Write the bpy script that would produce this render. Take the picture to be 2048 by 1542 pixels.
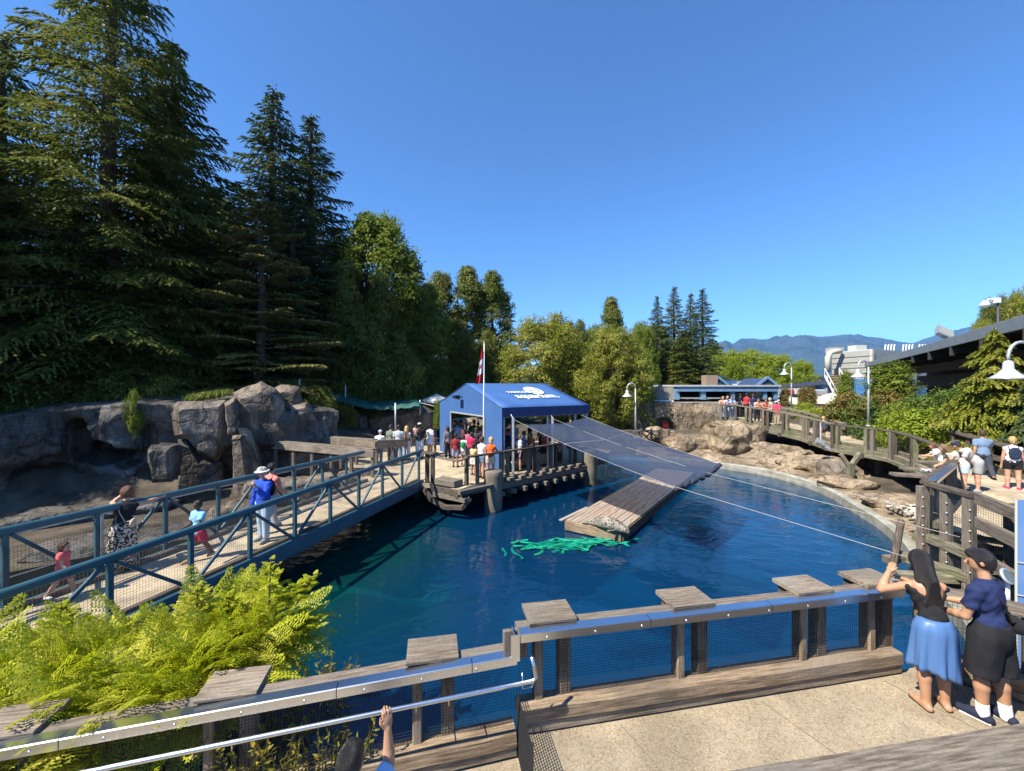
import bpy, bmesh, math, random
import numpy as np
from mathutils import Vector, Matrix, noise

for _o in list(bpy.data.objects):
    bpy.data.objects.remove(_o)
sc = bpy.context.scene
col = sc.collection
rad = math.radians
random.seed(7)
rng = np.random.default_rng(7)

# ------------------------------------------------------------------ camera
F, CU, CV, CAMZ = 830.0, 1024.0, 771.0, 3.55      # focal length and centre in photo pixels, eye height above the near deck


def P(u, v, d):
    """World point seen at photo pixel (u, v) at distance d along the view axis."""
    return Vector(((u - CU) / F * d, d, CAMZ - (v - CV) / F * d))


def G(u, v, z):
    """World point at height z seen at photo pixel (u, v)."""
    return P(u, v, F * (CAMZ - z) / (v - CV))


cam_data = bpy.data.cameras.new('camera')
cam = bpy.data.objects.new('camera', cam_data)
col.objects.link(cam)
cam.location = (0, 0, CAMZ)
cam.rotation_euler = (rad(90), 0, 0)
cam_data.sensor_width = 36.0
cam_data.lens = 36.0 * F / 2048.0
cam_data.clip_start = 0.05
cam_data.clip_end = 30000
sc.camera = cam

# ------------------------------------------------------------------ sky and sun
SUN_EL = 50.0
SUN_AZ = (-0.845, -0.535)                            # direction towards the sun on the ground
_n = math.hypot(*SUN_AZ)
SUN = Vector((SUN_AZ[0] / _n * math.cos(rad(SUN_EL)), SUN_AZ[1] / _n * math.cos(rad(SUN_EL)), math.sin(rad(SUN_EL))))
world = bpy.data.worlds.new('World')
sc.world = world
world.use_nodes = True
_nt = world.node_tree
_bg = _nt.nodes['Background']
_sky = _nt.nodes.new('ShaderNodeTexSky')
_sky.sky_type = 'NISHITA'
_sky.sun_disc = False
_sky.sun_elevation = rad(SUN_EL)
_sky.sun_rotation = math.atan2(SUN.x, SUN.y)
_sky.altitude = 1000
_sky.air_density = 1.0
_sky.dust_density = 0.0
_sky.ozone_density = 10.0
_wb = _nt.nodes.new('ShaderNodeMix')               # white balance of the whole sky
_wb.data_type = 'RGBA'; _wb.blend_type = 'MULTIPLY'; _wb.inputs[0].default_value = 1.0
_wb.inputs[7].default_value = (0.80, 0.98, 1.04, 1)
_nt.links.new(_sky.outputs[0], _wb.inputs[6])
_nt.links.new(_wb.outputs[2], _bg.inputs[0])
_bg.inputs[1].default_value = 0.12
sun_data = bpy.data.lights.new('sun', 'SUN')
sun_data.energy = 5.0
sun_data.angle = rad(0.53)
sun_data.color = (1.0, 0.93, 0.80)
sun = bpy.data.objects.new('sun', sun_data)
col.objects.link(sun)
sun.rotation_euler = SUN.to_track_quat('Z', 'Y').to_euler()
sun.location = (-30, -12, 40)
sc.view_settings.view_transform = 'Standard'
sc.view_settings.look = 'None'
sc.view_settings.gamma = 1.0
sc.view_settings.use_curve_mapping = False
sc.view_settings.exposure = 1.0
sc.cycles.transparent_max_bounces = 16
sc.cycles.max_bounces = 6
sc.cycles.diffuse_bounces = 3
sc.cycles.glossy_bounces = 3
sc.cycles.caustics_reflective = False
sc.cycles.caustics_refractive = False

# ------------------------------------------------------------------ materials
MATS = {}


def _mat(name):
    m = bpy.data.materials.new(name)
    m.use_nodes = True
    nt = m.node_tree
    for n in list(nt.nodes):
        nt.nodes.remove(n)
    out = nt.nodes.new('ShaderNodeOutputMaterial')
    MATS[name] = m
    return m, nt, out


def mat(name, c1, c2=None, scale=4.0, stretch=(1, 1, 1), rough=0.7, metal=0.0, bump=0.0, bscale=None, spec=0.35,
        detail=6.0, c3=None, fine=0.0, lo=0.35, hi=0.65, distort=0.0, stain=0.0):
    """Principled surface whose colour runs between c1 and c2 (and c3 in patches) along a stretched noise."""
    if name in MATS:
        return MATS[name]
    m, nt, out = _mat(name)
    N, L = nt.nodes, nt.links
    b = N.new('ShaderNodeBsdfPrincipled')
    L.new(b.outputs[0], out.inputs[0])
    b.inputs['Roughness'].default_value = rough
    b.inputs['Metallic'].default_value = metal
    b.inputs['Specular IOR Level'].default_value = spec
    b.inputs['Base Color'].default_value = (*c1, 1)
    if c2 is None and bump == 0:
        return m
    tc = N.new('ShaderNodeTexCoord')
    oi = N.new('ShaderNodeObjectInfo')
    mp = N.new('ShaderNodeMapping')
    mp.inputs['Scale'].default_value = stretch
    add = N.new('ShaderNodeVectorMath'); add.operation = 'ADD'
    mul = N.new('ShaderNodeVectorMath'); mul.operation = 'SCALE'
    cmb = N.new('ShaderNodeCombineXYZ')
    for i in range(3):
        L.new(oi.outputs['Random'], cmb.inputs[i])
    L.new(cmb.outputs[0], mul.inputs[0]); mul.inputs['Scale'].default_value = 37.0
    L.new(tc.outputs['Object'], add.inputs[0]); L.new(mul.outputs[0], add.inputs[1])
    L.new(add.outputs[0], mp.inputs[0])
    nz = N.new('ShaderNodeTexNoise')
    nz.inputs['Scale'].default_value = scale
    nz.inputs['Detail'].default_value = detail
    nz.inputs['Distortion'].default_value = distort
    L.new(mp.outputs[0], nz.inputs['Vector'])
    if c2 is not None:
        cr = N.new('ShaderNodeValToRGB')
        cr.color_ramp.elements[0].position = lo
        cr.color_ramp.elements[1].position = hi
        cr.color_ramp.elements[0].color = (*c1, 1)
        cr.color_ramp.elements[1].color = (*c2, 1)
        L.new(nz.outputs['Fac'], cr.inputs[0])
        last = cr.outputs[0]
        if c3 is not None:
            n2 = N.new('ShaderNodeTexNoise')
            n2.inputs['Scale'].default_value = scale * 0.27
            n2.inputs['Detail'].default_value = 4
            L.new(add.outputs[0], n2.inputs['Vector'])
            c = N.new('ShaderNodeValToRGB')
            c.color_ramp.elements[0].position = 0.5
            c.color_ramp.elements[1].position = 0.68
            L.new(n2.outputs['Fac'], c.inputs[0])
            mx = N.new('ShaderNodeMix'); mx.data_type = 'RGBA'
            L.new(c.outputs[0], mx.inputs[0])
            L.new(last, mx.inputs[6]); mx.inputs[7].default_value = (*c3, 1)
            last = mx.outputs[2]
        if fine > 0:
            n3 = N.new('ShaderNodeTexNoise')
            n3.inputs['Scale'].default_value = scale * 14
            n3.inputs['Detail'].default_value = 3
            L.new(add.outputs[0], n3.inputs['Vector'])
            mr = N.new('ShaderNodeMapRange')
            mr.inputs[1].default_value = 0.3; mr.inputs[2].default_value = 0.7
            mr.inputs[3].default_value = 1 - fine; mr.inputs[4].default_value = 1 + fine
            L.new(n3.outputs['Fac'], mr.inputs[0])
            vm = N.new('ShaderNodeVectorMath'); vm.operation = 'SCALE'
            L.new(last, vm.inputs[0]); L.new(mr.outputs[0], vm.inputs['Scale'])
            last = vm.outputs[0]
        if stain > 0:
            n5 = N.new('ShaderNodeTexNoise'); n5.inputs['Scale'].default_value = 1.1; n5.inputs['Detail'].default_value = 7; n5.inputs['Distortion'].default_value = .8
            L.new(add.outputs[0], n5.inputs['Vector'])
            ms = N.new('ShaderNodeMapRange'); ms.inputs[1].default_value = .36; ms.inputs[2].default_value = .6; ms.inputs[3].default_value = 1 - stain; ms.inputs[4].default_value = 1.04
            L.new(n5.outputs['Fac'], ms.inputs[0])
            vs_ = N.new('ShaderNodeVectorMath'); vs_.operation = 'SCALE'; L.new(last, vs_.inputs[0]); L.new(ms.outputs[0], vs_.inputs['Scale'])
            last = vs_.outputs[0]
        L.new(last, b.inputs['Base Color'])
    if bump > 0:
        bp = N.new('ShaderNodeBump')
        bp.inputs['Strength'].default_value = min(1.0, bump)
        bp.inputs['Distance'].default_value = 0.02 * max(1.0, bump)
        if bscale:
            nb = N.new('ShaderNodeTexNoise')
            nb.inputs['Scale'].default_value = bscale
            nb.inputs['Detail'].default_value = 5
            L.new(mp.outputs[0], nb.inputs['Vector'])
            L.new(nb.outputs['Fac'], bp.inputs['Height'])
        else:
            L.new(nz.outputs['Fac'], bp.inputs['Height'])
        L.new(bp.outputs[0], b.inputs['Normal'])
    return m


def leafmat(name, ca, cb, cc, trans=0.3, scale=1.2):
    """Leaf colour varies from leaf to leaf and in patches; some light comes through."""
    m, nt, out = _mat(name)
    N, L = nt.nodes, nt.links
    ge = N.new('ShaderNodeNewGeometry')
    tc = N.new('ShaderNodeTexCoord')
    nz = N.new('ShaderNodeTexNoise'); nz.inputs['Scale'].default_value = scale; nz.inputs['Detail'].default_value = 3
    L.new(tc.outputs['Object'], nz.inputs['Vector'])
    cr = N.new('ShaderNodeValToRGB')
    cr.color_ramp.elements[0].color = (*ca, 1); cr.color_ramp.elements[1].color = (*cb, 1)
    L.new(ge.outputs['Random Per Island'], cr.inputs[0])
    c2 = N.new('ShaderNodeValToRGB')
    c2.color_ramp.elements[0].position = 0.45; c2.color_ramp.elements[1].position = 0.7
    L.new(nz.outputs['Fac'], c2.inputs[0])
    mx = N.new('ShaderNodeMix'); mx.data_type = 'RGBA'
    L.new(c2.outputs[0], mx.inputs[0]); L.new(cr.outputs[0], mx.inputs[6]); mx.inputs[7].default_value = (*cc, 1)
    d = N.new('ShaderNodeBsdfPrincipled'); d.inputs['Roughness'].default_value = 0.55
    d.inputs['Specular IOR Level'].default_value = 0.25
    t = N.new('ShaderNodeBsdfTranslucent')
    s = N.new('ShaderNodeMixShader'); s.inputs[0].default_value = trans
    L.new(mx.outputs[2], d.inputs['Base Color']); L.new(mx.outputs[2], t.inputs[0])
    L.new(d.outputs[0], s.inputs[1]); L.new(t.outputs[0], s.inputs[2])
    L.new(s.outputs[0], out.inputs[0])
    return m


# ------------------------------------------------------------------ mesh building
class MB:
    def __init__(s):
        s.v = []; s.f = []; s.mi = []

    def add(s, vs, fs, m=0):
        k = len(s.v)
        s.v.extend([tuple(q) for q in vs])
        s.f.extend([tuple(i + k for i in f) for f in fs])
        s.mi.extend([m] * len(fs))
        return s

    def box(s, c, size, rot=None, m=0):
        c = Vector(c); x, y, z = [q / 2 for q in size]
        vs = [Vector((a * x, b * y, e * z)) for a in (-1, 1) for b in (-1, 1) for e in (-1, 1)]
        if rot is not None:
            vs = [rot @ q for q in vs]
        return s.add([c + q for q in vs], [(0, 1, 3, 2), (4, 6, 7, 5), (0, 4, 5, 1), (2, 3, 7, 6), (0, 2, 6, 4), (1, 5, 7, 3)], m)

    def bar(s, a, b, w, h, up=(0, 0, 1), m=0):
        a = Vector(a); b = Vector(b); x = (b - a)
        L = x.length; x.normalize(); up = Vector(up)
        y = up.cross(x)
        if y.length < 1e-4:
            y = Vector((0, 1, 0)).cross(x)
        y.normalize(); z = x.cross(y)
        rot = Matrix((x, y, z)).transposed()
        return s.box((a + b) / 2, (L, w, h), rot, m)

    def tube(s, pts, r, n=8, cap=True, m=0):
        pts = [Vector(p) for p in pts]
        rs = r if isinstance(r, (list, tuple)) else [r] * len(pts)
        vs = []; fs = []
        ref = None
        for i, p in enumerate(pts):
            t = (pts[min(i + 1, len(pts) - 1)] - pts[max(i - 1, 0)]).normalized()
            if ref is None:
                ref = Vector((0, 0, 1)) if abs(t.z) < 0.9 else Vector((1, 0, 0))
            y = ref.cross(t).normalized(); z = t.cross(y); ref = z
            for k in range(n):
                a = 2 * math.pi * k / n
                vs.append(p + y * (math.cos(a) * rs[i]) + z * (math.sin(a) * rs[i]))
        for i in range(len(pts) - 1):
            for k in range(n):
                a = i * n + k; b = i * n + (k + 1) % n
                fs.append((a, b, b + n, a + n))
        if cap:
            fs.append(tuple(range(n - 1, -1, -1))); fs.append(tuple(range((len(pts) - 1) * n, len(pts) * n)))
        return s.add(vs, fs, m)

    def lathe(s, prof, c, n=16, m=0, sx=1.0, sy=1.0):
        c = Vector(c); vs = []; fs = []
        for r, z in prof:
            for k in range(n):
                a = 2 * math.pi * k / n
                vs.append(c + Vector((r * math.cos(a) * sx, r * math.sin(a) * sy, z)))
        for i in range(len(prof) - 1):
            for k in range(n):
                a = i * n + k; b = i * n + (k + 1) % n
                fs.append((a, b, b + n, a + n))
        return s.add(vs, fs, m)

    def prism(s, poly, off, m=0):
        """Closed solid: polygon extruded by the vector off."""
        n = len(poly); off = Vector(off)
        vs = [Vector(p) for p in poly] + [Vector(p) + off for p in poly]
        fs = [tuple(range(n - 1, -1, -1)), tuple(range(n, 2 * n))]
        fs += [(i, (i + 1) % n, n + (i + 1) % n, n + i) for i in range(n)]
        return s.add(vs, fs, m)

    def mesh(s, name):
        me = bpy.data.meshes.new(name)
        me.from_pydata(s.v, [], s.f)
        if any(s.mi):
            me.polygons.foreach_set('material_index', s.mi)
        me.update()
        return me

    def build(s, name, mats, parent=None, smooth=False):
        return obj(name, s.mesh(name), mats, parent, smooth)


def obj(name, me, mats, parent=None, smooth=False, basis=None):
    o = bpy.data.objects.new(name, me)
    col.objects.link(o)
    if mats is not None and len(me.materials) == 0:
        for m in (mats if isinstance(mats, (list, tuple)) else [mats]):
            me.materials.append(m)
    if smooth:
        me.polygons.foreach_set('use_smooth', [True] * len(me.polygons))
    if parent is not None:
        o.parent = parent
        p = parent; mw = p.matrix_basis.copy()
        while p.parent:
            mw = p.parent.matrix_basis @ p.matrix_parent_inverse @ mw; p = p.parent
        o.matrix_parent_inverse = mw.inverted()
    if basis is not None:
        o.matrix_basis = basis
    return o


def tag(o, label=None, cat=None, group=None, kind=None):
    if label: o['label'] = label
    if cat: o['category'] = cat
    if group: o['group'] = group
    if kind: o['kind'] = kind
    return o


def thing(name, label, cat, loc=(0, 0, 0), group=None):
    o = bpy.data.objects.new(name, None)
    col.objects.link(o)
    o.empty_display_size = 0.2
    o.location = loc
    o.matrix_basis = Matrix.Translation(Vector(loc))
    return tag(o, label, cat, group)


def struct(o):
    o['kind'] = 'structure'
    return o


def copy_tree(root, basis, label=None, group=None):
    c = root.copy(); col.objects.link(c)
    c.matrix_basis = basis
    if label: c['label'] = label
    if group: c['group'] = group
    for ch in root.children:
        d = ch.copy(); col.objects.link(d); d.parent = c
        for g in ch.children:
            e = g.copy(); col.objects.link(e); e.parent = d
    return c


_bc = {}


def beam(name, a, b, w, h, m, parent, up=(0, 0, 1), ch=0.012, over=0.0, warp=0.0):
    """A timber or steel member from a to b with chamfered long edges; its own X axis runs along the grain."""
    a = Vector(a); b = Vector(b); x = b - a
    L = x.length; x.normalize()
    if over:
        a = a - x * over; b = b + x * over; L += 2 * over
    up = Vector(up); y = up.cross(x)
    if y.length < 1e-3:
        y = Vector((0, 1, 0)).cross(x) if abs(x.y) < 0.9 else Vector((1, 0, 0)).cross(x)
    y.normalize(); z = x.cross(y)
    key = (round(L, 2), round(w, 3), round(h, 3), m.name, warp > 0)
    me = _bc.get(key)
    if me is None:
        c = min(ch, w * .3, h * .3); hw, hh = w / 2, h / 2
        ring = [(-hw + c, -hh), (hw - c, -hh), (hw, -hh + c), (hw, hh - c), (hw - c, hh), (-hw + c, hh), (-hw, hh - c), (-hw, -hh + c)]
        ns = 2 if warp <= 0 else max(2, int(L / 0.3) + 1)
        vs = []; fs = []
        for i in range(ns):
            t = i / (ns - 1)
            wob = (noise.noise(Vector((t * L * 1.7, w * 31, 3))) * warp, noise.noise(Vector((t * L * 1.7, h * 17, 9))) * warp) if warp else (0, 0)
            for p, q in ring:
                vs.append((-L / 2 + t * L, p + wob[0], q + wob[1]))
        for i in range(ns - 1):
            for k in range(8):
                fs.append((i * 8 + k, i * 8 + (k + 1) % 8, (i + 1) * 8 + (k + 1) % 8, (i + 1) * 8 + k))
        fs.append(tuple(range(7, -1, -1))); fs.append(tuple(range((ns - 1) * 8, ns * 8)))
        me = bpy.data.meshes.new(name); me.from_pydata(vs, [], fs); me.update(); me.materials.append(m)
        _bc[key] = me
    mid = (a + b) / 2
    M = Matrix((x, y, z)).transposed().to_4x4(); M.translation = mid
    return obj(name, me, None, parent, basis=M)


def npmesh(name, V, Q):
    """Mesh from an (n,3) vertex array and an (m,k) face array."""
    me = bpy.data.meshes.new(name)
    V = np.asarray(V, np.float32); Q = np.asarray(Q, np.int32)
    me.vertices.add(len(V)); me.vertices.foreach_set('co', V.ravel())
    k = Q.shape[1]
    me.loops.add(Q.size); me.loops.foreach_set('vertex_index', Q.ravel())
    me.polygons.add(len(Q))
    me.polygons.foreach_set('loop_start', np.arange(0, Q.size, k, dtype=np.int32))
    me.polygons.foreach_set('loop_total', np.full(len(Q), k, np.int32))
    me.update(calc_edges=True)
    return me


def wires(name, o0, ex, ey, L, H, sp, r, m, parent, kind=True):
    """Welded wire mesh: straight wires in both directions over a rectangle o0 + ex*L x ey*H."""
    o0 = Vector(o0); ex = Vector(ex).normalized(); ey = Vector(ey)
    hn = ey.normalized(); n = ex.cross(hn).normalized()
    mb = MB()

    def w(a, b, s):
        # three sided wire
        q = [s * r, -s * r * .5 + n * r * .9, -s * r * .5 - n * r * .9]
        mb.add([a + k for k in q] + [b + k for k in q], [(0, 1, 4, 3), (1, 2, 5, 4), (2, 0, 3, 5)])
    k = int(L / sp)
    for i in range(k + 1):
        p = o0 + ex * (i * L / k)
        w(p, p + hn * H, ex)
    k = int(H / sp)
    for i in range(k + 1):
        p = o0 + hn * (i * H / k)
        w(p, p + ex * L, hn)
    o = mb.build(name, m, parent)
    o['kind'] = 'stuff'
    return o


# ------------------------------------------------------------------ palette
WOOD = mat('weathered_timber', (0.10, 0.080, 0.062), (0.24, 0.20, 0.16), 3.0, (1.2, 14, 14), 0.85, bump=.5, c3=(0.17, 0.15, 0.125), fine=.12, spec=.15)
WOOD_PALE = mat('sunbleached_timber', (0.155, 0.12, 0.088), (0.32, 0.265, 0.205), 3.0, (1.2, 16, 16), 0.85, bump=.6, c3=(0.25, 0.22, 0.18), fine=.12, spec=.15, stain=.3)
WOOD_WARM = mat('worn_brown_timber', (0.16, 0.11, 0.068), (0.36, 0.27, 0.18), 3.0, (1.0, 12, 12), 0.8, bump=.5, c3=(0.25, 0.2, 0.15), fine=.12, spec=.2, stain=.35)
WOOD_DARK = mat('dark_timber', (0.045, 0.037, 0.03), (0.14, 0.115, 0.092), 3.0, (1.2, 14, 14), 0.85, bump=.5, fine=.15, spec=.15)
WOOD_MOSS = mat('mossy_timber', (0.09, 0.085, 0.06), (0.26, 0.235, 0.17), 3.0, (1.2, 12, 12), 0.9, bump=.5, c3=(0.11, 0.125, 0.06), fine=.15, spec=.1)
STEEL = mat('brushed_steel', (0.60, 0.61, 0.63), (0.74, 0.75, 0.77), 5, (1, 30, 30), 0.28, metal=1.0, spec=.5)
GALV = mat('galvanised_steel', (0.42, 0.44, 0.45), (0.56, 0.58, 0.59), 9, rough=.5, metal=.5)
BLUE_STEEL = mat('blue_painted_steel', (0.024, 0.080, 0.110), (0.038, 0.105, 0.142), 3, rough=.42, spec=.5, c3=(0.03, 0.088, 0.118))
BLACK_WIRE = mat('black_wire', (0.025, 0.026, 0.028), rough=.5)
GREY_WIRE = mat('grey_wire', (0.13, 0.13, 0.125), rough=.5, metal=.3)
CONC = mat('exposed_aggregate_concrete', (0.24, 0.19, 0.125), (0.435, 0.36, 0.255), 60, (1, 1, 1), .9, bump=.25, c3=(0.36, 0.305, 0.225), fine=.3, spec=.15, stain=.28)
CONC_B = mat('beige_concrete', (0.42, 0.34, 0.225), (0.52, 0.425, 0.295), 9, rough=.9, bump=.2, bscale=60, c3=(0.30, 0.255, 0.19), fine=.06, spec=.15, stain=.25)
CONC_G = mat('grey_concrete', (0.20, 0.185, 0.155), (0.30, 0.275, 0.235), 3, rough=.9, bump=.3, bscale=30, c3=(0.16, 0.145, 0.12), fine=.1)


def rockmat(name, ca, cb, cc, scale=1.0, crack=.5):
    """Cast-rock surface: patchy colour, dark crack lines, vertical weather streaks and multi-scale relief."""
    m, nt, out = _mat(name)
    N, L = nt.nodes, nt.links
    ge = N.new('ShaderNodeNewGeometry')
    b = N.new('ShaderNodeBsdfPrincipled'); b.inputs['Roughness'].default_value = .95; b.inputs['Specular IOR Level'].default_value = .1
    L.new(b.outputs[0], out.inputs[0])

    def nz(sc_, det, stretch=None, dist=0.0):
        n = N.new('ShaderNodeTexNoise'); n.inputs['Scale'].default_value = sc_; n.inputs['Detail'].default_value = det; n.inputs['Distortion'].default_value = dist
        if stretch:
            mp = N.new('ShaderNodeMapping'); mp.inputs['Scale'].default_value = stretch; L.new(ge.outputs['Position'], mp.inputs[0]); L.new(mp.outputs[0], n.inputs['Vector'])
        else: L.new(ge.outputs['Position'], n.inputs['Vector'])
        return n

    def ramp(sock, p0, p1, c0=(0, 0, 0), c1=(1, 1, 1)):
        r = N.new('ShaderNodeValToRGB'); r.color_ramp.elements[0].position = p0; r.color_ramp.elements[1].position = p1
        r.color_ramp.elements[0].color = (*c0, 1); r.color_ramp.elements[1].color = (*c1, 1); L.new(sock, r.inputs[0]); return r.outputs[0]

    def mixc(f, a, bb, mode='MIX'):
        x = N.new('ShaderNodeMix'); x.data_type = 'RGBA'; x.blend_type = mode
        if isinstance(f, float): x.inputs[0].default_value = f
        else: L.new(f, x.inputs[0])
        for k, v in ((6, a), (7, bb)):
            if isinstance(v, tuple): x.inputs[k].default_value = (*v, 1)
            else: L.new(v, x.inputs[k])
        return x.outputs[2]
    base = ramp(nz(.9 * scale, 8, None, .4).outputs['Fac'], .35, .66, ca, cb)
    base = mixc(ramp(nz(.35 * scale, 5).outputs['Fac'], .5, .66), base, cc)
    streak = ramp(nz(2.2 * scale, 4, (1, 1, .12)).outputs['Fac'], .5, .72)
    base = mixc(streak, base, tuple(x * .45 for x in ca))
    wp = nz(1.3 * scale, 4)
    add = N.new('ShaderNodeVectorMath'); add.operation = 'MULTIPLY_ADD'; add.inputs[1].default_value = (.9, .9, .9)
    L.new(wp.outputs['Color'], add.inputs[0]); L.new(ge.outputs['Position'], add.inputs[2])
    vo = N.new('ShaderNodeTexVoronoi'); vo.feature = 'DISTANCE_TO_EDGE'; vo.inputs['Scale'].default_value = .55 * scale; L.new(add.outputs[0], vo.inputs['Vector'])
    ck = ramp(vo.outputs['Distance'], .0, .035)
    inv = N.new('ShaderNodeInvert'); L.new(ck, inv.inputs[1])
    ckf = N.new('ShaderNodeMath'); ckf.operation = 'MULTIPLY'; ckf.inputs[1].default_value = crack; L.new(inv.outputs[0], ckf.inputs[0])
    base = mixc(ckf.outputs[0], base, tuple(x * .25 for x in ca))
    mpj = N.new('ShaderNodeMapping'); mpj.inputs['Scale'].default_value = (1.0, 1.0, .22); L.new(add.outputs[0], mpj.inputs[0])
    vj = N.new('ShaderNodeTexVoronoi'); vj.feature = 'DISTANCE_TO_EDGE'; vj.inputs['Scale'].default_value = .8 * scale; L.new(mpj.outputs[0], vj.inputs['Vector'])
    cj = ramp(vj.outputs['Distance'], .0, .03)
    ij = N.new('ShaderNodeInvert'); L.new(cj, ij.inputs[1])
    jf = N.new('ShaderNodeMath'); jf.operation = 'MULTIPLY'; jf.inputs[1].default_value = crack * .8; L.new(ij.outputs[0], jf.inputs[0])
    base = mixc(jf.outputs[0], base, tuple(x * .3 for x in ca))
    speck = ramp(nz(16 * scale, 3).outputs['Fac'], .35, .65, (.72, .72, .72), (1.2, 1.2, 1.2))
    base = mixc(1.0, base, speck, 'MULTIPLY')
    L.new(base, b.inputs['Base Color'])
    h1 = nz(3.0 * scale, 8, None, .5)
    m1 = N.new('ShaderNodeMath'); m1.operation = 'MULTIPLY_ADD'; m1.inputs[1].default_value = .22; L.new(ck, m1.inputs[0]); L.new(h1.outputs['Fac'], m1.inputs[2])
    m2 = N.new('ShaderNodeMath'); m2.operation = 'MULTIPLY_ADD'; m2.inputs[1].default_value = .18; L.new(cj, m2.inputs[0]); L.new(m1.outputs[0], m2.inputs[2])
    bp = N.new('ShaderNodeBump'); bp.inputs['Strength'].default_value = .9; bp.inputs['Distance'].default_value = .12
    L.new(m2.outputs[0], bp.inputs['Height']); L.new(bp.outputs[0], b.inputs['Normal'])
    return m


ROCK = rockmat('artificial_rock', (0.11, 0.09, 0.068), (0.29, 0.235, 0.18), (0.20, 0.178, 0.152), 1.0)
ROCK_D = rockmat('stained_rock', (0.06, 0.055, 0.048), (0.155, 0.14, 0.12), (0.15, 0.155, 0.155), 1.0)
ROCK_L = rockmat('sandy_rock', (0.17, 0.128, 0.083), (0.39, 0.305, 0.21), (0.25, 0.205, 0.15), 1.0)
BLUE_FAB = mat('blue_tent_fabric', (0.045, 0.115, 0.29), (0.052, 0.13, 0.33), 1.2, rough=.6, bump=.12, bscale=3)
NAVY_FAB = mat('navy_tent_fabric', (0.012, 0.028, 0.10), (0.016, 0.034, 0.12), 2, rough=.6)
WHITE = mat('white_paint', (0.78, 0.78, 0.76), (0.70, 0.70, 0.68), 3, rough=.6)
BLACK = mat('black_plastic', (0.018, 0.018, 0.02), rough=.5)
ROPE = mat('white_rope', (0.62, 0.60, 0.56), (0.45, 0.43, 0.40), 30, rough=.8)
# ================================================================== the setting: ground, pool, mountains
WATER_Z = -1.2
POOL = [(9.65, 9.7), (8.6, 7.9), (7.4, 6.3), (6.2, 4.9), (4.5, 4.3), (0, 3.4), (-5, 2.3), (-9.2, 2.0), (-10.2, 5), (-8.6, 8.5), (-7.2, 13), (-6.2, 17),
        (-5.0, 21.5), (-1.5, 25.5), (4, 27.3), (8.5, 26.3), (10.6, 24.9), (11.9, 23.75), (13.2, 22.2), (13.6, 21.1), (13.75, 19.4),
        (13.45, 17.4), (12.87, 15.8), (12.2, 13.8), (11.4, 12.2), (10.6, 11.0)]
PC = Vector((3.0, 14.0))
NTH = 220


def pool_r(th):
    d = Vector((math.cos(th), math.sin(th)))
    best = 0
    n = len(POOL)
    for i in range(n):
        a = Vector(POOL[i]) - PC; b = Vector(POOL[(i + 1) % n]) - PC
        e = b - a; den = d.x * e.y - d.y * e.x
        if abs(den) < 1e-9: continue
        t = (a.x * e.y - a.y * e.x) / den
        s = (a.x * d.y - a.y * d.x) / den
        if t > 0 and -1e-6 <= s <= 1 + 1e-6: best = max(best, t)
    return best


_pr = np.array([pool_r(2 * math.pi * k / NTH) for k in range(NTH)])
for _ in range(3):
    _pr = (np.roll(_pr, 1) + 2 * _pr + np.roll(_pr, -1)) / 4


def sstep(a, b, x):
    t = min(1, max(0, (x - a) / (b - a)))
    return t * t * (3 - 2 * t)


def terrain(x, y):
    z = -0.55
    z += 0.75 * sstep(22, 34, y)                                    # far plaza
    z -= 0.55 * sstep(13.5, 15, x) * sstep(21, 17, y) * sstep(8, 10, y)
    z += 1.6 * sstep(18.6, 23, x)                                     # planted bank on the right
    left = sstep(-6.0, -8.5, x)
    z = z * (1 - left) + (-1.15 + .25 * sstep(13, 17, y)) * left                             # dry rock pool beside the footbridge
    up = sstep(0, 5, (y - 17) + (-12 - x) * 0.55) * sstep(-5, -10, x)
    z += 2.0 * up                                                   # wooded bank above the rock wall
    z += 1.2 * sstep(-24, -34, x)
    z += 0.06 * noise.noise(Vector((x * .4, y * .4, 0))) * 2
    return z


def build_ground():
    offs = [0.0, 0.35, 0.9, 1.6, 2.6, 4, 6, 8.5, 12, 16, 22, 30, 42, 60, 100, 200, 500, 1500, 4500, 8800]
    vs = []; fs = []
    for i, o in enumerate(offs):
        for k in range(NTH):
            th = 2 * math.pi * k / NTH
            r = _pr[k] + o
            x = PC.x + r * math.cos(th); y = PC.y + r * math.sin(th)
            z = terrain(x, y)
            if i == 0: z = -1.02
            elif i == 1: z = -1.0 * .6 + z * .4
            if 0 < i and o <= 4.0 and x > 5.5 and y > 8: z = min(z, -1.12)
            if o > 60: z = 0.3
            vs.append((x, y, z))
    for i in range(len(offs) - 1):
        for k in range(NTH):
            a = i * NTH + k; b = i * NTH + (k + 1) % NTH
            fs.append((a, b, b + NTH, a + NTH))
    me = bpy.data.meshes.new('ground'); me.from_pydata(vs, [], fs); me.update()
    m = mat('earth_and_paving', (0.055, 0.045, 0.034), (0.12, 0.10, 0.076), 1.2, rough=.95, bump=.4, bscale=9, c3=(0.06, 0.06, 0.04), fine=.2, spec=.1)
    struct(obj('ground', me, m, smooth=True))


build_ground()


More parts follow.
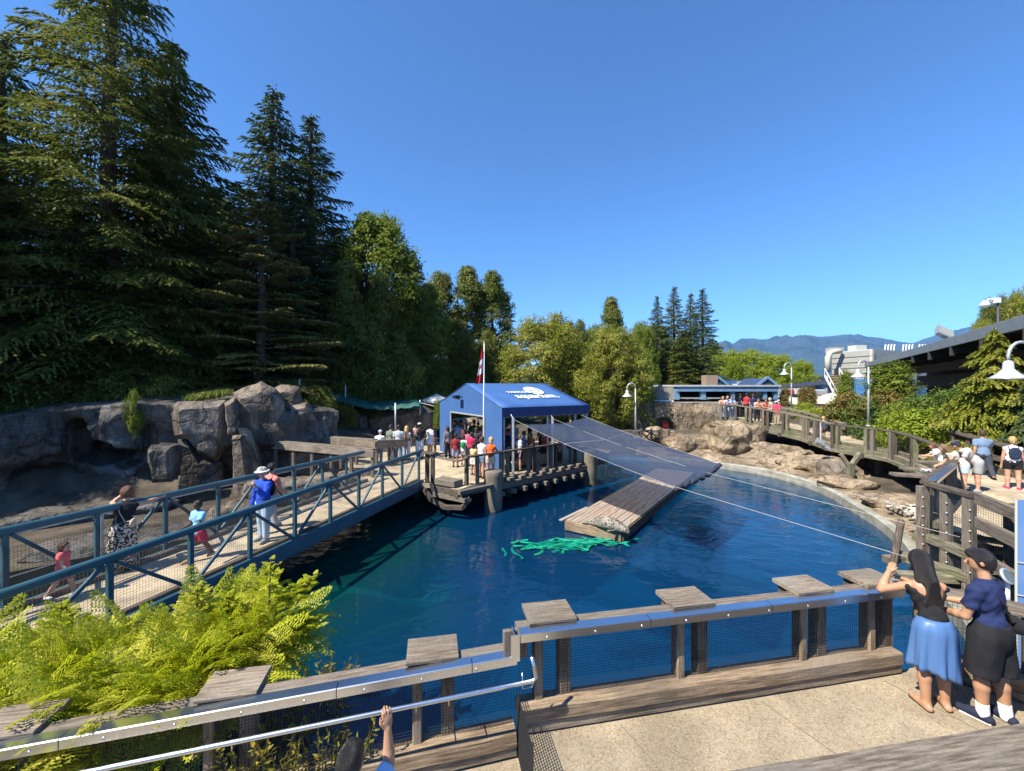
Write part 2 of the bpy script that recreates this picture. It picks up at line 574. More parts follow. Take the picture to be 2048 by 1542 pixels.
def build_pool():
    # basin: painted wall and a floor that shelves up to the algae-covered side by the footbridge
    vs = []; fs = []
    levels = [(1.0, -1.02), (1.0, -1.6), (0.995, -2.6), (0.985, -3.6), (0.93, -4.4), (0.8, -4.9), (0.6, -5.3), (0.35, -5.6), (0.12, -5.7)]
    for i, (q, z) in enumerate(levels):
        for k in range(NTH):
            th = 2 * math.pi * k / NTH; r = _pr[k] * q
            x = PC.x + r * math.cos(th); y = PC.y + r * math.sin(th)
            zz = z
            if z < -2:
                sh = sstep(-.6, -5.5, x) * sstep(17.5, 12.5, y) * sstep(4.5, 8.5, y)
                zz = z * (1 - .55 * sh) - 1.1 * .55 * sh
            vs.append((x, y, zz))
    for i in range(len(levels) - 1):
        for k in range(NTH):
            a = i * NTH + k; b = i * NTH + (k + 1) % NTH
            fs.append((a, b, b + NTH, a + NTH))
    fs.append(tuple((len(levels) - 1) * NTH + k for k in range(NTH)))
    fs = [tuple(reversed(f)) for f in fs]
    me = bpy.data.meshes.new('pool_basin'); me.from_pydata(vs, [], fs); me.update()
    m, nt, out = _mat('pool_paint_with_algae')
    N, L = nt.nodes, nt.links
    tc = N.new('ShaderNodeTexCoord')
    sp = N.new('ShaderNodeSeparateXYZ'); L.new(tc.outputs['Object'], sp.inputs[0])
    nz = N.new('ShaderNodeTexNoise'); nz.inputs['Scale'].default_value = .35; nz.inputs['Detail'].default_value = 6
    L.new(tc.outputs['Object'], nz.inputs['Vector'])
    # algae patches grow on the shallow shelf near the footbridge
    mr = N.new('ShaderNodeMapRange'); mr.inputs[1].default_value = -0.5; mr.inputs[2].default_value = -4.5
    L.new(sp.outputs[0], mr.inputs[0])
    ad = N.new('ShaderNodeMath'); ad.operation = 'MULTIPLY_ADD'; ad.inputs[1].default_value = 1.0
    L.new(nz.outputs['Fac'], ad.inputs[0]); L.new(mr.outputs[0], ad.inputs[2])
    cr = N.new('ShaderNodeValToRGB'); cr.color_ramp.elements[0].position = .75; cr.color_ramp.elements[1].position = 1.15
    cr.color_ramp.elements[0].color = (0.10, 0.36, 0.60, 1); cr.color_ramp.elements[1].color = (0.06, 0.40, 0.30, 1)
    L.new(ad.outputs[0], cr.inputs[0])
    b = N.new('ShaderNodeBsdfPrincipled'); b.inputs['Roughness'].default_value = .8
    n2 = N.new('ShaderNodeTexNoise'); n2.inputs['Scale'].default_value = .8; n2.inputs['Detail'].default_value = 5
    L.new(tc.outputs['Object'], n2.inputs['Vector'])
    m2 = N.new('ShaderNodeMapRange'); m2.inputs[1].default_value = .35; m2.inputs[2].default_value = .65; m2.inputs[3].default_value = .55; m2.inputs[4].default_value = 1.1
    L.new(n2.outputs['Fac'], m2.inputs[0])
    vm = N.new('ShaderNodeVectorMath'); vm.operation = 'SCALE'
    L.new(cr.outputs[0], vm.inputs[0]); L.new(m2.outputs[0], vm.inputs['Scale'])
    L.new(vm.outputs[0], b.inputs['Base Color']); L.new(b.outputs[0], out.inputs[0])
    struct(obj('pool_basin', me, m, smooth=True))
    # coping round the curved side
    mb = MB()
    ks = [k for k in range(NTH) if -1.2 < (2 * math.pi * k / NTH if k <= NTH // 2 else 2 * math.pi * k / NTH - 2 * math.pi) < 1.15]
    ks.sort(key=lambda k: k if k <= NTH // 2 else k - NTH)
    prof = [(-.02, -1.35), (-.02, -.9), (0.05, -.86), (.24, -.86), (.26, -1.1)]
    vv = []; ff = []
    for i, k in enumerate(ks):
        th = 2 * math.pi * k / NTH
        for o, z in prof:
            r = _pr[k] + o
            vv.append((PC.x + r * math.cos(th), PC.y + r * math.sin(th), z))
        if i:
            for j in range(len(prof) - 1):
                a = (i - 1) * len(prof) + j
                ff.append((a, a + len(prof), a + len(prof) + 1, a + 1))
    mb.add(vv, ff)
    cm = mat('pool_coping_concrete', (0.22, 0.21, 0.17), (0.38, 0.365, 0.31), 2.5, rough=.9, bump=.3, bscale=20, c3=(0.19, 0.20, 0.155), fine=.15)
    struct(mb.build('pool_coping', cm))
    # water sheet
    m, nt, out = _mat('pool_water')
    N, L = nt.nodes, nt.links
    tc = N.new('ShaderNodeTexCoord')
    mp = N.new('ShaderNodeMapping'); mp.inputs['Scale'].default_value = (1.0, 1.5, 1); mp.inputs['Rotation'].default_value = (0, 0, rad(25))
    L.new(tc.outputs['Object'], mp.inputs[0])
    n1 = N.new('ShaderNodeTexNoise'); n1.inputs['Scale'].default_value = 1.1; n1.inputs['Detail'].default_value = 3; n1.inputs['Distortion'].default_value = .6
    n2 = N.new('ShaderNodeTexNoise'); n2.inputs['Scale'].default_value = 3.6; n2.inputs['Detail'].default_value = 3
    n3 = N.new('ShaderNodeTexNoise'); n3.inputs['Scale'].default_value = 0.18; n3.inputs['Detail'].default_value = 2
    L.new(mp.outputs[0], n1.inputs['Vector']); L.new(mp.outputs[0], n2.inputs['Vector']); L.new(tc.outputs['Object'], n3.inputs['Vector'])
    gust = N.new('ShaderNodeMapRange'); gust.inputs[1].default_value = .42; gust.inputs[2].default_value = .6; gust.inputs[3].default_value = .15; gust.inputs[4].default_value = 1.0
    L.new(n3.outputs['Fac'], gust.inputs[0])
    m2 = N.new('ShaderNodeMath'); m2.operation = 'MULTIPLY'
    L.new(n2.outputs['Fac'], m2.inputs[0]); L.new(gust.outputs[0], m2.inputs[1])
    m3 = N.new('ShaderNodeMath'); m3.operation = 'MULTIPLY_ADD'; m3.inputs[1].default_value = .32
    L.new(m2.outputs[0], m3.inputs[0]); L.new(n1.outputs['Fac'], m3.inputs[2])
    bp = N.new('ShaderNodeBump'); bp.inputs['Strength'].default_value = 1.0; bp.inputs['Distance'].default_value = .029
    L.new(m3.outputs[0], bp.inputs['Height'])
    fr = N.new('ShaderNodeFresnel'); fr.inputs['IOR'].default_value = 1.33; L.new(bp.outputs[0], fr.inputs['Normal'])
    gl = N.new('ShaderNodeBsdfGlossy'); gl.inputs['Roughness'].default_value = .02; gl.inputs['Color'].default_value = (1, 1, 1, 1)
    L.new(bp.outputs[0], gl.inputs['Normal'])
    tr = N.new('ShaderNodeBsdfTransparent'); tr.inputs[0].default_value = (0.92, 0.96, 0.98, 1)
    # suspended matter makes the body of the water turbid; it is greener over the algae by the footbridge
    df = N.new('ShaderNodeBsdfDiffuse')
    sx = N.new('ShaderNodeSeparateXYZ'); L.new(tc.outputs['Object'], sx.inputs[0])
    n4 = N.new('ShaderNodeTexNoise'); n4.inputs['Scale'].default_value = .22; n4.inputs['Detail'].default_value = 4; L.new(tc.outputs['Object'], n4.inputs['Vector'])
    gx = N.new('ShaderNodeMapRange'); gx.inputs[1].default_value = -0.8; gx.inputs[2].default_value = -6.8; L.new(sx.outputs[0], gx.inputs[0])
    ga = N.new('ShaderNodeMath'); ga.operation = 'ADD'; L.new(gx.outputs[0], ga.inputs[0]); L.new(n4.outputs['Fac'], ga.inputs[1])
    gr = N.new('ShaderNodeValToRGB'); gr.color_ramp.elements[0].position = .55; gr.color_ramp.elements[1].position = 1.15
    gr.color_ramp.elements[0].color = (0.002, 0.040, 0.112, 1); gr.color_ramp.elements[1].color = (0.003, 0.052, 0.050, 1)
    L.new(ga.outputs[0], gr.inputs[0]); L.new(gr.outputs[0], df.inputs['Color'])
    bd = N.new('ShaderNodeMixShader'); bd.inputs[0].default_value = .60
    L.new(tr.outputs[0], bd.inputs[1]); L.new(df.outputs[0], bd.inputs[2])
    mx = N.new('ShaderNodeMixShader')
    L.new(fr.outputs[0], mx.inputs[0]); L.new(bd.outputs[0], mx.inputs[1]); L.new(gl.outputs[0], mx.inputs[2])
    L.new(mx.outputs[0], out.inputs[0])
    va = N.new('ShaderNodeVolumeAbsorption'); va.inputs['Color'].default_value = (0.0, 0.855, 0.90, 1); va.inputs['Density'].default_value = 0.72
    L.new(va.outputs[0], out.inputs['Volume'])
    vv = [(PC.x + (_pr[k] + .01) * math.cos(2 * math.pi * k / NTH), PC.y + (_pr[k] + .01) * math.sin(2 * math.pi * k / NTH), WATER_Z) for k in range(NTH)]
    me = bpy.data.meshes.new('water'); me.from_pydata(vv + [(x, y, -6.2) for x, y, z in vv], [], [tuple(range(NTH)), tuple(range(2 * NTH - 1, NTH - 1, -1))] + [(k, NTH + k, NTH + (k + 1) % NTH, (k + 1) % NTH) for k in range(NTH)]); me.update()
    struct(obj('water', me, m))


build_pool()


def build_side_pool():
    """Dark shallow water of the old rock pool beside the footbridge."""
    ys = np.linspace(1.5, 15.5, 15)
    L_ = [(-10.09 + .275 * y - .45, y, -.95) for y in ys]; R_ = [(-10.09 + .275 * y - 3.6 - .8 * math.sin(y * .9) - .16 * (15.5 - y), y, -.95) for y in ys]
    m, nt, out = _mat('dark_side_water')
    b = nt.nodes.new('ShaderNodeBsdfPrincipled'); b.inputs['Base Color'].default_value = (0.010, 0.013, 0.012, 1); b.inputs['Roughness'].default_value = .08
    tc = nt.nodes.new('ShaderNodeTexCoord'); nz = nt.nodes.new('ShaderNodeTexNoise'); nz.inputs['Scale'].default_value = 2.5
    bp = nt.nodes.new('ShaderNodeBump'); bp.inputs['Distance'].default_value = .02; nt.links.new(tc.outputs['Object'], nz.inputs['Vector'])
    nt.links.new(nz.outputs['Fac'], bp.inputs['Height']); nt.links.new(bp.outputs[0], b.inputs['Normal']); nt.links.new(b.outputs[0], out.inputs[0])
    me = bpy.data.meshes.new('side_pool_water'); me.from_pydata(L_ + R_[::-1], [], [tuple(range(30))]); me.update()
    struct(obj('side_pool_water', me, m))


build_side_pool()


def build_mountains():
    D = 6500.0
    sky = [(1180, 705), (1300, 700), (1400, 694), (1436, 684), (1452, 680), (1466, 687), (1482, 678), (1500, 681), (1530, 683), (1560, 680), (1590, 674), (1612, 669),
           (1640, 673), (1668, 671), (1690, 668), (1720, 671), (1760, 675), (1800, 683), (1826, 686), (1840, 680), (1880, 667), (1930, 655), (2000, 640), (2100, 628), (2300, 640)]
    us = np.arange(1180, 2301, 4.0)
    vs0 = np.interp(us, [s[0] for s in sky], [s[1] for s in sky])
    rows = 26
    V = []; Fc = []
    for j in range(rows):
        t = j / (rows - 1)
        for i, u in enumerate(us):
            p = P(u, vs0[i], D)
            d = D - (1 - t) * 3000
            x = (u - CU) / F * d
            ridge = p.z * (t ** 0.8)
            nn = noise.fractal(Vector((x / 700, d / 900, 1.3)), 0.9, 2.1, 6)
            z = ridge * (1 + .30 * nn * (1 - t ** 6)) if t < 1 else p.z + 10 * noise.noise(Vector((u * .21, 0, 0))) + 6 * noise.noise(Vector((u * .9, 4, 0)))
            V.append((x, d, max(z, 0) - 5))
    n = len(us)
    base = len(V)
    for i, u in enumerate(us):
        V.append(((u - CU) / F * (D + 1500), D + 1500, -5))
    for j in range(rows):
        for i in range(n - 1):
            a = j * n + i
            Fc.append((a, a + 1, a + n + 1, a + n))
    me = bpy.data.meshes.new('mountains'); me.from_pydata(V, [], Fc); me.update()
    m = mat('forested_mountain', (0.035, 0.060, 0.060), (0.055, 0.085, 0.085), .004, rough=1, c3=(0.05, 0.08, 0.09), fine=.2, spec=0)
    struct(obj('mountains', me, m))


build_mountains()
# ================================================================== near deck, ramp and railings
RA = Vector((0.10, 4.16, 0)); RB = Vector((4.86, 5.08, 0))          # line of the near railing (its deck-side face)
RD = (RB - RA).normalized(); RN = Vector((-RD.y, RD.x, 0))           # along it, and out over the water


def build_near_deck():
    # concrete walkway
    mb = MB()
    a = RA - RD * 0.02 + RN * .10; b = RB + RD * 1.0 + RN * .10
    lo_a = a - RN * 6; lo_b = b - RN * 6 + RD * 4
    b2 = b + RD * 5 - RN * 2.5
    mb.prism([a + Vector((0, 0, -.22)), lo_a + Vector((0, 0, -.22)), lo_b + Vector((0, 0, -.22)), b2 + Vector((0, 0, -.22)), b + Vector((0, 0, -.22))], (0, 0, .22))
    deck = struct(mb.build('near_deck', CONC))
    jm = mat('joint_filler', (0.20, 0.165, 0.12), rough=.95)
    for k in (1.05, 2.75, 4.45):
        s = RA + RD * k - RN * .02
        e = s - RN * 2.2 + RD * .55
        j = MB().bar(s + Vector((0, 0, .0035)), e + Vector((0, 0, .0035)), .010, .004).build('expansion_joint', jm, deck)
    # ramp going down on the left of the step
    mb = MB()
    a = RA + RN * .1; e = RA - RD * 5.5 + RN * .1
    za, ze = -.21, -.55
    mb.prism([(a.x, a.y, za), (e.x, e.y, ze), (e.x - RN.x * 2.0, e.y - RN.y * 2.0, ze), (a.x - RN.x * 2.0, a.y - RN.y * 2.0, za)], (0, 0, -.25))
    struct(mb.build('ramp', CONC))
    # tier whose timber edge shows in the corner
    t = thing('timber_tier', 'broad weathered grey timber edge of the seating tier in the near corner', 'seating tier', (3.2, 2.6, 0))
    p0 = G(1380, 1562, .45); p1 = G(2300, 1412, .45)
    d = (p1 - p0).normalized(); n = Vector((d.y, -d.x, 0))
    q = p0 - d * .5
    beam('tier_plank', q + n * .19, p1 + n * .19, .38, .09, WOOD, t, warp=.006)
    beam('tier_plank', q + n * .58, p1 + n * .58, .38, .09, WOOD, t, warp=.006)
    beam('tier_fascia', q + n * .03 + Vector((0, 0, -.25)), p1 + n * .03 + Vector((0, 0, -.25)), .05, .39, WOOD, t)


build_near_deck()


def cap_metal(name, a, b, parent, w=.105, h=.075):
    """Bent steel cap over the deck-side edge of a timber rail: top flange and front lip."""
    mb = MB()
    a = Vector(a); b = Vector(b)
    d = (b - a).normalized(); n = Vector((-d.y, d.x, 0)).normalized()
    sec = [(-.012, -h), (-.012, .006), (-.004, .014), (w, .014), (w, .004), (0, .004), (0, -h)]
    vs = [p + n * x + Vector((0, 0, z)) for p in (a, b) for x, z in sec]
    k = len(sec)
    fs = [(i, (i + 1) % k, k + (i + 1) % k, k + i) for i in range(k)] + [tuple(range(k - 1, -1, -1)), tuple(range(k, 2 * k))]
    mb.add(vs, fs)
    return mb.build(name, STEEL, parent)


def railing(name, label, s0, s1, ztop, zfloor, stations, joints, plate_h=.10, kick=True):
    """s is metres along the near line from RA; ztop/zfloor are functions of s."""
    def at(s, n, z):
        q = RA + RD * s + RN * n
        return Vector((q.x, q.y, z))
    t = thing(name, label, 'railing', at((s0 + s1) / 2, .15, zfloor((s0 + s1) / 2)))
    # top rail, a wide plank on edge of the posts
    top = beam('top_rail', at(s0, .135, ztop(s0) - .045), at(s1, .135, ztop(s1) - .045), .27, .085, WOOD, t)
    js = [s0] + list(joints) + [s1]
    for a, b in zip(js[:-1], js[1:]):
        c = cap_metal('steel_cap', at(a + .004, 0, ztop(a)), at(b - .004, 0, ztop(b)), top)
    for s in np.arange(s0 + .28, s1, .52):
        s = float(s)
        bm = MB().lathe([(0.0, .008), (.010, .006), (.013, 0)], (0, 0, 0), 10)
        me = bm.mesh('bolt')
        M = Matrix((RD, Vector((0, 0, 1)), -RN)).transposed().to_4x4(); M.translation = at(s, -.012, ztop(s) - .045)
        obj('bolt', me, STEEL, top, True, M)
    for s, w in stations:
        zt = ztop(s); zf = zfloor(s)
        for q, n in ((-.15, .20), (.15, .24)):
            beam('post', at(s + q, n, zf - .9), at(s + q, n, zt - .09), .09 if q < 0 else .13, .15, WOOD_WARM, t, up=RN)
        # weathered cap board over each pair of posts, on the water side
        beam('cap_board', at(s - .255, .30, zt + .030), at(s + .255, .30, zt + .030), .39, .05, WOOD_PALE, t)
        beam('riser_block', at(s - .2, .38, zt - .06), at(s + .2, .38, zt - .06), .16, .12, WOOD_DARK, t)
        # stub of the joist under the deck, out over the water
        beam('joist_end', at(s + .05, .1, zf - .32), at(s + .05, .62, zf - .32), .22, .24, WOOD, t)
    if kick:
        beam('kerb_timber', at(s0, .13, zfloor(s0) + .20), at(s1, .13, zfloor(s1) + .20), .24, .15, WOOD_WARM, t, warp=.010)
        beam('kerb_timber', at(s0, .10, zfloor(s0) + .07), at(s1, .10, zfloor(s1) + .07), .14, .11, WOOD_PALE, t, warp=.004)
    a = at(s0, .155, zfloor(s0) + .1); b = at(s1, .155, zfloor(s1) + .1)
    wires('wire_mesh', a, b - a, (0, 0, 1), (b - a).length, ztop(s0) - zfloor(s0) - .16, .029, .0021, BLACK_WIRE, t)
    return t


right_rail = railing('timber_railing', 'timber railing with steel-capped rail in front of the couple beside the pool', -.02, 4.78,
                     lambda s: 1.05, lambda s: 0.0, [(.36, .5), (2.0, .5), (3.62, .5), (4.62, .5)], [1.40, 2.9, 4.25])
left_rail = railing('timber_railing', 'lower sloping timber railing with steel cap beside the yellow-green bush', -4.9, -.05,
                    lambda s: .84 + .055 * (s + .05), lambda s: -.21 + .055 * (s + .05), [(-.88, .5), (-2.72, .5), (-4.42, .5)], [-3.9, -1.75, -.5])
# short steel-capped return where the two rail heights meet
_p = RA - RD * .04
beam('rail_step', (_p.x + RN.x * .14, _p.y + RN.y * .14, .74), (_p.x + RN.x * .14, _p.y + RN.y * .14, 1.03), .26, .05, WOOD, right_rail, up=RN)
MB().bar((_p.x - RD.x * .03 - RN.x * .012, _p.y - RD.y * .03 - RN.y * .012, .80), (_p.x - RD.x * .03 - RN.x * .012, _p.y - RD.y * .03 - RN.y * .012, 1.064), .012, .09, up=RD).build('steel_step_cap', STEEL, right_rail)
MB().bar((_p.x - RD.x * .035 + RN.x * .07, _p.y - RD.y * .035 + RN.y * .07, .85), (_p.x - RD.x * .035 + RN.x * .07, _p.y - RD.y * .035 + RN.y * .07, 1.064), .01, .15, up=RN).build('steel_step_cap', STEEL, right_rail)


def build_handrail():
    t = thing('steel_handrail', 'shiny round steel handrail running down the ramp in front of the lower railing', 'handrail', (-1.5, 3.6, -.3))
    pts = []
    for s in np.linspace(-4.6, .08, 12):
        q = RA + RD * float(s) - RN * .12
        pts.append(Vector((q.x, q.y, .66 + .063 * (s - .08))))
    e = pts[-1]
    pts += [e + RD * .03 + Vector((0, 0, .03)), e + RD * .02 + RN * .02 + Vector((0, 0, .12)), e + RN * .03 + Vector((0, 0, .22))]
    MB().tube(pts, .021, 12).build('rail_tube', STEEL, t, True)
    for s in (-.73, -1.03, -2.57, -2.87):
        q = RA + RD * s - RN * .12; z = .66 + .063 * (s - .08)
        w = RA + RD * s + RN * .12
        MB().tube([(q.x, q.y, z), (q.x, q.y, z - .07), (w.x, w.y, z - .09)], .006, 6).build('bracket', STEEL, t, True)
    q = RA - RD * .02 - RN * .1
    MB().tube([(q.x, q.y, .74), (q.x - RN.x * .02, q.y - RN.y * .02, .60), (q.x + RD.x * .10, q.y + RD.y * .10, .59), (q.x + RD.x * .12, q.y + RD.y * .12, .66)], .006, 6).build('bracket', STEEL, t, True)
    # mesh gate panel closing the drop at the step
build_handrail()

_t = thing('mesh_end_panel', 'upright black mesh panel closing the step between ramp and deck', 'mesh panel', (RA.x, RA.y, -.2))
_a = RA - RD * .03 - RN * .55 + Vector((0, 0, -.2)); _b = RA - RD * .03 + RN * .12 + Vector((0, 0, -.2))
wires('wire_mesh', _a, _b - _a, (0, 0, 1), (_b - _a).length, .62, .03, .004, BLACK_WIRE, _t)
MB().bar(_a, _a + Vector((0, 0, .64)), .025, .025).build('panel_post', BLACK_WIRE, _t)


def build_corner():
    """Railing that turns the corner beside the couple and runs out of the picture on the right."""
    c = RB + RD * .18 + RN * .05
    e = Vector((6.6, 3.9, 0))
    d = (e - c).normalized(); n = Vector((-d.y, d.x, 0))
    t = thing('timber_railing', 'timber railing with wire mesh behind the man in the dark shorts', 'railing', (c.x, c.y, 0))

    def at(s, o, z):
        q = c + d * s + n * o
        return Vector((q.x, q.y, z))
    L = (e - c).length
    beam('top_rail', at(-.05, .12, 1.0), at(L, .12, 1.0), .26, .085, WOOD, t)
    for s in (.05, .95, 1.25):
        beam('post', at(s, .16, -.9), at(s, .16, .95), .12, .15, WOOD_WARM, t, up=n)
    beam('kerb_timber', at(0, .1, .20), at(L, .1, .20), .2, .15, WOOD_WARM, t, warp=.008)
    beam('kerb_timber', at(0, .07, .07), at(L, .07, .07), .14, .11, WOOD_PALE, t)
    wires('wire_mesh', at(0, .15, .1), d, (0, 0, 1), L, .85, .042, .0021, BLACK_WIRE, t)
    MB().tube([at(1.0, -.06, .83), at(L, -.06, .80)], .021, 12).build('rail_tube', STEEL, t, True)
    # sawn timber guard wall behind the man
    g = thing('timber_guard', 'low guard wall of sawn timbers behind the standing man at the frame edge', 'wall', at(1.2, -.2, 0))
    for k in range(5):
        beam('guard_timber', at(1.02, -.22, .08 + .16 * k), at(2.4, -.30, .08 + .16 * k), .12, .15, WOOD_PALE if k % 2 else WOOD_WARM, g)
    # coin-operated viewer disc on a stalk
    v = thing('round_viewer', 'small round white-rimmed viewer on a stalk behind the man', 'viewer', at(.75, .45, 0))
    p = at(.80, .30, 1.30)
    M = Matrix.Translation(p) @ Matrix.Rotation(rad(25), 4, 'Z') @ Matrix.Rotation(rad(62), 4, 'X')
    rim = MB().lathe([(.072, -.015), (.086, -.015), (.092, 0), (.086, .015), (.072, .015)], (0, 0, 0), 24, sx=1.25)
    obj('rim', rim.mesh('rim'), GALV, v, True, M)
    gl = MB().lathe([(0.001, .012), (.078, .012)], (0, 0, 0), 24, sx=1.25)
    obj('lens', gl.mesh('lens'), mat('viewer_glass', (0.10, 0.10, 0.08), rough=.1), v, True, M)
    MB().tube([p - Vector((0, 0, .05)), p - Vector((-.02, 0, .38))], .022, 8).build('stalk', WHITE, v, True)


build_corner()
# ================================================================== steel footbridge
def build_bridge():
    t = thing('footbridge', 'blue steel truss footbridge with beige concrete deck leading to the tent', 'bridge', (-6.5, 9, -.3))
    slope = .275
    dirv = Vector((slope, 1, 0)).normalized(); nrm = Vector((-dirv.y, dirv.x, 0))    # nrm points to the rock side
    KR, KL = -7.84, -10.09
    y0, y1 = 2.2, 15.95
    DZ = -.12

    def R(y, o=0, z=0):
        return Vector((KR + slope * y, y, z)) + nrm * o

    def Lf(y, o=0, z=0):
        return Vector((KL + slope * y, y, z)) + nrm * o
    mb = MB()
    a, b, c, e = R(y0, .06), R(y1 + .6, .06), Lf(y1 + .6, -.06), Lf(y0, -.06)
    mb.prism([Vector((p.x, p.y, DZ)) for p in (a, b, c, e)], (0, 0, -.14))
    mb.build('deck_slab', CONC_B, t)
    for f, s in ((R, 1), (Lf, -1)):
        beam('kerb_timber', f(y0, s * .14, DZ + .05), f(y1, s * .14, DZ + .05), .12, .10, WOOD_DARK if s > 0 else WOOD, t)
        beam('girder', f(y0, 0, DZ - .14), f(y1, 0, DZ - .14), .14, .34, BLUE_STEEL, t)
        beam('bottom_chord', f(y0, -s * .015, DZ + .045), f(y1, -s * .015, DZ + .045), .09, .035, BLUE_STEEL, t)
        zt = (lambda y: .98 + (y - 5.2) * .0115) if s > 0 else (lambda y: 1.25 - (y - 6.7) * .0215)
        top = beam('top_rail', f(y0, 0, zt(y0) - .06), f(y1, 0, zt(y1) - .06), .11, .12, BLUE_STEEL, t, ch=.02)
        ys = [6.30 - 1.175 * 3 + 1.175 * k for k in range(12)] if s > 0 else [6.74 - 1.175 * 3 + 1.175 * k for k in range(12)]
        ys = [y for y in ys if y0 < y < y1 + .1]
        for i, y in enumerate(ys):
            beam('post', f(y, 0, DZ), f(y, 0, zt(y) - .12), .075, .075, BLUE_STEEL, t, up=nrm, ch=.006)
            if i + 1 < len(ys):
                yn = ys[i + 1]
                par = (i % 2 == 0)
                if par:
                    beam('diagonal_brace', f(y + .06, 0, DZ + .08), f(yn - .07, 0, zt(yn) - .14), .055, .055, BLUE_STEEL, t, up=nrm, ch=.005)
                else:
                    beam('diagonal_brace', f(y + .07, 0, zt(y) - .14), f(yn - .06, 0, DZ + .08), .055, .055, BLUE_STEEL, t, up=nrm, ch=.005)
        aa = f(y0, s * .06, DZ + .02); bb = f(y1, s * .06, DZ + .02)
        wires('wire_mesh', aa, bb - aa, (0, 0, 1), (bb - aa).length, 1.0, .045, .0022, GREY_WIRE if s > 0 else BLACK_WIRE, t)
        if s < 0:
            MB().bar(f(y0, .075, zt(y0) - .15), f(y1, .075, zt(y1) - .15), .02, .05).build('inner_handrail', GALV, t)
            MB().tube([f(y0, .07, .42), f(y1, .07, .32)], .010, 6).build('tension_cable', GALV, t)
            for y in (ys[4] + .12, ys[8] + .12):
                beam('handrail_post', f(y, .08, DZ), f(y, .08, zt(y) - .16), .05, .05, GALV, t, up=nrm)
    for y in np.arange(y0 + .5, y1, 2.35):
        beam('cross_beam', R(float(y), 0, DZ - .27), Lf(float(y), 0, DZ - .27), .10, .22, BLUE_STEEL, t)


build_bridge()

# ================================================================== deck with the tent
DECK_Z = -.15
TU = Vector((.856, .517, 0)); TU.normalize()            # along the eave
TV = Vector((-TU.y, TU.x, 0))                           # along the gable, away from the camera
C1 = Vector((-.40, 17.5, 0))
TL, TW = 4.75, 7.1
ED0 = Vector((-1.72, 15.35, 0)); ED1 = Vector((3.35, 20.05, 0)); EDD = (ED1 - ED0).normalized(); EDN = Vector((EDD.y, -EDD.x, 0))


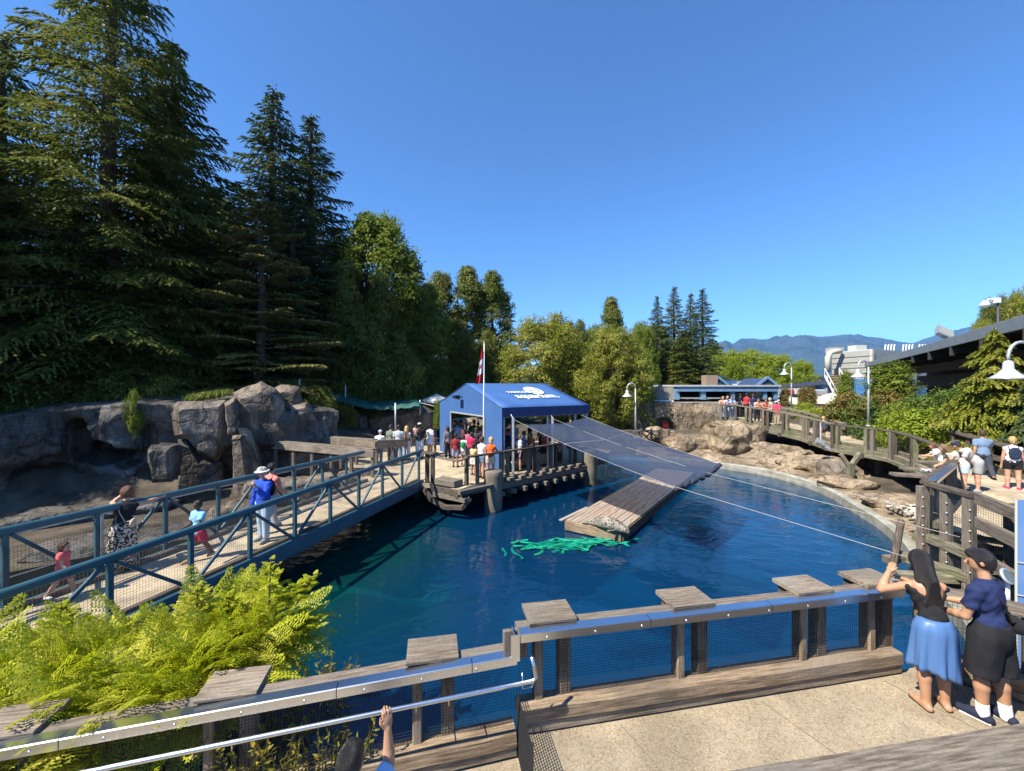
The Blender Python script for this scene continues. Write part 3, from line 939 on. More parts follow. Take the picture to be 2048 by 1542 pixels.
def build_platform():
    t = thing('pool_platform', 'timber platform on piles carrying the blue tent over the pool', 'platform', (0, 19, DECK_Z))
    poly = [(-3.52, 15.75), (-2.85, 15.55), (-1.85, 14.75), (-1.60, 15.25), (ED1.x, ED1.y), (4.9, 21.6), (5.6, 23.6), (2.6, 27.6), (-6.2, 27.2), (-9.5, 23.0), (-6.6, 17.4), (-5.9, 16.2)]
    MB().prism([Vector((x, y, DECK_Z)) for x, y in poly], (0, 0, -.16)).build('deck_surface', CONC_B, t)
    # edge beams under the rim
    edge = [(-2.85, 15.50), (-1.85, 14.70), (-1.55, 15.22), (ED1.x + .05, ED1.y - .05), (4.95, 21.55)]
    for (a, b) in zip(edge[:-1], edge[1:]):
        a = Vector((*a, DECK_Z - .17)); b = Vector((*b, DECK_Z - .17))
        beam('edge_beam', a, b, .16, .28, WOOD_DARK, t)
    beam('edge_beam', (-2.9, 15.42, DECK_Z - .34), (-1.62, 14.55, DECK_Z - .34), .14, .16, WOOD, t)
    beam('edge_beam', (-1.85, 14.52, DECK_Z - .06), (-.35, 15.95, DECK_Z - .06), .13, .14, WOOD, t)
    # curved strut under the corner
    pts = [Vector((-3.25, 15.5, -.35)), Vector((-2.95, 15.2, -.62)), Vector((-2.4, 14.9, -.82)), Vector((-1.75, 14.6, -.75)), Vector((-1.5, 14.7, -.45))]
    for a, b in zip(pts[:-1], pts[1:]):
        beam('curved_strut', a, b, .14, .16, WOOD_DARK, t, over=.03)
    # walkway stringer outside the rail with sunlit block ends
    q0 = ED0 + EDN * .34 + EDD * 1.15; q1 = ED1 + EDN * .34
    beam('edge_beam', (q0.x, q0.y, DECK_Z - .20), (q1.x, q1.y, DECK_Z - .20), .15, .24, WOOD, t)
    k = 1.35
    while k < 6.6:
        p = ED0 + EDD * k
        beam('block', (p.x + EDN.x * .02, p.y + EDN.y * .02, DECK_Z + .0), (p.x + EDN.x * .42, p.y + EDN.y * .42, DECK_Z + .0), .28, .12, WOOD_PALE, t)
        beam('joist_end', (p.x + EDN.x * .1, p.y + EDN.y * .1, DECK_Z - .44), (p.x + EDN.x * .60, p.y + EDN.y * .60, DECK_Z - .44), .16, .18, WOOD, t)
        k += .62
    # railing
    def rp(k, z, o=0): p = ED0 + EDD * k + EDN * o; return Vector((p.x, p.y, z))
    beam('top_rail', rp(.0, .90), rp(6.9, .90), .20, .07, WOOD_DARK, t)
    for k in (0.05, .55, 1.75, 2.1, 3.3, 3.65, 4.7, 5.05, 6.1, 6.45):
        beam('post', rp(k, DECK_Z - .25), rp(k, .87), .12, .14, WOOD if int(k * 10) % 2 else WOOD_DARK, t, up=EDN)
    wires('wire_mesh', rp(0, DECK_Z + .1, -.03), EDD, (0, 0, 1), 6.9, .9, .05, .0022, BLACK_WIRE, t)
    # corner posts where the footbridge lands
    for x, y in ((-3.22, 15.78), (-2.98, 15.6)):
        beam('post', (x, y, -.75), (x, y, .98), .15, .15, WOOD_DARK, t)
    beam('cap_board', (-3.38, 15.85, 1.0), (-2.85, 15.55, 1.0), .34, .06, WOOD_DARK, t)
    beam('top_rail', (-2.9, 15.55, .88), (-1.95, 15.12, .80), .10, .06, WOOD, t)
    beam('top_rail', (-1.95, 15.12, .80), (-1.66, 15.30, .88), .10, .06, WOOD, t)
    for z in (.04, -.07):
        beam('step_timber', (-2.75, 15.62, z - .0), (-1.95, 15.12, z - .0), .5, .11, WOOD, t)
    # piles
    for (x, y, zt) in ((-.72, 15.9, .30), (3.74, 19.95, .50)):
        q = MB()
        prof = [(.0, zt), (.325, zt), (.35, zt - .03)] + [(.35 + .008 * math.sin(k * 1.7), zt - .2 - .2 * k) for k in range(12)]
        q.lathe(prof[::-1], (x, y, 0), 22)
        pm = mat('pile_concrete', (0.13, 0.11, 0.08), (0.25, 0.215, 0.16), 2.0, (1, 1, .6), .9, bump=.4, bscale=14, c3=(0.10, 0.10, 0.085), fine=.12)
        q.build('pile', pm, t, True)
    for (x, y) in ((-2.2, 19), (.5, 22), (2.2, 22.5), (-.2, 17.9), (-4, 17.6), (1.6, 18.9)):
        MB().tube([(x, y, -5.4), (x, y, DECK_Z - .2)], .2, 12).build('pile', WOOD_DARK, t, True)


build_platform()


def build_tent():
    t = thing('event_tent', 'blue fabric tent with gabled roof and white lettering on the platform', 'tent', (C1.x, C1.y, DECK_Z))
    EZ, RZ = 2.62, 3.66

    def T(a, b, z):
        q = C1 + TU * a + TV * b
        return Vector((q.x, q.y, z))
    W2 = TW / 2

    def slope(b0, z0, b1, z1, nx=10, ny=6, sag=.05):
        vs = []; fs = []
        for j in range(ny + 1):
            for i in range(nx + 1):
                a = -.06 + (TL + .12) * i / nx; q = j / ny
                z = z0 + (z1 - z0) * q - sag * math.sin(math.pi * q) * (1 - .55 * abs(math.cos(math.pi * i / nx * 2)))
                vs.append(T(a, b0 + (b1 - b0) * q, z))
        for j in range(ny):
            for i in range(nx):
                k = j * (nx + 1) + i
                fs.append((k, k + 1, k + nx + 2, k + nx + 1))
        return vs, fs
    def slope_pt(a, q, sag=.05):
        i = (a + .06) / (TL + .12)
        return T(a, -.05 + (W2 + .05) * q, EZ + (RZ - EZ) * q - sag * math.sin(math.pi * q) * (1 - .55 * abs(math.cos(math.pi * i * 2))) + .004)
    mb = MB()
    vs, fs = slope(-.05, EZ, W2, RZ); mb.add(vs, fs)
    vs, fs = slope(TW + .05, EZ, W2, RZ); mb.add(vs, [tuple(reversed(f)) for f in fs])
    roof = mb.build('roof', BLUE_FAB, t, True)
    s = roof.modifiers.new('thickness', 'SOLIDIFY'); s.thickness = .012
    for a in (1.2, 2.4, 3.6):                  # stitched seams over the front slope
        for q in range(6):
            p0 = slope_pt(a, q / 6); p1 = slope_pt(a, (q + 1) / 6)
            MB().bar(p0, p1, .035, .008).build('seam', BLUE_FAB, roof)
    # front valance
    mb = MB()
    n = 30
    vs = []
    for i in range(n + 1):
        a = TL * i / n
        vs += [T(a, -.06, EZ - .01), T(a, -.075 - .012 * math.sin(i * 1.9), EZ - .38)]
    mb.add(vs, [(2 * i, 2 * i + 1, 2 * i + 3, 2 * i + 2) for i in range(n)])
    v = mb.build('valance', NAVY_FAB, t, True)
    mb = MB()
    for i in range(40):
        a0 = TL * i / 40; a1 = TL * (i + 1) / 40
        mb.add([T(a0, -.076, EZ - .38), T(a1, -.076, EZ - .38), T((a0 + a1) / 2, -.076, EZ - .44)], [(0, 2, 1)])
    mb.build('scalloped_edge', NAVY_FAB, v)
    # gable wall with its doorway (solid sheets round the opening)
    mb = MB()
    s0, s1, zd = 1.55, 5.45, 2.14
    th = TU * .03
    for poly in ([(0, DECK_Z), (s0, DECK_Z), (s0, EZ + s0 / W2 * (RZ - EZ)), (0, EZ)],
                 [(s1, DECK_Z), (TW, DECK_Z), (TW, EZ), (s1, EZ + (TW - s1) / W2 * (RZ - EZ))],
                 [(s0, zd), (s1, zd), (s1, EZ + (TW - s1) / W2 * (RZ - EZ)), (W2, RZ), (s0, EZ + s0 / W2 * (RZ - EZ))]):
        mb.prism([T(-.03, b, z) for b, z in poly], th)
    mb.build('gable_wall', BLUE_FAB, t)
    # short return wall on the pool side
    MB().prism([T(-.03, -.03, DECK_Z), T(.02, -.03, DECK_Z), T(.02, -.03, EZ), T(-.03, -.03, EZ)], TV * .03).build('side_return', NAVY_FAB, t)
    MB().prism([T(-.9, 5.9, DECK_Z), T(-.9, 7.1, DECK_Z), T(-.9, 7.1, .95), T(-.9, 5.9, .95)], TU * .03)
    # frame
    for b in (s0, s1):
        beam('door_post', T(-.06, b, DECK_Z), T(-.06, b, zd + .03), .07, .07, GALV, t)
    beam('door_header', T(-.06, s0, zd), T(-.06, s1, zd), .07, .07, GALV, t)
    for a in (.1, TL / 2, TL - .05):
        for b in (.05, TW - .05):
            beam('tent_leg', T(a, b, DECK_Z), T(a, b, EZ - .05), .075, .075, GALV, t)
        beam('truss', T(a, .05, EZ - .10), T(a, TW - .05, EZ - .10), .05, .06, GALV, t)
        beam('truss', T(a, .05, EZ - .10), T(a, W2, RZ - .12), .05, .05, GALV, t)
        beam('truss', T(a, TW - .05, EZ - .10), T(a, W2, RZ - .12), .05, .05, GALV, t)
    for b, z in ((.05, EZ - .42), (TW - .05, EZ - .15), (W2, RZ - .12)):
        beam('purlin', T(.05, b, z), T(TL - .05, b, z), .05, .05, GALV, t)
    # lettering and emblem on the front slope
    up = (T(0, W2, RZ) - T(0, 0, EZ)).normalized(); right = TU; nn = right.cross(up)
    wm = mat('white_lettering', (0.85, 0.85, 0.85), rough=.6)

    def text(body, size, a, q, name, bold=0.0, sx=1.0):
        cu = bpy.data.curves.new(name, 'FONT'); cu.body = body; cu.size = size; cu.offset = bold; cu.extrude = .002
        o = bpy.data.objects.new(name, cu); col.objects.link(o)
        dg = bpy.context.evaluated_depsgraph_get(); dg.update()
        me = bpy.data.meshes.new_from_object(o.evaluated_get(dg))
        bpy.data.objects.remove(o); bpy.data.curves.remove(cu)
        me.materials.clear()
        M = Matrix((right * sx, up, nn)).transposed().to_4x4()
        bb = q / ((T(0, W2, RZ) - T(0, 0, EZ)).length)
        M.translation = T(a, 0, EZ) + up * q + nn * .035
        obj(name, me, wm, roof, basis=M)
    text('aquarium', .86, 1.45, 1.15, 'lettering', .012, .72)
    text('VANCOUVER', .36, 1.38, 1.95, 'lettering', .006, .85)
    text('.', .9, 3.78, 1.15, 'lettering', .01, .7)
    # emblem: a leaping form of overlapping curved blades in a round field
    cx, cq = 3.05, 2.28
    O = T(cx, 0, EZ) + up * cq + nn * .04

    def blade(pts, name='emblem'):
        vs = [O + right * x + up * y for x, y in pts]
        n = len(vs)
        mb = MB(); mb.add(vs + [v - nn * .004 for v in vs], [tuple(range(n))] + [(i, (i + 1) % n, n + (i + 1) % n, n + i) for i in range(n)])
        mb.build(name, wm, roof)

    def crescent(r1, r2, a0, a1, off, n=14, sx=1.0):
        o = [(sx * r1 * math.cos(a0 + (a1 - a0) * i / n), r1 * math.sin(a0 + (a1 - a0) * i / n)) for i in range(n + 1)]
        i_ = [(sx * (off[0] + r2 * math.cos(a1 + (a0 - a1) * i / n)), off[1] + r2 * math.sin(a1 + (a0 - a1) * i / n)) for i in range(1, n)]
        return o + i_
    blade(crescent(.62, .50, rad(20), rad(215), (.10, -.10), sx=.8))
    blade(crescent(.60, .52, rad(225), rad(380), (-.03, .07), sx=.8))
    blade([(-.38, .10), (-.15, .34), (.15, .30), (.34, .05), (.14, .10), (-.05, .12), (-.2, .0)])
    blade([(-.30, -.15), (-.05, .02), (.22, -.02), (.40, -.22), (.15, -.18), (-.05, -.25)])
    blade([(-.05, -.32), (.12, -.25), (.25, -.36), (.08, -.42)])
    # flood lamp on the gable
    l = thing('flood_lamp', 'small black flood lamp fixed high on the tent gable', 'lamp', T(-.05, 4.0, 2.9))
    p = T(-.06, 4.05, 2.98)
    M = Matrix((TV, -TU, Vector((0, 0, 1)))).transposed().to_4x4()
    M.translation = p - TU * .20
    hd = MB(); hd.add([(-.2, -.02, -.13), (.2, -.02, -.13), (.2, -.02, .09), (-.2, -.02, .09), (-.2, .22, -.05), (.2, .22, -.05), (.2, .22, .05), (-.2, .22, .05)],
                      [(0, 1, 2, 3), (4, 7, 6, 5), (0, 4, 5, 1), (3, 2, 6, 7), (0, 3, 7, 4), (1, 5, 6, 2)])
    obj('lamp_housing', hd.mesh('lamp_housing'), BLACK, l, basis=M)
    MB().bar(p - TU * .22, p + TU * .04, .05, .05).build('bracket', BLACK, l)
    return T


TENT = build_tent()


def build_flag():
    base = Vector((-1.14, 16.7, DECK_Z))
    t = thing('flagpole', 'slim white flagpole with a limp red and white maple leaf flag by the tent', 'flagpole', base)
    pole = MB().tube([base, base + Vector((0, 0, 2.6)), base + Vector((.02, 0, 5.40))], [.035, .03, .018], 10).build('pole', WHITE, t, True)
    MB().lathe([(.0, .05), (.03, .03), (.035, 0), (.02, -.03)], base + Vector((.02, 0, 5.42)), 10).build('finial', GALV, pole, True)
    nx, ny = 14, 40
    vs = []; fs = []; mi = []
    red, wht = 0, 1
    top = base + Vector((0, -.02, 5.2))
    leaf = [(0, .95), (.14, .68), (.34, .76), (.27, .35), (.52, .6), (.6, .42), (.95, .42), (.82, .1), (.95, .0), (.5, -.35), (.56, -.52), (.08, -.45), (.06, -.95)]
    leaf = leaf + [(-x, y) for x, y in reversed(leaf[1:])]

    def inside(px, py):
        c = False; n = len(leaf)
        for i in range(n):
            x1, y1 = leaf[i]; x2, y2 = leaf[(i + 1) % n]
            if (y1 > py) != (y2 > py) and px < (x2 - x1) * (py - y1) / (y2 - y1) + x1: c = not c
        return c
    for j in range(ny + 1):
        v = j / ny
        for i in range(nx + 1):
            u = i / nx
            wdt = .07 + .15 * v ** .7
            fold = .06 * math.sin(u * 9 + v * 2) * (0.4 + .6 * u)
            x = -u * wdt - .10 * v * v * .8 - .015
            vs.append(top + Vector((x, fold - .05 * v, -1.35 * v - .12 * u)))
    for j in range(ny):
        for i in range(nx):
            a = j * (nx + 1) + i
            fs.append((a, a + 1, a + nx + 2, a + nx + 1))
            v = (j + .5) / ny; u = (i + .5) / nx
            m = red if (v < .30 or v > .74) else wht
            if m == wht and abs(u - .5) < .33 and inside((u - .5) * 3.0, (.52 - v) / .13): m = red
            mi.append(m)
    me = bpy.data.meshes.new('flag'); me.from_pydata(vs, [], fs); me.polygons.foreach_set('material_index', mi); me.update()
    obj('flag', me, [mat('flag_red', (0.55, 0.02, 0.03), rough=.7), mat('flag_white', (0.8, 0.8, 0.8), rough=.7)], pole, True)


build_flag()

# ================================================================== shade net, ropes, raft
CR = Vector((.57, -.82, 0)).normalized()
ROPE_STARTS = [(Vector((0.05, 17.2, 0)), 2.15), (Vector((1.83, 18.7, 0)), 2.06), (Vector((3.04, 20.0, 0)), 2.25)]
ENDS = [12.07, 12.6, 13.2]


def rope_pt(i, s):
    p, z0 = ROPE_STARTS[i]
    q = p + CR * s
    z = z0 + (.87 - z0) * min(s, 7.3) / 7.3 - (max(0, s - 7.3)) * .07 - .10 * math.sin(math.pi * min(1, s / 7.3))
    return Vector((q.x, q.y, z))


def build_net():
    m, nt, out = _mat('shade_net')
    N, L = nt.nodes, nt.links
    d = N.new('ShaderNodeBsdfPrincipled'); d.inputs['Base Color'].default_value = (0.036, 0.048, 0.080, 1); d.inputs['Roughness'].default_value = .55
    tr = N.new('ShaderNodeBsdfTransparent')
    mx = N.new('ShaderNodeMixShader'); mx.inputs[0].default_value = .84
    tc = N.new('ShaderNodeTexCoord'); nz = N.new('ShaderNodeTexNoise'); nz.inputs['Scale'].default_value = 1.6; nz.inputs['Detail'].default_value = 5; nz.inputs['Distortion'].default_value = 1.5
    L.new(tc.outputs['Object'], nz.inputs['Vector'])
    bp = N.new('ShaderNodeBump'); bp.inputs['Strength'].default_value = .5; bp.inputs['Distance'].default_value = .08
    L.new(nz.outputs['Fac'], bp.inputs['Height']); L.new(bp.outputs[0], d.inputs['Normal'])
    L.new(tr.outputs[0], mx.inputs[1]); L.new(d.outputs[0], mx.inputs[2]); L.new(mx.outputs[0], out.inputs[0])
    t = thing('shade_net', 'dark blue-grey shade net stretched on ropes over the floating raft', 'shade net', rope_pt(1, 4))
    nx, ny = 48, 40
    vs = []; fs = []
    for j in range(ny + 1):
        q = j / ny * 2
        i0 = min(1, int(q)); f = q - i0
        for i in range(nx + 1):
            s = .75 + (6.75 - .42 * min(1, q / 2)) * i / nx
            a = rope_pt(i0, s); b = rope_pt(i0 + 1, s)
            p = a.lerp(b, f)
            p.z -= (.26 + .07 * math.sin(s * 1.3)) * math.sin(math.pi * f) * math.sin(math.pi * min(1, i / nx * 1.05))
            p.z += .035 * noise.noise(Vector((p.x * 1.3, p.y * 1.3, 5))) + .02 * noise.noise(Vector((p.x * 4, p.y * 1.5, 2)))
            vs.append(p - Vector((0, 0, .012)))
    for j in range(ny):
        for i in range(nx):
            a = j * (nx + 1) + i
            fs.append((a, a + 1, a + nx + 2, a + nx + 1))
    me = bpy.data.meshes.new('net_sheet'); me.from_pydata(vs, [], fs); me.update()
    obj('net_sheet', me, m, t, True)
    # gathered hem along the far edge
    hem = []
    for j in range(ny + 1):
        hem.append(Vector(vs[j * (nx + 1) + nx]) + Vector((.02, 0, -.06 - .03 * math.sin(j * 1.7))))
    MB().tube(hem, [.06 + .02 * math.sin(j * 1.3) for j in range(ny + 1)], 7).build('gathered_hem', mat('net_hem', (0.03, 0.035, 0.05), (0.05, 0.055, 0.08), 8, rough=.7, bump=.5), t, True)
    for k, lab in enumerate(('white rope along the front edge of the shade net running to the near corner',
                             'white rope along the middle of the shade net', 'white rope along the back edge of the shade net')):
        r = MB().tube([rope_pt(k, -.0 + ENDS[k] * i / 30) for i in range(31)], .0042, 6).build('rope', ROPE, None, True)
        tag(r, lab, 'rope', 'ropes holding the shade net')
    r = MB().tube([rope_pt(0, 3.2) + Vector((0, 0, .02)), rope_pt(1, 3.2) + Vector((0, 0, .02)), rope_pt(2, 3.2) + Vector((0, 0, .02))], .0045, 6).build('rope', ROPE, None, True)
    tag(r, 'white rope crossing the shade net from front edge to back edge', 'rope', 'ropes holding the shade net')
    for k, lab in enumerate(('grey post on the platform rail holding the front net rope', 'grey post under the tent eave holding the middle net rope', 'grey post at the far tent corner holding the back net rope')):
        p, z = ROPE_STARTS[k]
        o = thing('net_post', lab, 'post', (p.x, p.y, DECK_Z), 'posts holding the net ropes')
        beam('shaft', (p.x, p.y, DECK_Z), (p.x, p.y, z + .05), .10, .10, GALV, o)
        MB().tube([(p.x, p.y, z + .03), (p.x - .1, p.y + .08, z + .2)], .02, 6).build('stay', GALV, o)


build_net()


def build_raft():
    z = -.86
    a = G(1132, 1040, z); b = G(1243, 1063, z)
    ex = (b - a); w = ex.length; ex.normalize(); ey = Vector((-ex.y, ex.x, 0))
    Lr = 10.4
    t = thing('floating_raft', 'long floating raft of weathered planks reaching under the shade net', 'raft', a.lerp(b, .5) + ey * Lr / 2 - Vector((0, 0, .3)))
    n = 13
    pm = mat('raft_planks', (0.21, 0.155, 0.12), (0.47, 0.375, 0.305), 3.0, (.7, 14, 14), .85, bump=.6, c3=(0.34, 0.31, 0.28), fine=.15, spec=.15)
    for i in range(n):
        p = a + ex * (w * (i + .5) / n)
        cut = [0, 4.1 + .8 * math.sin(i * 2.1), 7.6 + .7 * math.cos(i * 1.3), Lr]
        for c0, c1 in zip(cut[:-1], cut[1:]):
            q0 = p + ey * (c0 + .004); q1 = p + ey * (c1 - .004)
            q0.z = q1.z = z - .02 + .006 * math.sin(i * 3.3 + c0)
            beam('plank', q0, q1, w / n - .012, .04, pm, t, ch=.006)
    zz = z - .045
    for (p, q) in ((a, b), (a + ey * Lr, b + ey * Lr)):
        beam('end_board', Vector((p.x, p.y, zz - .12)) - ey * .03, Vector((q.x, q.y, zz - .12)) - ey * .03, .06, .30, WOOD_WARM, t)
    for p, s in ((a, -1), (b, 1)):
        beam('side_board', Vector((p.x, p.y, zz - .12)) + ex * s * .03, Vector((p.x, p.y, zz - .12)) + ex * s * .03 + ey * Lr, .06, .30, WOOD_DARK, t)
    MB().prism([Vector((q.x, q.y, zz - .3)) for q in (a + ex * .05 + ey * .05, b - ex * .05 + ey * .05, b - ex * .05 + ey * (Lr - .05), a + ex * .05 + ey * (Lr - .05))], (0, 0, .28)).build('float', WOOD_DARK, t)
    beam('loose_board', a - ex * .18 + ey * -.05 + Vector((0, 0, -.03)), a - ex * .02 + ey * 1.7 + Vector((0, 0, .0)), .14, .03, pm, t)
    return a, b, ex, ey, z


RAFT = build_raft()


def build_seal():
    a, b, ex, ey, z = RAFT
    tail = a + ex * 1.02 + ey * .42 if False else G(1176, 1042, z + .1)
    head = G(1250, 1058, z + .12)
    d = head - tail; d.z = 0; L = d.length; d.normalize(); n = Vector((-d.y, d.x, 0))
    t = thing('seal', 'speckled grey seal lying asleep across the near end of the raft', 'seal', (tail.x, tail.y, z))
    st = [(0, .02, .05), (.06, .05, .07), (.14, .10, .10), (.28, .17, .155), (.45, .22, .20), (.6, .225, .205), (.72, .19, .18), (.82, .135, .14), (.88, .115, .125), (.93, .105, .115), (.975, .07, .08), (1.0, .03, .035)]
    vs = []; fs = []; k = 16
    LL = L * 1.12
    for s, w, h in st:
        c = tail + d * (s * LL)
        for i in range(k):
            an = 2 * math.pi * i / k
            zz = h * math.sin(an)
            vs.append(Vector((c.x, c.y, z + max(.005, h * .92 + zz))) + n * (w * math.cos(an)))
    for j in range(len(st) - 1):
        for i in range(k):
            p = j * k + i; q = j * k + (i + 1) % k
            fs.append((p, q, q + k, p + k))
    fs.append(tuple(range(k - 1, -1, -1))); fs.append(tuple(range((len(st) - 1) * k, len(st) * k)))
    # flippers joined to the body surface
    def flip(base, dirv, up, ln, wd):
        o = len(vs)
        side = dirv.cross(up).normalized()
        for q, ww in ((0, .6), (.5, 1), (.85, .8), (1, .35)):
            for s_ in (-1, 1):
                for e in (-.014, .014):
                    vs.append(base + dirv * (ln * q) + side * (s_ * wd * ww / 2) + up * e)
        for i in range(3):
            g = o + i * 4
            fs.extend([(g, g + 4, g + 6, g + 2), (g + 1, g + 3, g + 7, g + 5), (g, g + 1, g + 5, g + 4), (g + 2, g + 6, g + 7, g + 3)])
        g = o + 12
        fs.append((g, g + 1, g + 3, g + 2))
    c = tail + d * (.70 * LL); c.z = z + .07
    flip(c - n * .14, (-n * .8 - d * .5).normalized(), Vector((0, 0, 1)), .26, .11)
    flip(c + n * .14, (n * .8 - d * .5).normalized(), Vector((0, 0, 1)), .26, .11)
    c = tail + d * .05; c.z = z + .06
    flip(c - n * .03, (-d - n * .3).normalized(), Vector((0, 0, 1)), .26, .12)
    flip(c + n * .03, (-d + n * .3).normalized(), Vector((0, 0, 1)), .26, .12)
    me = bpy.data.meshes.new('body'); me.from_pydata([tuple(v) for v in vs], [], fs); me.update()
    sm = mat('seal_fur', (0.045, 0.042, 0.036), (0.30, 0.275, 0.225), 16, rough=.6, lo=.42, hi=.6, c3=(0.34, 0.31, 0.26), fine=.2)
    o = obj('body', me, sm, t, True)
    sub = o.modifiers.new('smooth', 'SUBSURF'); sub.levels = 1; sub.render_levels = 1
    e = tail + d * (.95 * LL)
    for s in (-1, 1):
        MB().lathe([(.001, .012), (.012, .006), (.014, 0), (.001, -.012)], Vector((e.x, e.y, z + .15)) + n * (s * .07), 8).build('eye', BLACK, t, True)
    mo = tail + d * (1.0 * LL)
    MB().lathe([(.001, .018), (.02, .01), (.022, -.005), (.001, -.02)], Vector((mo.x, mo.y, z + .11)), 8).build('nose', BLACK, t, True)


build_seal()


def build_strips():
    """Tangle of green felt strips used as play kelp, floating by the raft."""
    t = thing('felt_strips', 'tangle of bright green felt strips floating beside the raft end', 'felt strips', G(1120, 1095, WATER_Z))
    m = mat('green_felt', (0.0, 0.30, 0.175), (0.0, 0.17, 0.105), 2.5, rough=.8)
    m2 = mat('green_felt_faded', (0.01, 0.36, 0.22), (0.0, 0.24, 0.15), 2, rough=.8); m3 = mat('green_felt_wet', (0.0, 0.19, 0.12), (0.0, 0.13, 0.09), 2, rough=.4)
    r = random.Random(4)
    a = G(1010, 1097, WATER_Z); b = G(1245, 1082, WATER_Z)
    ax = (b - a)
    for k in range(64):
        f = min(1, max(0, r.gauss(.5, .24)))
        p = a + ax * f
        p.y += r.gauss(0, .17)
        ang = math.atan2(ax.y, ax.x) + r.gauss(0, .38)
        if r.random() < .2: ang += r.choice((-1, 1)) * r.uniform(.7, 1.3); p.y -= r.uniform(.0, .35)
        ln = r.uniform(.45, 1.2); wd = r.uniform(.06, .095)
        n = 8; pts = []
        ph = r.uniform(0, 6)
        for i in range(n + 1):
            s = (i / n - .5) * ln
            an = ang + .22 * math.sin(ph + i * .6)
            pts.append(Vector((p.x + math.cos(an) * s, p.y + math.sin(an) * s, WATER_Z + .004 + .0008 * k + .035 * noise.noise(Vector((s * 2.2, k * 3.1, 0))))))
        mb = MB(); vs = []
        for i in range(n + 1):
            q = (pts[min(i + 1, n)] - pts[max(i - 1, 0)]).normalized(); sd = Vector((-q.y, q.x, .25 * math.sin(ph + i))).normalized() * wd / 2
            vs += [pts[i] - sd, pts[i] + sd, pts[i] + sd - Vector((0, 0, .006)), pts[i] - sd - Vector((0, 0, .006))]
        fs = []
        for i in range(n):
            g = 4 * i
            fs += [(g, g + 1, g + 5, g + 4), (g + 1, g + 2, g + 6, g + 5), (g + 2, g + 3, g + 7, g + 6), (g + 3, g, g + 4, g + 7)]
        mb.add(vs, fs); mb.build('strip', (m, m2, m3)[k % 3], t)


build_strips()
# ================================================================== rockwork
def plane_pts(px, c, n):
    out = []
    for u, v in px:
        r = Vector(((u - CU) / F, 1, -(v - CV) / F))
        t = (Vector(c) - Vector((0, 0, CAMZ))).dot(n) / r.dot(n)
        out.append(Vector((0, 0, CAMZ)) + r * t)
    return out


def rough(bm, amp, seed, sc_=1.0, strata=0.0):
    bm.normal_update()
    off = Vector((seed * 3.7, seed * 1.3, seed * 7.1))
    mv = []
    for v in bm.verts:
        p = v.co * sc_ + off
        a = noise.fractal(p * .8, .8, 2.0, 4)
        b = noise.voronoi(p * .75)[0]
        k = (b[1] - b[0])
        d = amp * (.45 * a + 1.1 * min(.5, k) - .3)
        c2 = noise.voronoi(p * 1.9)[0]; d += amp * .35 * min(.4, c2[1] - c2[0])
        if strata:
            d += strata * amp * math.sin((p.z * 2.2 + p.x * .5 + noise.noise(p) * 1.5) * 3.1)
        mv.append((v, v.normal * d))
    for v, d in mv: v.co += d


def rock_from(bm, name, label, m, base, group=None, smooth_angle=True):
    me = bpy.data.meshes.new(name); bm.to_mesh(me); bm.free(); me.update()
    me.transform(Matrix.Translation(-Vector(base)))
    o = obj(name, me, m, None, True)
    o.location = base
    try:
        me.set_sharp_from_angle(angle=rad(26))
    except Exception:
        pass
    return tag(o, label, 'rock', group)


def slab(label, px, d, facing, T, ch, m, seed, amp=.06, name='rock_slab', group='rock slabs of the left-hand cliff', strata=0.3, cuts=3):
    cu = sum(p[0] for p in px) / len(px); cv = sum(p[1] for p in px) / len(px)
    c = P(cu, cv, d); n = Vector((math.sin(rad(facing)), -math.cos(rad(facing)), 0))
    pts = plane_pts(px, c, n)
    c = sum(pts, Vector()) / len(pts)
    bm = bmesh.new()
    back = [bm.verts.new(c + (p - c) * .92 - n * T) for p in pts]
    mid = [bm.verts.new(p - n * ch) for p in pts]
    fr = []
    for p in pts:
        q = p - c
        r = q * (1 - ch / max(.4, q.length))
        fr.append(bm.verts.new(c + r))
    k = len(pts)
    bm.faces.new(fr); bm.faces.new(list(reversed(back)))
    for i in range(k):
        j = (i + 1) % k
        bm.faces.new((fr[j], fr[i], mid[i], mid[j])); bm.faces.new((mid[j], mid[i], back[i], back[j]))
    bmesh.ops.recalc_face_normals(bm, faces=bm.faces)
    bmesh.ops.triangulate(bm, faces=bm.faces)
    for _ in range(2):
        bmesh.ops.subdivide_edges(bm, edges=bm.edges[:], cuts=1, use_grid_fill=True)
    long_e = [e for e in bm.edges if e.calc_length() > .3]
    bmesh.ops.subdivide_edges(bm, edges=long_e, cuts=1, use_grid_fill=True)
    bmesh.ops.triangulate(bm, faces=bm.faces)
    rough(bm, amp, seed, 1.0, strata)
    lo = min(v.co.z for v in bm.verts)
    return rock_from(bm, name, label, m, (c.x, c.y, lo), group)


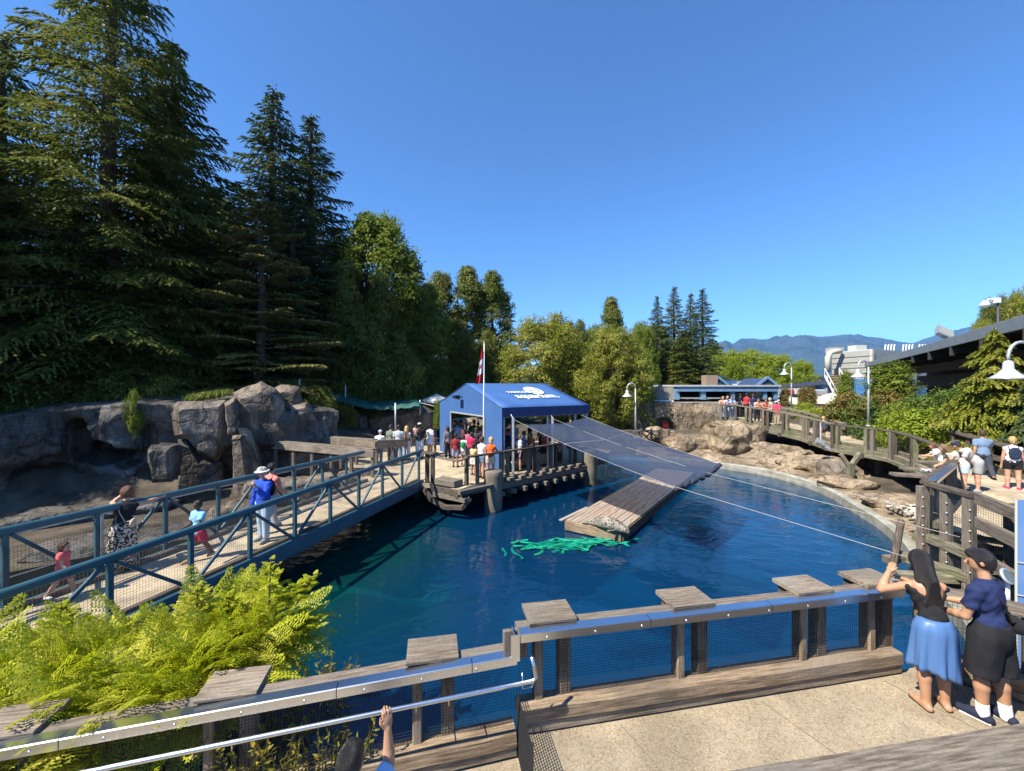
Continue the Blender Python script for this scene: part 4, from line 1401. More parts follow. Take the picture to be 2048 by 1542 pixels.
def boulder(label, c, size, seed, m=ROCK, amp=.26, rz=0, name='boulder', group='boulders round the pool', sub=4, flat=.0, strata=.15):
    bm = bmesh.new()
    bmesh.ops.create_icosphere(bm, subdivisions=sub, radius=1.0)
    off = Vector((seed * 5.1, seed, seed * 2.3))
    for v in bm.verts:
        p = v.co.copy()
        q = 1 + .30 * noise.noise(p * .9 + off)
        # flatten towards a blocky shape
        mx = max(abs(p.x), abs(p.y), abs(p.z))
        v.co = p * q * (1 + .35 * (1 / mx - 1))
        if flat and v.co.z > flat: v.co.z = flat + (v.co.z - flat) * .25
    M = Matrix.Rotation(rz, 3, 'Z') @ Matrix.Diagonal(Vector(size) / 2)
    for v in bm.verts: v.co = M @ v.co
    rough(bm, amp, seed, 1.0, strata)
    for v in bm.verts: v.co += Vector(c)
    return rock_from(bm, name, label, m, (c[0], c[1], c[2] - size[2] / 2), group)


def build_left_wall():
    line = [(-34, 6.5), (-26, 11), (-20.5, 14.3), (-16.5, 16.9), (-13.6, 18.1), (-11.2, 18.9), (-9.0, 21.0)]
    seg = [0]
    for a, b in zip(line[:-1], line[1:]): seg.append(seg[-1] + (Vector(b) - Vector(a)).length)
    ns, nz = 230, 46
    vs = []; fs = []
    caves = [(205, 905, 42, 24, 1.9), (158, 880, 26, 46, 1.6), (215, 972, 26, 18, 1.0), (255, 915, 26, 20, 1.2), (120, 950, 40, 22, .7), (300, 940, 18, 40, .5), (60, 960, 40, 26, .6), (372, 960, 30, 30, .8)]
    for i in range(ns):
        s = seg[-1] * i / (ns - 1)
        k = max(0, min(len(line) - 2, next((q for q in range(len(seg) - 1) if seg[q + 1] >= s), len(seg) - 2)))
        f = (s - seg[k]) / (seg[k + 1] - seg[k])
        p = Vector(line[k]).lerp(Vector(line[k + 1]), f)
        d = (Vector(line[k + 1]) - Vector(line[k])).normalized(); n = Vector((d.y, -d.x))
        top = 2.45 + .35 * math.sin(s * .35) + .3 * noise.noise(Vector((s * .5, 2, 0)))
        for j in range(nz + 5):
            t = min(1, j / nz)
            z = -1.35 + (top + 1.35) * t
            x, y = p.x, p.y
            u = CU + x / y * F; v = CV - (z - CAMZ) / y * F
            o = .35 * noise.fractal(Vector((s * .45, z * .55, 3)), .8, 2, 5)
            o += .18 * math.sin(s * 1.9 + noise.noise(Vector((s * .3, z, 1))) * 2.5)
            b = noise.voronoi(Vector((s * .5, z * .45, 7)))[0]; o += .35 * min(.5, b[1] - b[0])
            o += .55 * sstep(.45, .6, t + .08 * noise.noise(Vector((s * .8, 0, 4))))            # overhanging upper course
            o -= .5 * sstep(.5, 0, t) * .6
            for cu, cv, ru, rv, dp in caves:
                q = ((u - cu) / ru) ** 2 + ((v - cv) / rv) ** 2 + .35 * noise.noise(Vector((s, z, 9)))
                o -= dp * sstep(1.3, .65, q)
            if j > nz:
                o -= (j - nz) * 1.1; z = top + .12 * (j - nz) + .2 * noise.noise(Vector((s * .6, j, 0)))
            vs.append((x + n.x * o, y + n.y * o, z))
    m = nz + 5
    for i in range(ns - 1):
        for j in range(m - 1):
            a = i * m + j
            fs.append((a, a + m, a + m + 1, a + 1))
    me = bpy.data.meshes.new('rock_wall'); me.from_pydata(vs, [], fs); me.update()
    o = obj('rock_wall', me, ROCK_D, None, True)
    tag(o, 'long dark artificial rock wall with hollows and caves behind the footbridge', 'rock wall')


build_left_wall()
slab('broad blocky rock with sunlit left edge and dark overhang under the grass tuft', [(342, 812), (352, 804), (450, 800), (455, 842), (446, 905), (430, 925), (398, 915), (372, 880), (345, 872), (340, 840)], 16.9, 28, 2.2, .35, ROCK, 1)
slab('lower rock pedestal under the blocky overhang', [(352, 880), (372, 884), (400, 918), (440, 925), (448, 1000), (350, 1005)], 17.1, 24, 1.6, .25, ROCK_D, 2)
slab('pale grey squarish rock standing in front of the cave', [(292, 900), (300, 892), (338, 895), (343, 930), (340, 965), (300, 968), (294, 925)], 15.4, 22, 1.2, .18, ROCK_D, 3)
slab('narrow upright rock slab beside the big tilted slab', [(447, 806), (468, 796), (478, 850), (470, 872), (455, 872)], 17.2, 30, 1.2, .16, ROCK, 4)
slab('tallest tilted rock slab of the cliff', [(464, 786), (496, 772), (521, 763), (552, 778), (566, 805), (569, 850), (572, 878), (520, 885), (488, 868), (476, 830)], 18.2, 26, 1.8, .45, ROCK, 5, amp=.07, cuts=4)
slab('slanted sunlit rock rib under the tallest slab', [(474, 855), (486, 862), (500, 905), (512, 950), (496, 955), (486, 905)], 17.4, 10, .9, .12, ROCK_L, 6)
slab('cracked rock pillar right of the dark cleft', [(462, 872), (480, 870), (492, 930), (498, 995), (466, 1002), (462, 935)], 16.8, 8, 1.0, .14, ROCK, 7)
slab('jagged rock slab with a thin bright left edge behind the tallest slab', [(546, 776), (560, 770), (596, 774), (600, 805), (582, 815), (588, 872), (570, 878)], 20.0, 22, 1.5, .35, ROCK, 8)
slab('leaning rock with an undercut base at the end of the cliff', [(575, 812), (612, 805), (628, 826), (630, 840), (606, 846), (592, 872), (580, 868)], 19.6, 20, 1.4, .25, ROCK, 9)
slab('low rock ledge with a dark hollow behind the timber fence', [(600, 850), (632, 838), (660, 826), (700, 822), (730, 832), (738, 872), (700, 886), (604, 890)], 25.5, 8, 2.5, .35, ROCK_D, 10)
slab('rounded rock with cave mouth left of the tent', [(722, 840), (765, 826), (800, 815), (845, 812), (868, 824), (874, 886), (724, 890)], 26.5, 6, 2.5, .55, ROCK, 11)
slab('small pointed rock by the green awning', [(624, 842), (642, 826), (652, 838), (656, 856), (630, 862)], 24.4, 12, .8, .15, ROCK_D, 12)
slab('smooth rock seen through the tent doorway', [(880, 850), (905, 838), (950, 836), (975, 846), (985, 880), (885, 885)], 29.5, 0, 2.0, .35, ROCK_L, 13)
boulder('flat dark rock on the floor of the dry pool', (-11.2, 12.6, -1.15), (4.4, 2.6, .6), 21, ROCK_D, 0.192, .3)
boulder('low dark rock ledge at the foot of the rock wall', (-14.8, 14.8, -1.05), (5.2, 1.8, .7), 22, ROCK_D, 0.224, .45)
boulder('rough stained rock below the timber fence', (-8.6, 16.2, -.65), (3.2, 2.2, 1.3), 23, ROCK, 0.256, .2)
boulder('small rough rock beside the footbridge end', (-6.4, 17.6, -.5), (2.0, 1.4, 1.0), 24, ROCK, 0.224, .6)
boulder('pale rock lump behind the footbridge mesh', (-9.4, 14.2, -.9), (1.6, 1.1, .8), 25, ROCK, 0.192, .1)


# right-hand side --------------------------------------------------
def build_ledge():
    ks = [k if k <= NTH // 2 else k - NTH for k in range(NTH)]
    ks = sorted(k for k in ks if -1.0 < 2 * math.pi * k / NTH < 1.2)
    offs = [.25, .3, .5, .8, 1.1, 1.5, 1.9, 2.3, 2.8, 3.3, 3.8, 4.4, 5.0]
    sub = 3
    vs = []; fs = []
    kk = np.arange(ks[0], ks[-1] + 1e-6, 1.0 / sub)
    for i, k in enumerate(kk):
        th = 2 * math.pi * k / NTH
        r0 = np.interp(k % NTH, range(NTH + 1), list(_pr) + [_pr[0]])
        for j, o in enumerate(offs):
            r = r0 + o
            x = PC.x + r * math.cos(th); y = PC.y + r * math.sin(th)
            q = Vector((x * .7, y * .7, 1))
            z = -.90 + .16 * sstep(.25, 1.0, o) + .5 * sstep(.8, 3.6, o) * (0.5 + .7 * noise.noise(Vector((th * 5, 3, 0))))
            if o > .26:
                z += .13 * noise.fractal(q, .8, 2, 4) + .18 * max(0, noise.noise(Vector((x * .9, y * .9, 8))))
                b = noise.voronoi(q * 1.2)[0]; z += .14 * min(.35, b[1] - b[0]) - .03
            lim = 1.9 if y < 20.5 else 4.0
            if o > lim: z -= .75 * (o - lim)
            vs.append((x, y, z))
    n = len(offs)
    for i in range(len(kk) - 1):
        for j in range(n - 1):
            a = i * n + j
            fs.append((a, a + 1, a + n + 1, a + n))
    fs = [tuple(reversed(f)) for f in fs]
    me = bpy.data.meshes.new('rock_ledge'); me.from_pydata(vs, [], fs); me.update()
    tag(obj('rock_ledge', me, ROCK_L, None, True), 'curved sandy rock ledge round the far side of the pool', 'rock ledge')


build_ledge()
boulder('large rounded boulder with an undercut beside the pool', (14.0, 26.6, .25), (3.3, 2.6, 2.3), 31, ROCK_L, 0.288, .3, sub=5, flat=.7)
boulder('broad low boulder left of the large rounded one', (11.6, 27.3, -0.295), (3.2, 2.2, 1.11), 32, ROCK_L, 0.256, .1)
boulder('rock hump below the cave mouth', (10.6, 29.6, -0.008), (2.6, 1.8, 1.184), 33, ROCK_L, 0.240)
boulder('ridged sandy rock right of the large boulder', (15.9, 24.6, -0.469), (3.6, 2, 0.962), 34, ROCK_L, 0.192, -.7, strata=.6)
boulder('folded sandy rock under the boardwalk bend', (15.6, 21.6, -0.593), (3, 2, 0.814), 35, ROCK_L, 0.192, -1.2, strata=.7)
boulder('low domed rock by the coping near the dark hollow', (13.9, 14.9, -0.6475), (2, 1.5, 0.555), 36, ROCK_L, 0.112, -.6)
boulder('flat stepped rock beside the coping', (14.4, 17.8, -0.691), (2.2, 1.6, 0.518), 37, ROCK_L, 0.160, -1.1)
boulder('mossy round rock under the boardwalk', (15.9, 20.4, -0.517), (1.8, 1.3, 0.666), 38, ROCK, 0.160, .4)


def build_pebbles():
    r = random.Random(3)
    vs = []; fs = []
    ico = bmesh.new(); bmesh.ops.create_icosphere(ico, subdivisions=1, radius=1.0)
    base = [v.co.copy() for v in ico.verts]; tri = [[v.index for v in f.verts] for f in ico.faces]; ico.free()
    for _ in range(900):
        t = r.random()
        x = 13.3 - 1.6 * t + r.gauss(0, .35) + .35; y = 13.9 - 3.4 * t + r.gauss(0, .3)
        s = r.uniform(.03, .085)
        sq = Vector((s * r.uniform(.9, 1.5), s, s * .6)); rz = r.uniform(0, 3.1)
        c, sn = math.cos(rz), math.sin(rz); k = len(vs)
        z = -.56 + r.uniform(0, .08)
        for b in base:
            q = Vector((b.x * sq.x, b.y * sq.y, b.z * sq.z)); vs.append((x + q.x * c - q.y * sn, y + q.x * sn + q.y * c, z + q.z))
        fs += [tuple(i + k for i in f) for f in tri]
    me = bpy.data.meshes.new('pebbles'); me.from_pydata(vs, [], fs); me.update()
    o = obj('pebbles', me, mat('pale_pebbles', (0.30, 0.27, 0.22), (0.62, 0.58, 0.50), 6, rough=.8), None, True)
    tag(o, 'pale pebbles spilled beside the boardwalk piles', 'pebbles', kind='stuff')
    b = MB(); b.prism([Vector((12.2, 9.9, -.75)), Vector((14.6, 9.6, -.75)), Vector((15.0, 14.2, -.75)), Vector((13.2, 14.9, -.75))], (0, 0, .16))
    struct(b.build('gravel_bed', mat('gravel_soil', (0.20, 0.17, 0.13), (0.36, 0.32, 0.26), 20, rough=.95, bump=.6)))


build_pebbles()


def build_cave_wall():
    """Concrete rockwork wall under the pavilion with an arched cave mouth."""
    t = thing('grotto_wall', 'sandy concrete rock wall with an arched cave mouth below the pavilion', 'wall', P(1365, 878, 32.5))
    y0 = 32.5
    x0, x1 = P(1268, 0, y0).x, P(1446, 0, y0).x
    nx, nz = 90, 46
    vs = []; fs = []
    cx, cz = P(1326, 862, y0).x, P(1326, 862, y0).z
    for j in range(nz + 1):
        for i in range(nx + 1):
            x = x0 + (x1 - x0) * i / nx; z = -.9 + 3.1 * j / nz
            y = y0 + .5 * sstep(11.6, 11.9, x) * 0 - .08 * noise.fractal(Vector((x * .7, z * .7, 2)), .8, 2, 4) - .3 * sstep(12.4, 12.8, x) * sstep(2.2, 1.2, z)
            b = noise.voronoi(Vector((x * .5, z * .6, 1)))[0]; y -= .10 * min(.5, b[1] - b[0])
            q = ((x - cx) / .95) ** 2 + (max(0, z - cz) / 1.0) ** 2
            if z > cz - 1.2: y += 2.2 * sstep(1.15, .8, q)
            vs.append((x, y, z))
    for j in range(nz):
        for i in range(nx):
            a = j * (nx + 1) + i
            fs.append((a, a + 1, a + nx + 2, a + nx + 1))
    me = bpy.data.meshes.new('rock_face'); me.from_pydata(vs, [], fs); me.update()
    obj('rock_face', me, ROCK_L, t, True)
    MB().box(((x0 + x1) / 2 + .6, y0 + 3.2, .6), (x1 - x0 + 1.2, 5.0, 3.1)).build('fill_block', CONC_G, t)
    # red equipment box in the mouth, its own thing
    e = thing('red_cabinet', 'red cabinet standing inside the cave mouth', 'cabinet', (cx + .25, y0 + .3, -.5))
    MB().box((cx + .28, y0 + .45, .02), (.52, .4, 1.3)).build('cabinet_body', mat('red_paint', (0.45, 0.03, 0.02), rough=.5), e)
    MB().box((cx + .28, y0 + .235, .02), (.44, .02, 1.15)).build('cabinet_door', mat('red_paint_door', (0.5, 0.05, 0.03), rough=.45), e)


build_cave_wall()
# ================================================================== boardwalk on the right
BW = [(14.5, 29.0, 2.29), (15.3, 28.5, 2.27), (15.8, 28.0, 2.17), (16.3, 27.0, 2.07), (17.0, 26.0, 1.88), (17.35, 24.6, 1.74), (17.3, 23.6, 1.66), (17.0, 22.0, 1.56),
      (17.3, 20.3, 1.53), (17.6, 19.2, 1.50), (17.0, 17.5, 1.42), (15.9, 15.5, 1.36), (14.7, 13.9, 1.30), (13.3, 12.5, 1.25), (9.95, 9.95, 1.25)]


def build_boardwalk():
    t = thing('boardwalk', 'weathered timber boardwalk with paired posts curving round the far side of the pool', 'boardwalk', (17.5, 20, .4))
    pts = [Vector((x, y, z - 1.1)) for x, y, z in BW]
    # inner edge, about 3 m further from the pool
    inner = []
    for i, p in enumerate(pts):
        a = pts[max(0, i - 1)]; b = pts[min(len(pts) - 1, i + 1)]
        d = (b - a); d.z = 0; d.normalize(); n = Vector((-d.y, d.x, 0))
        w = 3.2 if i < 11 else 3.4
        q = p + n * w; inner.append(q)
    inner[-1] = Vector((13.6, 7.0, .15)); inner[-2] = Vector((17.6, 10.6, .18)); inner[-3] = Vector((18.6, 12.6, .22))
    mb = MB()
    vs = []
    for a, b in zip(pts, inner): vs += [a, b, a - Vector((0, 0, .18)), b - Vector((0, 0, .18))]
    fs = []
    for i in range(len(pts) - 1):
        g = 4 * i
        fs += [(g, g + 4, g + 5, g + 1), (g + 2, g + 3, g + 7, g + 6), (g, g + 2, g + 6, g + 4), (g + 1, g + 5, g + 7, g + 3)]
    mb.add(vs, [tuple(reversed(f)) for f in fs])
    mb.build('path_surface', CONC_B, t)
    for i in range(len(pts) - 1):
        a, b = pts[i], pts[i + 1]
        dd = (b - a); d = dd.normalized(); n = Vector((d.y, -d.x, 0)).normalized()       # towards the pool
        up = Vector((0, 0, 1))
        last = i == len(pts) - 2
        beam('edge_timber', a + n * .06 - up * .12, b + n * .06 - up * .12, .16, .26, WOOD_MOSS, t, over=.02)
        beam('edge_timber', a + n * .20 - up * .30, b + n * .20 - up * .30, .14, .16, WOOD_MOSS, t, over=.02)
        beam('kerb_timber', a - n * .14 + up * .09, b - n * .14 + up * .09, .16, .16, WOOD_MOSS, t)
        if not last:
            beam('top_rail', a + up * 1.04, b + up * 1.04, .24, .08, WOOD_DARK if i > 6 else WOOD, t, over=.02)
            for k, off in enumerate((.10, .38)):
                if dd.length < .9 and k: continue
                p = a + d * off
                beam('post', p + n * .10 - up * .42, p + n * .10 + up * 1.0, .16, .17, (WOOD, WOOD_DARK, WOOD_MOSS)[(i + k) % 3], t, up=n)
            wires('wire_mesh', a + up * .12, d, up, dd.length, .82, .06, .002, BLACK_WIRE, t)
        if i >= 6:                                  # added dark boards standing in for the deep shade under the path
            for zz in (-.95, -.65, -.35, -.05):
                if zz < a.z - .3: beam('shade_board', a - n * 1.5 + Vector((0, 0, zz - a.z)), b - n * 1.5 + Vector((0, 0, zz - b.z)), .05, .29, WOOD_DARK, t)
        # piles and bearers underneath
        if i % 2 == 0 or i > 9:
            q = a - n * .9
            beam('pile', (q.x, q.y, -1.0), (q.x, q.y, a.z - .2), .24, .24, WOOD_DARK, t)
            beam('bearer', a + n * .35 - up * .30, a - n * 2.6 - up * .30, .2, .24, WOOD_DARK, t)
    # diagonal rail run with its steel cap
    a, b = Vector((9.95, 9.95, 1.22)), Vector((13.3, 12.5, 1.24))
    d = (b - a).normalized()
    r = beam('top_rail', a, b, .26, .08, WOOD_DARK, t)
    cap_metal('steel_cap', a + Vector((d.y, -d.x, 0)) * .14 + Vector((0, 0, .035)) + d * .15, b + Vector((d.y, -d.x, 0)) * .14 + Vector((0, 0, .035)) - d * .6, r, w=.14)
    for s in (.15, 1.2, 1.5, 2.7, 3.0, 3.9):
        p = a + d * s
        beam('post', (p.x, p.y, -.3), (p.x, p.y, 1.18), .16, .16, WOOD if s < 2 else WOOD_DARK, t)
    wires('wire_mesh', a + Vector((0, 0, -1.05)), d, (0, 0, 1), 4.2, 1.0, .05, .002, BLACK_WIRE, t)
    # projecting sitting ledges at the platform corner
    for k, (u, v, dd) in enumerate(((1868, 924, 14.4), (1846, 938, 13.0), (1832, 950, 11.6))):
        p = P(u, v, dd)
        beam('ledge_board', p + Vector((-.55, .1, 0)), p + Vector((.45, -.1, -.03)), .34, .08, WOOD, t)
    # Y brace
    p = P(1700, 905, 19.0)
    beam('pile', (p.x, p.y, -.6), (p.x, p.y, .0), .26, .26, WOOD_MOSS, t)
    beam('brace', (p.x, p.y, -.2), (p.x + .55, p.y + .1, .42), .18, .18, WOOD_MOSS, t)
    beam('brace', (p.x, p.y, -.2), (p.x - .35, p.y + .1, .40), .16, .16, WOOD_MOSS, t)
    # far side railings
    f = thing('timber_railing', 'plain timber railing along the planted side of the boardwalk bend', 'railing', (20, 25, .6))
    q = [P(1545, 812, 30.5), P(1610, 825, 27.5), P(1690, 848, 24.0)]
    for a, b in zip(q[:-1], q[1:]):
        beam('top_rail', a, b, .26, .10, WOOD, f)
        beam('lower_rail', a - Vector((0, 0, .25)), b - Vector((0, 0, .25)), .08, .2, WOOD, f)
        for s in (.1, .5, .9):
            c = a.lerp(b, s); beam('post', c - Vector((0, 0, 1.1)), c - Vector((0, 0, .05)), .14, .14, WOOD, f)
    f = thing('timber_railing', 'dark timber railing behind the man in the blue shirt', 'railing', (19, 14.5, .2))
    q = [P(1904, 862, 16.8), P(1975, 882, 15.6), P(2070, 905, 14.2)]
    for a, b in zip(q[:-1], q[1:]):
        beam('top_rail', a, b, .34, .10, WOOD_DARK, f)
        beam('lower_rail', a - Vector((0, 0, .55)), b - Vector((0, 0, .55)), .07, .2, WOOD_DARK, f)
        beam('lower_rail', a - Vector((0, 0, 1.0)), b - Vector((0, 0, 1.0)), .12, .2, WOOD_DARK, f)
        for s in (.05, .5, .95):
            c = a.lerp(b, s); beam('post', c - Vector((0, 0, 1.35)), c - Vector((0, 0, .05)), .14, .14, WOOD_DARK, f)


build_boardwalk()


def build_mesh_gate():
    """Tall mesh fence on bolted timber posts below the boardwalk corner, running towards the near deck."""
    t = thing('mesh_fence', 'tall wire mesh fence on bolted timber posts below the boardwalk corner', 'fence', (9.8, 9, -.6))
    a = Vector((9.85, 9.8, 0)); b = Vector((9.75, 8.85, 0)); c = Vector((9.65, 8.0, 0)); e = Vector((8.6, 5.9, 0))
    up = Vector((0, 0, 1))
    beam('top_rail', a + up * 1.22, b + up * 1.22 - Vector((0, .1, 0)), .24, .10, WOOD_DARK, t)
    for p, wdt in ((a + Vector((-.1, .05, 0)), .2), (a.lerp(b, .45), .17), (b, .18)):
        po = beam('post', p - up * 1.0, p + up * 1.16, wdt, .16, WOOD, t)
        for z in np.arange(-.4, 1.1, .22):
            MB().lathe([(.0, .012), (.018, .008), (.02, 0)], (0, 0, 0), 8).build('bolt', GALV, po, True).matrix_basis = Matrix.Translation(p + Vector((-.09, -.09, float(z)))) @ Matrix.Rotation(rad(-60), 4, 'Y')
    d = (c - a)
    wires('wire_mesh', a - up * .9, d, up, d.length, 2.0, .05, .0026, BLACK_WIRE, t)
    beam('kick_beam', a - up * .05, c - up * .05, .2, .2, WOOD_MOSS, t)
    beam('kick_beam', a - up * .55 + Vector((-.5, .2, 0)), b - up * .55, .2, .2, WOOD_MOSS, t)
    beam('diagonal_brace', Vector((8.35, 9.2, -1.05)), Vector((9.75, 10.4, .15)), .13, .13, WOOD_DARK, t)
    beam('kick_beam', Vector((8.7, 9.4, -.75)), Vector((9.9, 9.0, -.65)), .2, .18, WOOD_MOSS, t)
    beam('kick_beam', Vector((8.9, 9.9, -.6)), Vector((9.9, 9.9, -.5)), .18, .16, WOOD, t)
    # heavy guard of posts and boards next to it
    g = thing('timber_guard', 'heavy timber guard of thick posts and three broad boards at the frame edge', 'guard', (9.4, 7.6, 0))
    for p in (c + Vector((.05, 0, 0)), c + Vector((-.18, -.45, 0))):
        beam('post', p - up * 1.3, p + up * 1.25, .24, .22, WOOD_DARK, g)
    for k, z in enumerate((1.22, .72, .05)):
        o = Vector((-.16, 0, 0))
        beam('board', c + o + Vector((.1, .55, 0)) + up * z, e + o + up * z, .10, .24, WOOD, g)
    # blue tinted panel at the picture edge
    pn = thing('glazed_panel', 'pale blue glazed screen panel at the frame edge beside the timber guard', 'screen', (7.9, 6.3, 0))
    gm, nt, out = _mat('tinted_panel')
    bs = nt.nodes.new('ShaderNodeBsdfPrincipled'); bs.inputs['Base Color'].default_value = (0.13, 0.25, 0.50, 1); bs.inputs['Roughness'].default_value = .08; bs.inputs['Specular IOR Level'].default_value = .8
    nt.links.new(bs.outputs[0], out.inputs[0])
    x = P(2034, 0, 6.35).x
    MB().prism([Vector((x, 6.35, -.9)), Vector((x + .9, 6.1, -.9)), Vector((x + .9, 6.1, 1.80)), Vector((x, 6.35, 1.80))], (0, .02, 0)).build('panel_glass', gm, pn)
    beam('panel_edge', (x, 6.36, -.9), (x, 6.36, 1.8), .03, .03, mat('edge_strip', (0.5, 0.52, 0.45), rough=.4), pn)
    for z in (.35, .85):
        MB().bar((x - .01, 6.34, z), (x + .9, 6.09, z - .06), .012, .012).build('panel_wire', ROPE, pn)


build_mesh_gate()


def litter(label, p, s, seed):
    r = random.Random(seed)
    mb = MB()
    for k in range(4):
        c = Vector(p) + Vector((r.uniform(-s, s), r.uniform(-s, s), r.uniform(0, s * .6)))
        q = [c + Vector((r.uniform(-s, s), r.uniform(-s, s), r.uniform(-.3 * s, .5 * s))) for _ in range(4)]
        mb.add(q, [(0, 1, 2), (0, 2, 3), (0, 3, 1)])
    o = mb.build('crumpled_paper', WHITE); tag(o, label, 'litter')


litter('crumpled white paper on the boardwalk ledge', P(1856, 944, 11.5), .10, 3)
_o = thing('flood_lamp', 'pair of silver flood lamps hung on the boardwalk edge below the child', 'lamp', P(1644, 890, 20.8))
for (u, v, s) in ((1640, 884, .42), (1653, 895, .34)):
    c = P(u, v, 20.6)
    M = Matrix.Translation(c) @ Matrix.Rotation(rad(30), 4, 'Y') @ Matrix.Rotation(rad(-35), 4, 'X')
    q = MB(); w = s / 2
    q.add([(-w, -.05, -w * .7), (w, -.05, -w * .7), (w, -.05, w * .7), (-w, -.05, w * .7), (-w * .6, .15, -w * .4), (w * .6, .15, -w * .4), (w * .6, .15, w * .4), (-w * .6, .15, w * .4)],
          [(0, 1, 2, 3), (4, 7, 6, 5), (0, 4, 5, 1), (3, 2, 6, 7), (0, 3, 7, 4), (1, 5, 6, 2)])
    obj('lamp_housing', q.mesh('lamp_housing'), GALV, _o, basis=M)
MB().tube([P(1641, 845, 20.9), P(1641, 878, 20.7)], .03, 8).build('stem', GALV, _o)


# ================================================================== timber fences and awning behind the footbridge
def rail_fence(label, a, b, posts, dark=False):
    t = thing('timber_fence', label, 'fence', (a.x, a.y, -.4), 'timber fences behind the footbridge')
    m = WOOD_PALE
    beam('top_rail', a, b, .10, .30, m, t)
    beam('cap_board', a + Vector((0, .14, .17)), b + Vector((0, .14, .17)), .34, .06, WOOD, t)
    for k in range(posts):
        c = a.lerp(b, (k + .1) / (posts - .8) if posts > 1 else 0)
        beam('post', c + Vector((0, .1, -1.3)), c + Vector((0, .1, .1)), .12, .14, WOOD, t)
    d = b - a
    wires('wire_mesh', a + Vector((0, .05, -1.1)), d, (0, 0, 1), d.length, 1.0, .06, .002, BLACK_WIRE, t)


rail_fence('front timber rail fence with broad boards behind the footbridge', P(512, 888, 19.0), P(748, 908, 16.6), 7)
rail_fence('rear timber rail fence with notched board nearer the tent', P(592, 877, 21.2), P(748, 888, 18.8), 6)
rail_fence('short timber fence beside the people left of the tent', P(748, 890, 18.6), P(872, 884, 22.5), 5)


def build_awning():
    t = thing('green_awning', 'dark green scalloped awning slung over the low rocks', 'awning', P(740, 880, 26.5))
    m = mat('green_canvas', (0.012, 0.075, 0.062), (0.02, 0.10, 0.082), 2, rough=.7, bump=.3, bscale=5)
    c = [P(648, 786, 25.5), P(842, 806, 24.5), P(835, 798, 28.5), P(690, 779, 29)]
    nx, ny = 30, 10; vs = []; fs = []
    for j in range(ny + 1):
        for i in range(nx + 1):
            u, v = i / nx, j / ny
            p = c[0].lerp(c[1], u).lerp(c[3].lerp(c[2], u), v)
            p = p - Vector((0, 0, .5 * math.sin(math.pi * u) * (1 - .4 * v) + .04 * math.sin(i * 1.5)))
            if j == 0: p = p - Vector((0, 0, .12 + .07 * abs(math.sin(i * math.pi / 2 + .3))))
            vs.append(p)
    for j in range(ny):
        for i in range(nx):
            a = j * (nx + 1) + i; fs.append((a, a + 1, a + nx + 2, a + nx + 1))
    mb = MB(); mb.add(vs, fs); o = mb.build('canvas', m, t, True)
    s = o.modifiers.new('thickness', 'SOLIDIFY'); s.thickness = .01
    for u, v0, v1, d in ((791, 806, 870, 22.5), (691, 770, 830, 26.5), (599, 758, 800, 23), (840, 800, 830, 26.5)):
        MB().tube([P(u, v1, d), P(u, v0, d)], .045, 8).build('awning_pole', GALV, t, True)
    MB().tube([P(842, 806, 24.5), P(868, 812, 23.6)], .015, 6).build('guy_line', ROPE, t)


build_awning()


def parasol(label, p, r, h, m, group=None, pts=8):
    t = thing('parasol', label, 'parasol', p, group)
    p = Vector(p)
    MB().tube([p, p + Vector((0, 0, h))], .03, 8).build('pole', GALV, t, True)
    vs = [p + Vector((0, 0, h + .05))]
    for k in range(pts * 2):
        a = math.pi * k / pts; rr = r if k % 2 == 0 else r * .94
        vs.append(p + Vector((rr * math.cos(a), rr * math.sin(a), h - r * .36)))
    n = pts * 2
    fs = [(0, 1 + k, 1 + (k + 1) % n) for k in range(n)]
    for k in range(n):
        q = vs[1 + k]; vs.append(q - Vector((0, 0, .16)))
    fs += [(1 + k, 1 + n + k, 1 + n + (k + 1) % n, 1 + (k + 1) % n) for k in range(n)]
    mb = MB(); mb.add(vs, fs); mb.build('canopy', m, t)


CREAM = mat('cream_canvas', (0.62, 0.56, 0.42), (0.70, 0.64, 0.50), 2, rough=.8)
parasol('grey-white parasol standing behind the blue tent gable', P(873, 842, 29), 1.1, 1.85, mat('grey_canvas', (0.5, 0.5, 0.47), rough=.8))
for k, (u, d) in enumerate(((1572, 42), (1622, 40), (1668, 38))):
    parasol(('cream parasol beside the pavilion end', 'cream parasol between the reddish shrubs and the stairs', 'cream parasol in front of the yellow stairs')[k], P(u, 840, d), 2.3, 2.5, CREAM, 'cream cafe parasols')
for u, lab in ((997, 'white pointed tent peak left of the blue ridge behind the tent'), (1025, 'white pointed tent peak right of the other behind the tent')):
    p = P(u, 800, 46)
    t = thing('white_marquee', lab, 'marquee', (p.x, p.y, .2), 'white marquees behind the tent')
    MB().lathe([(1.5, 2.3), (1.3, 2.5), (.5, 3.1), (.1, 3.7), (.0, 4.0)], (p.x, p.y, 0), 4).build('marquee_roof', WHITE, t)
    for a in range(4):
        MB().tube([(p.x + 1.05 * math.cos(math.pi / 2 * a + .78), p.y + 1.05 * math.sin(math.pi / 2 * a + .78), .2), (p.x + 1.05 * math.cos(math.pi / 2 * a + .78), p.y + 1.05 * math.sin(math.pi / 2 * a + .78), 2.5)], .04, 6).build('marquee_leg', GALV, t)


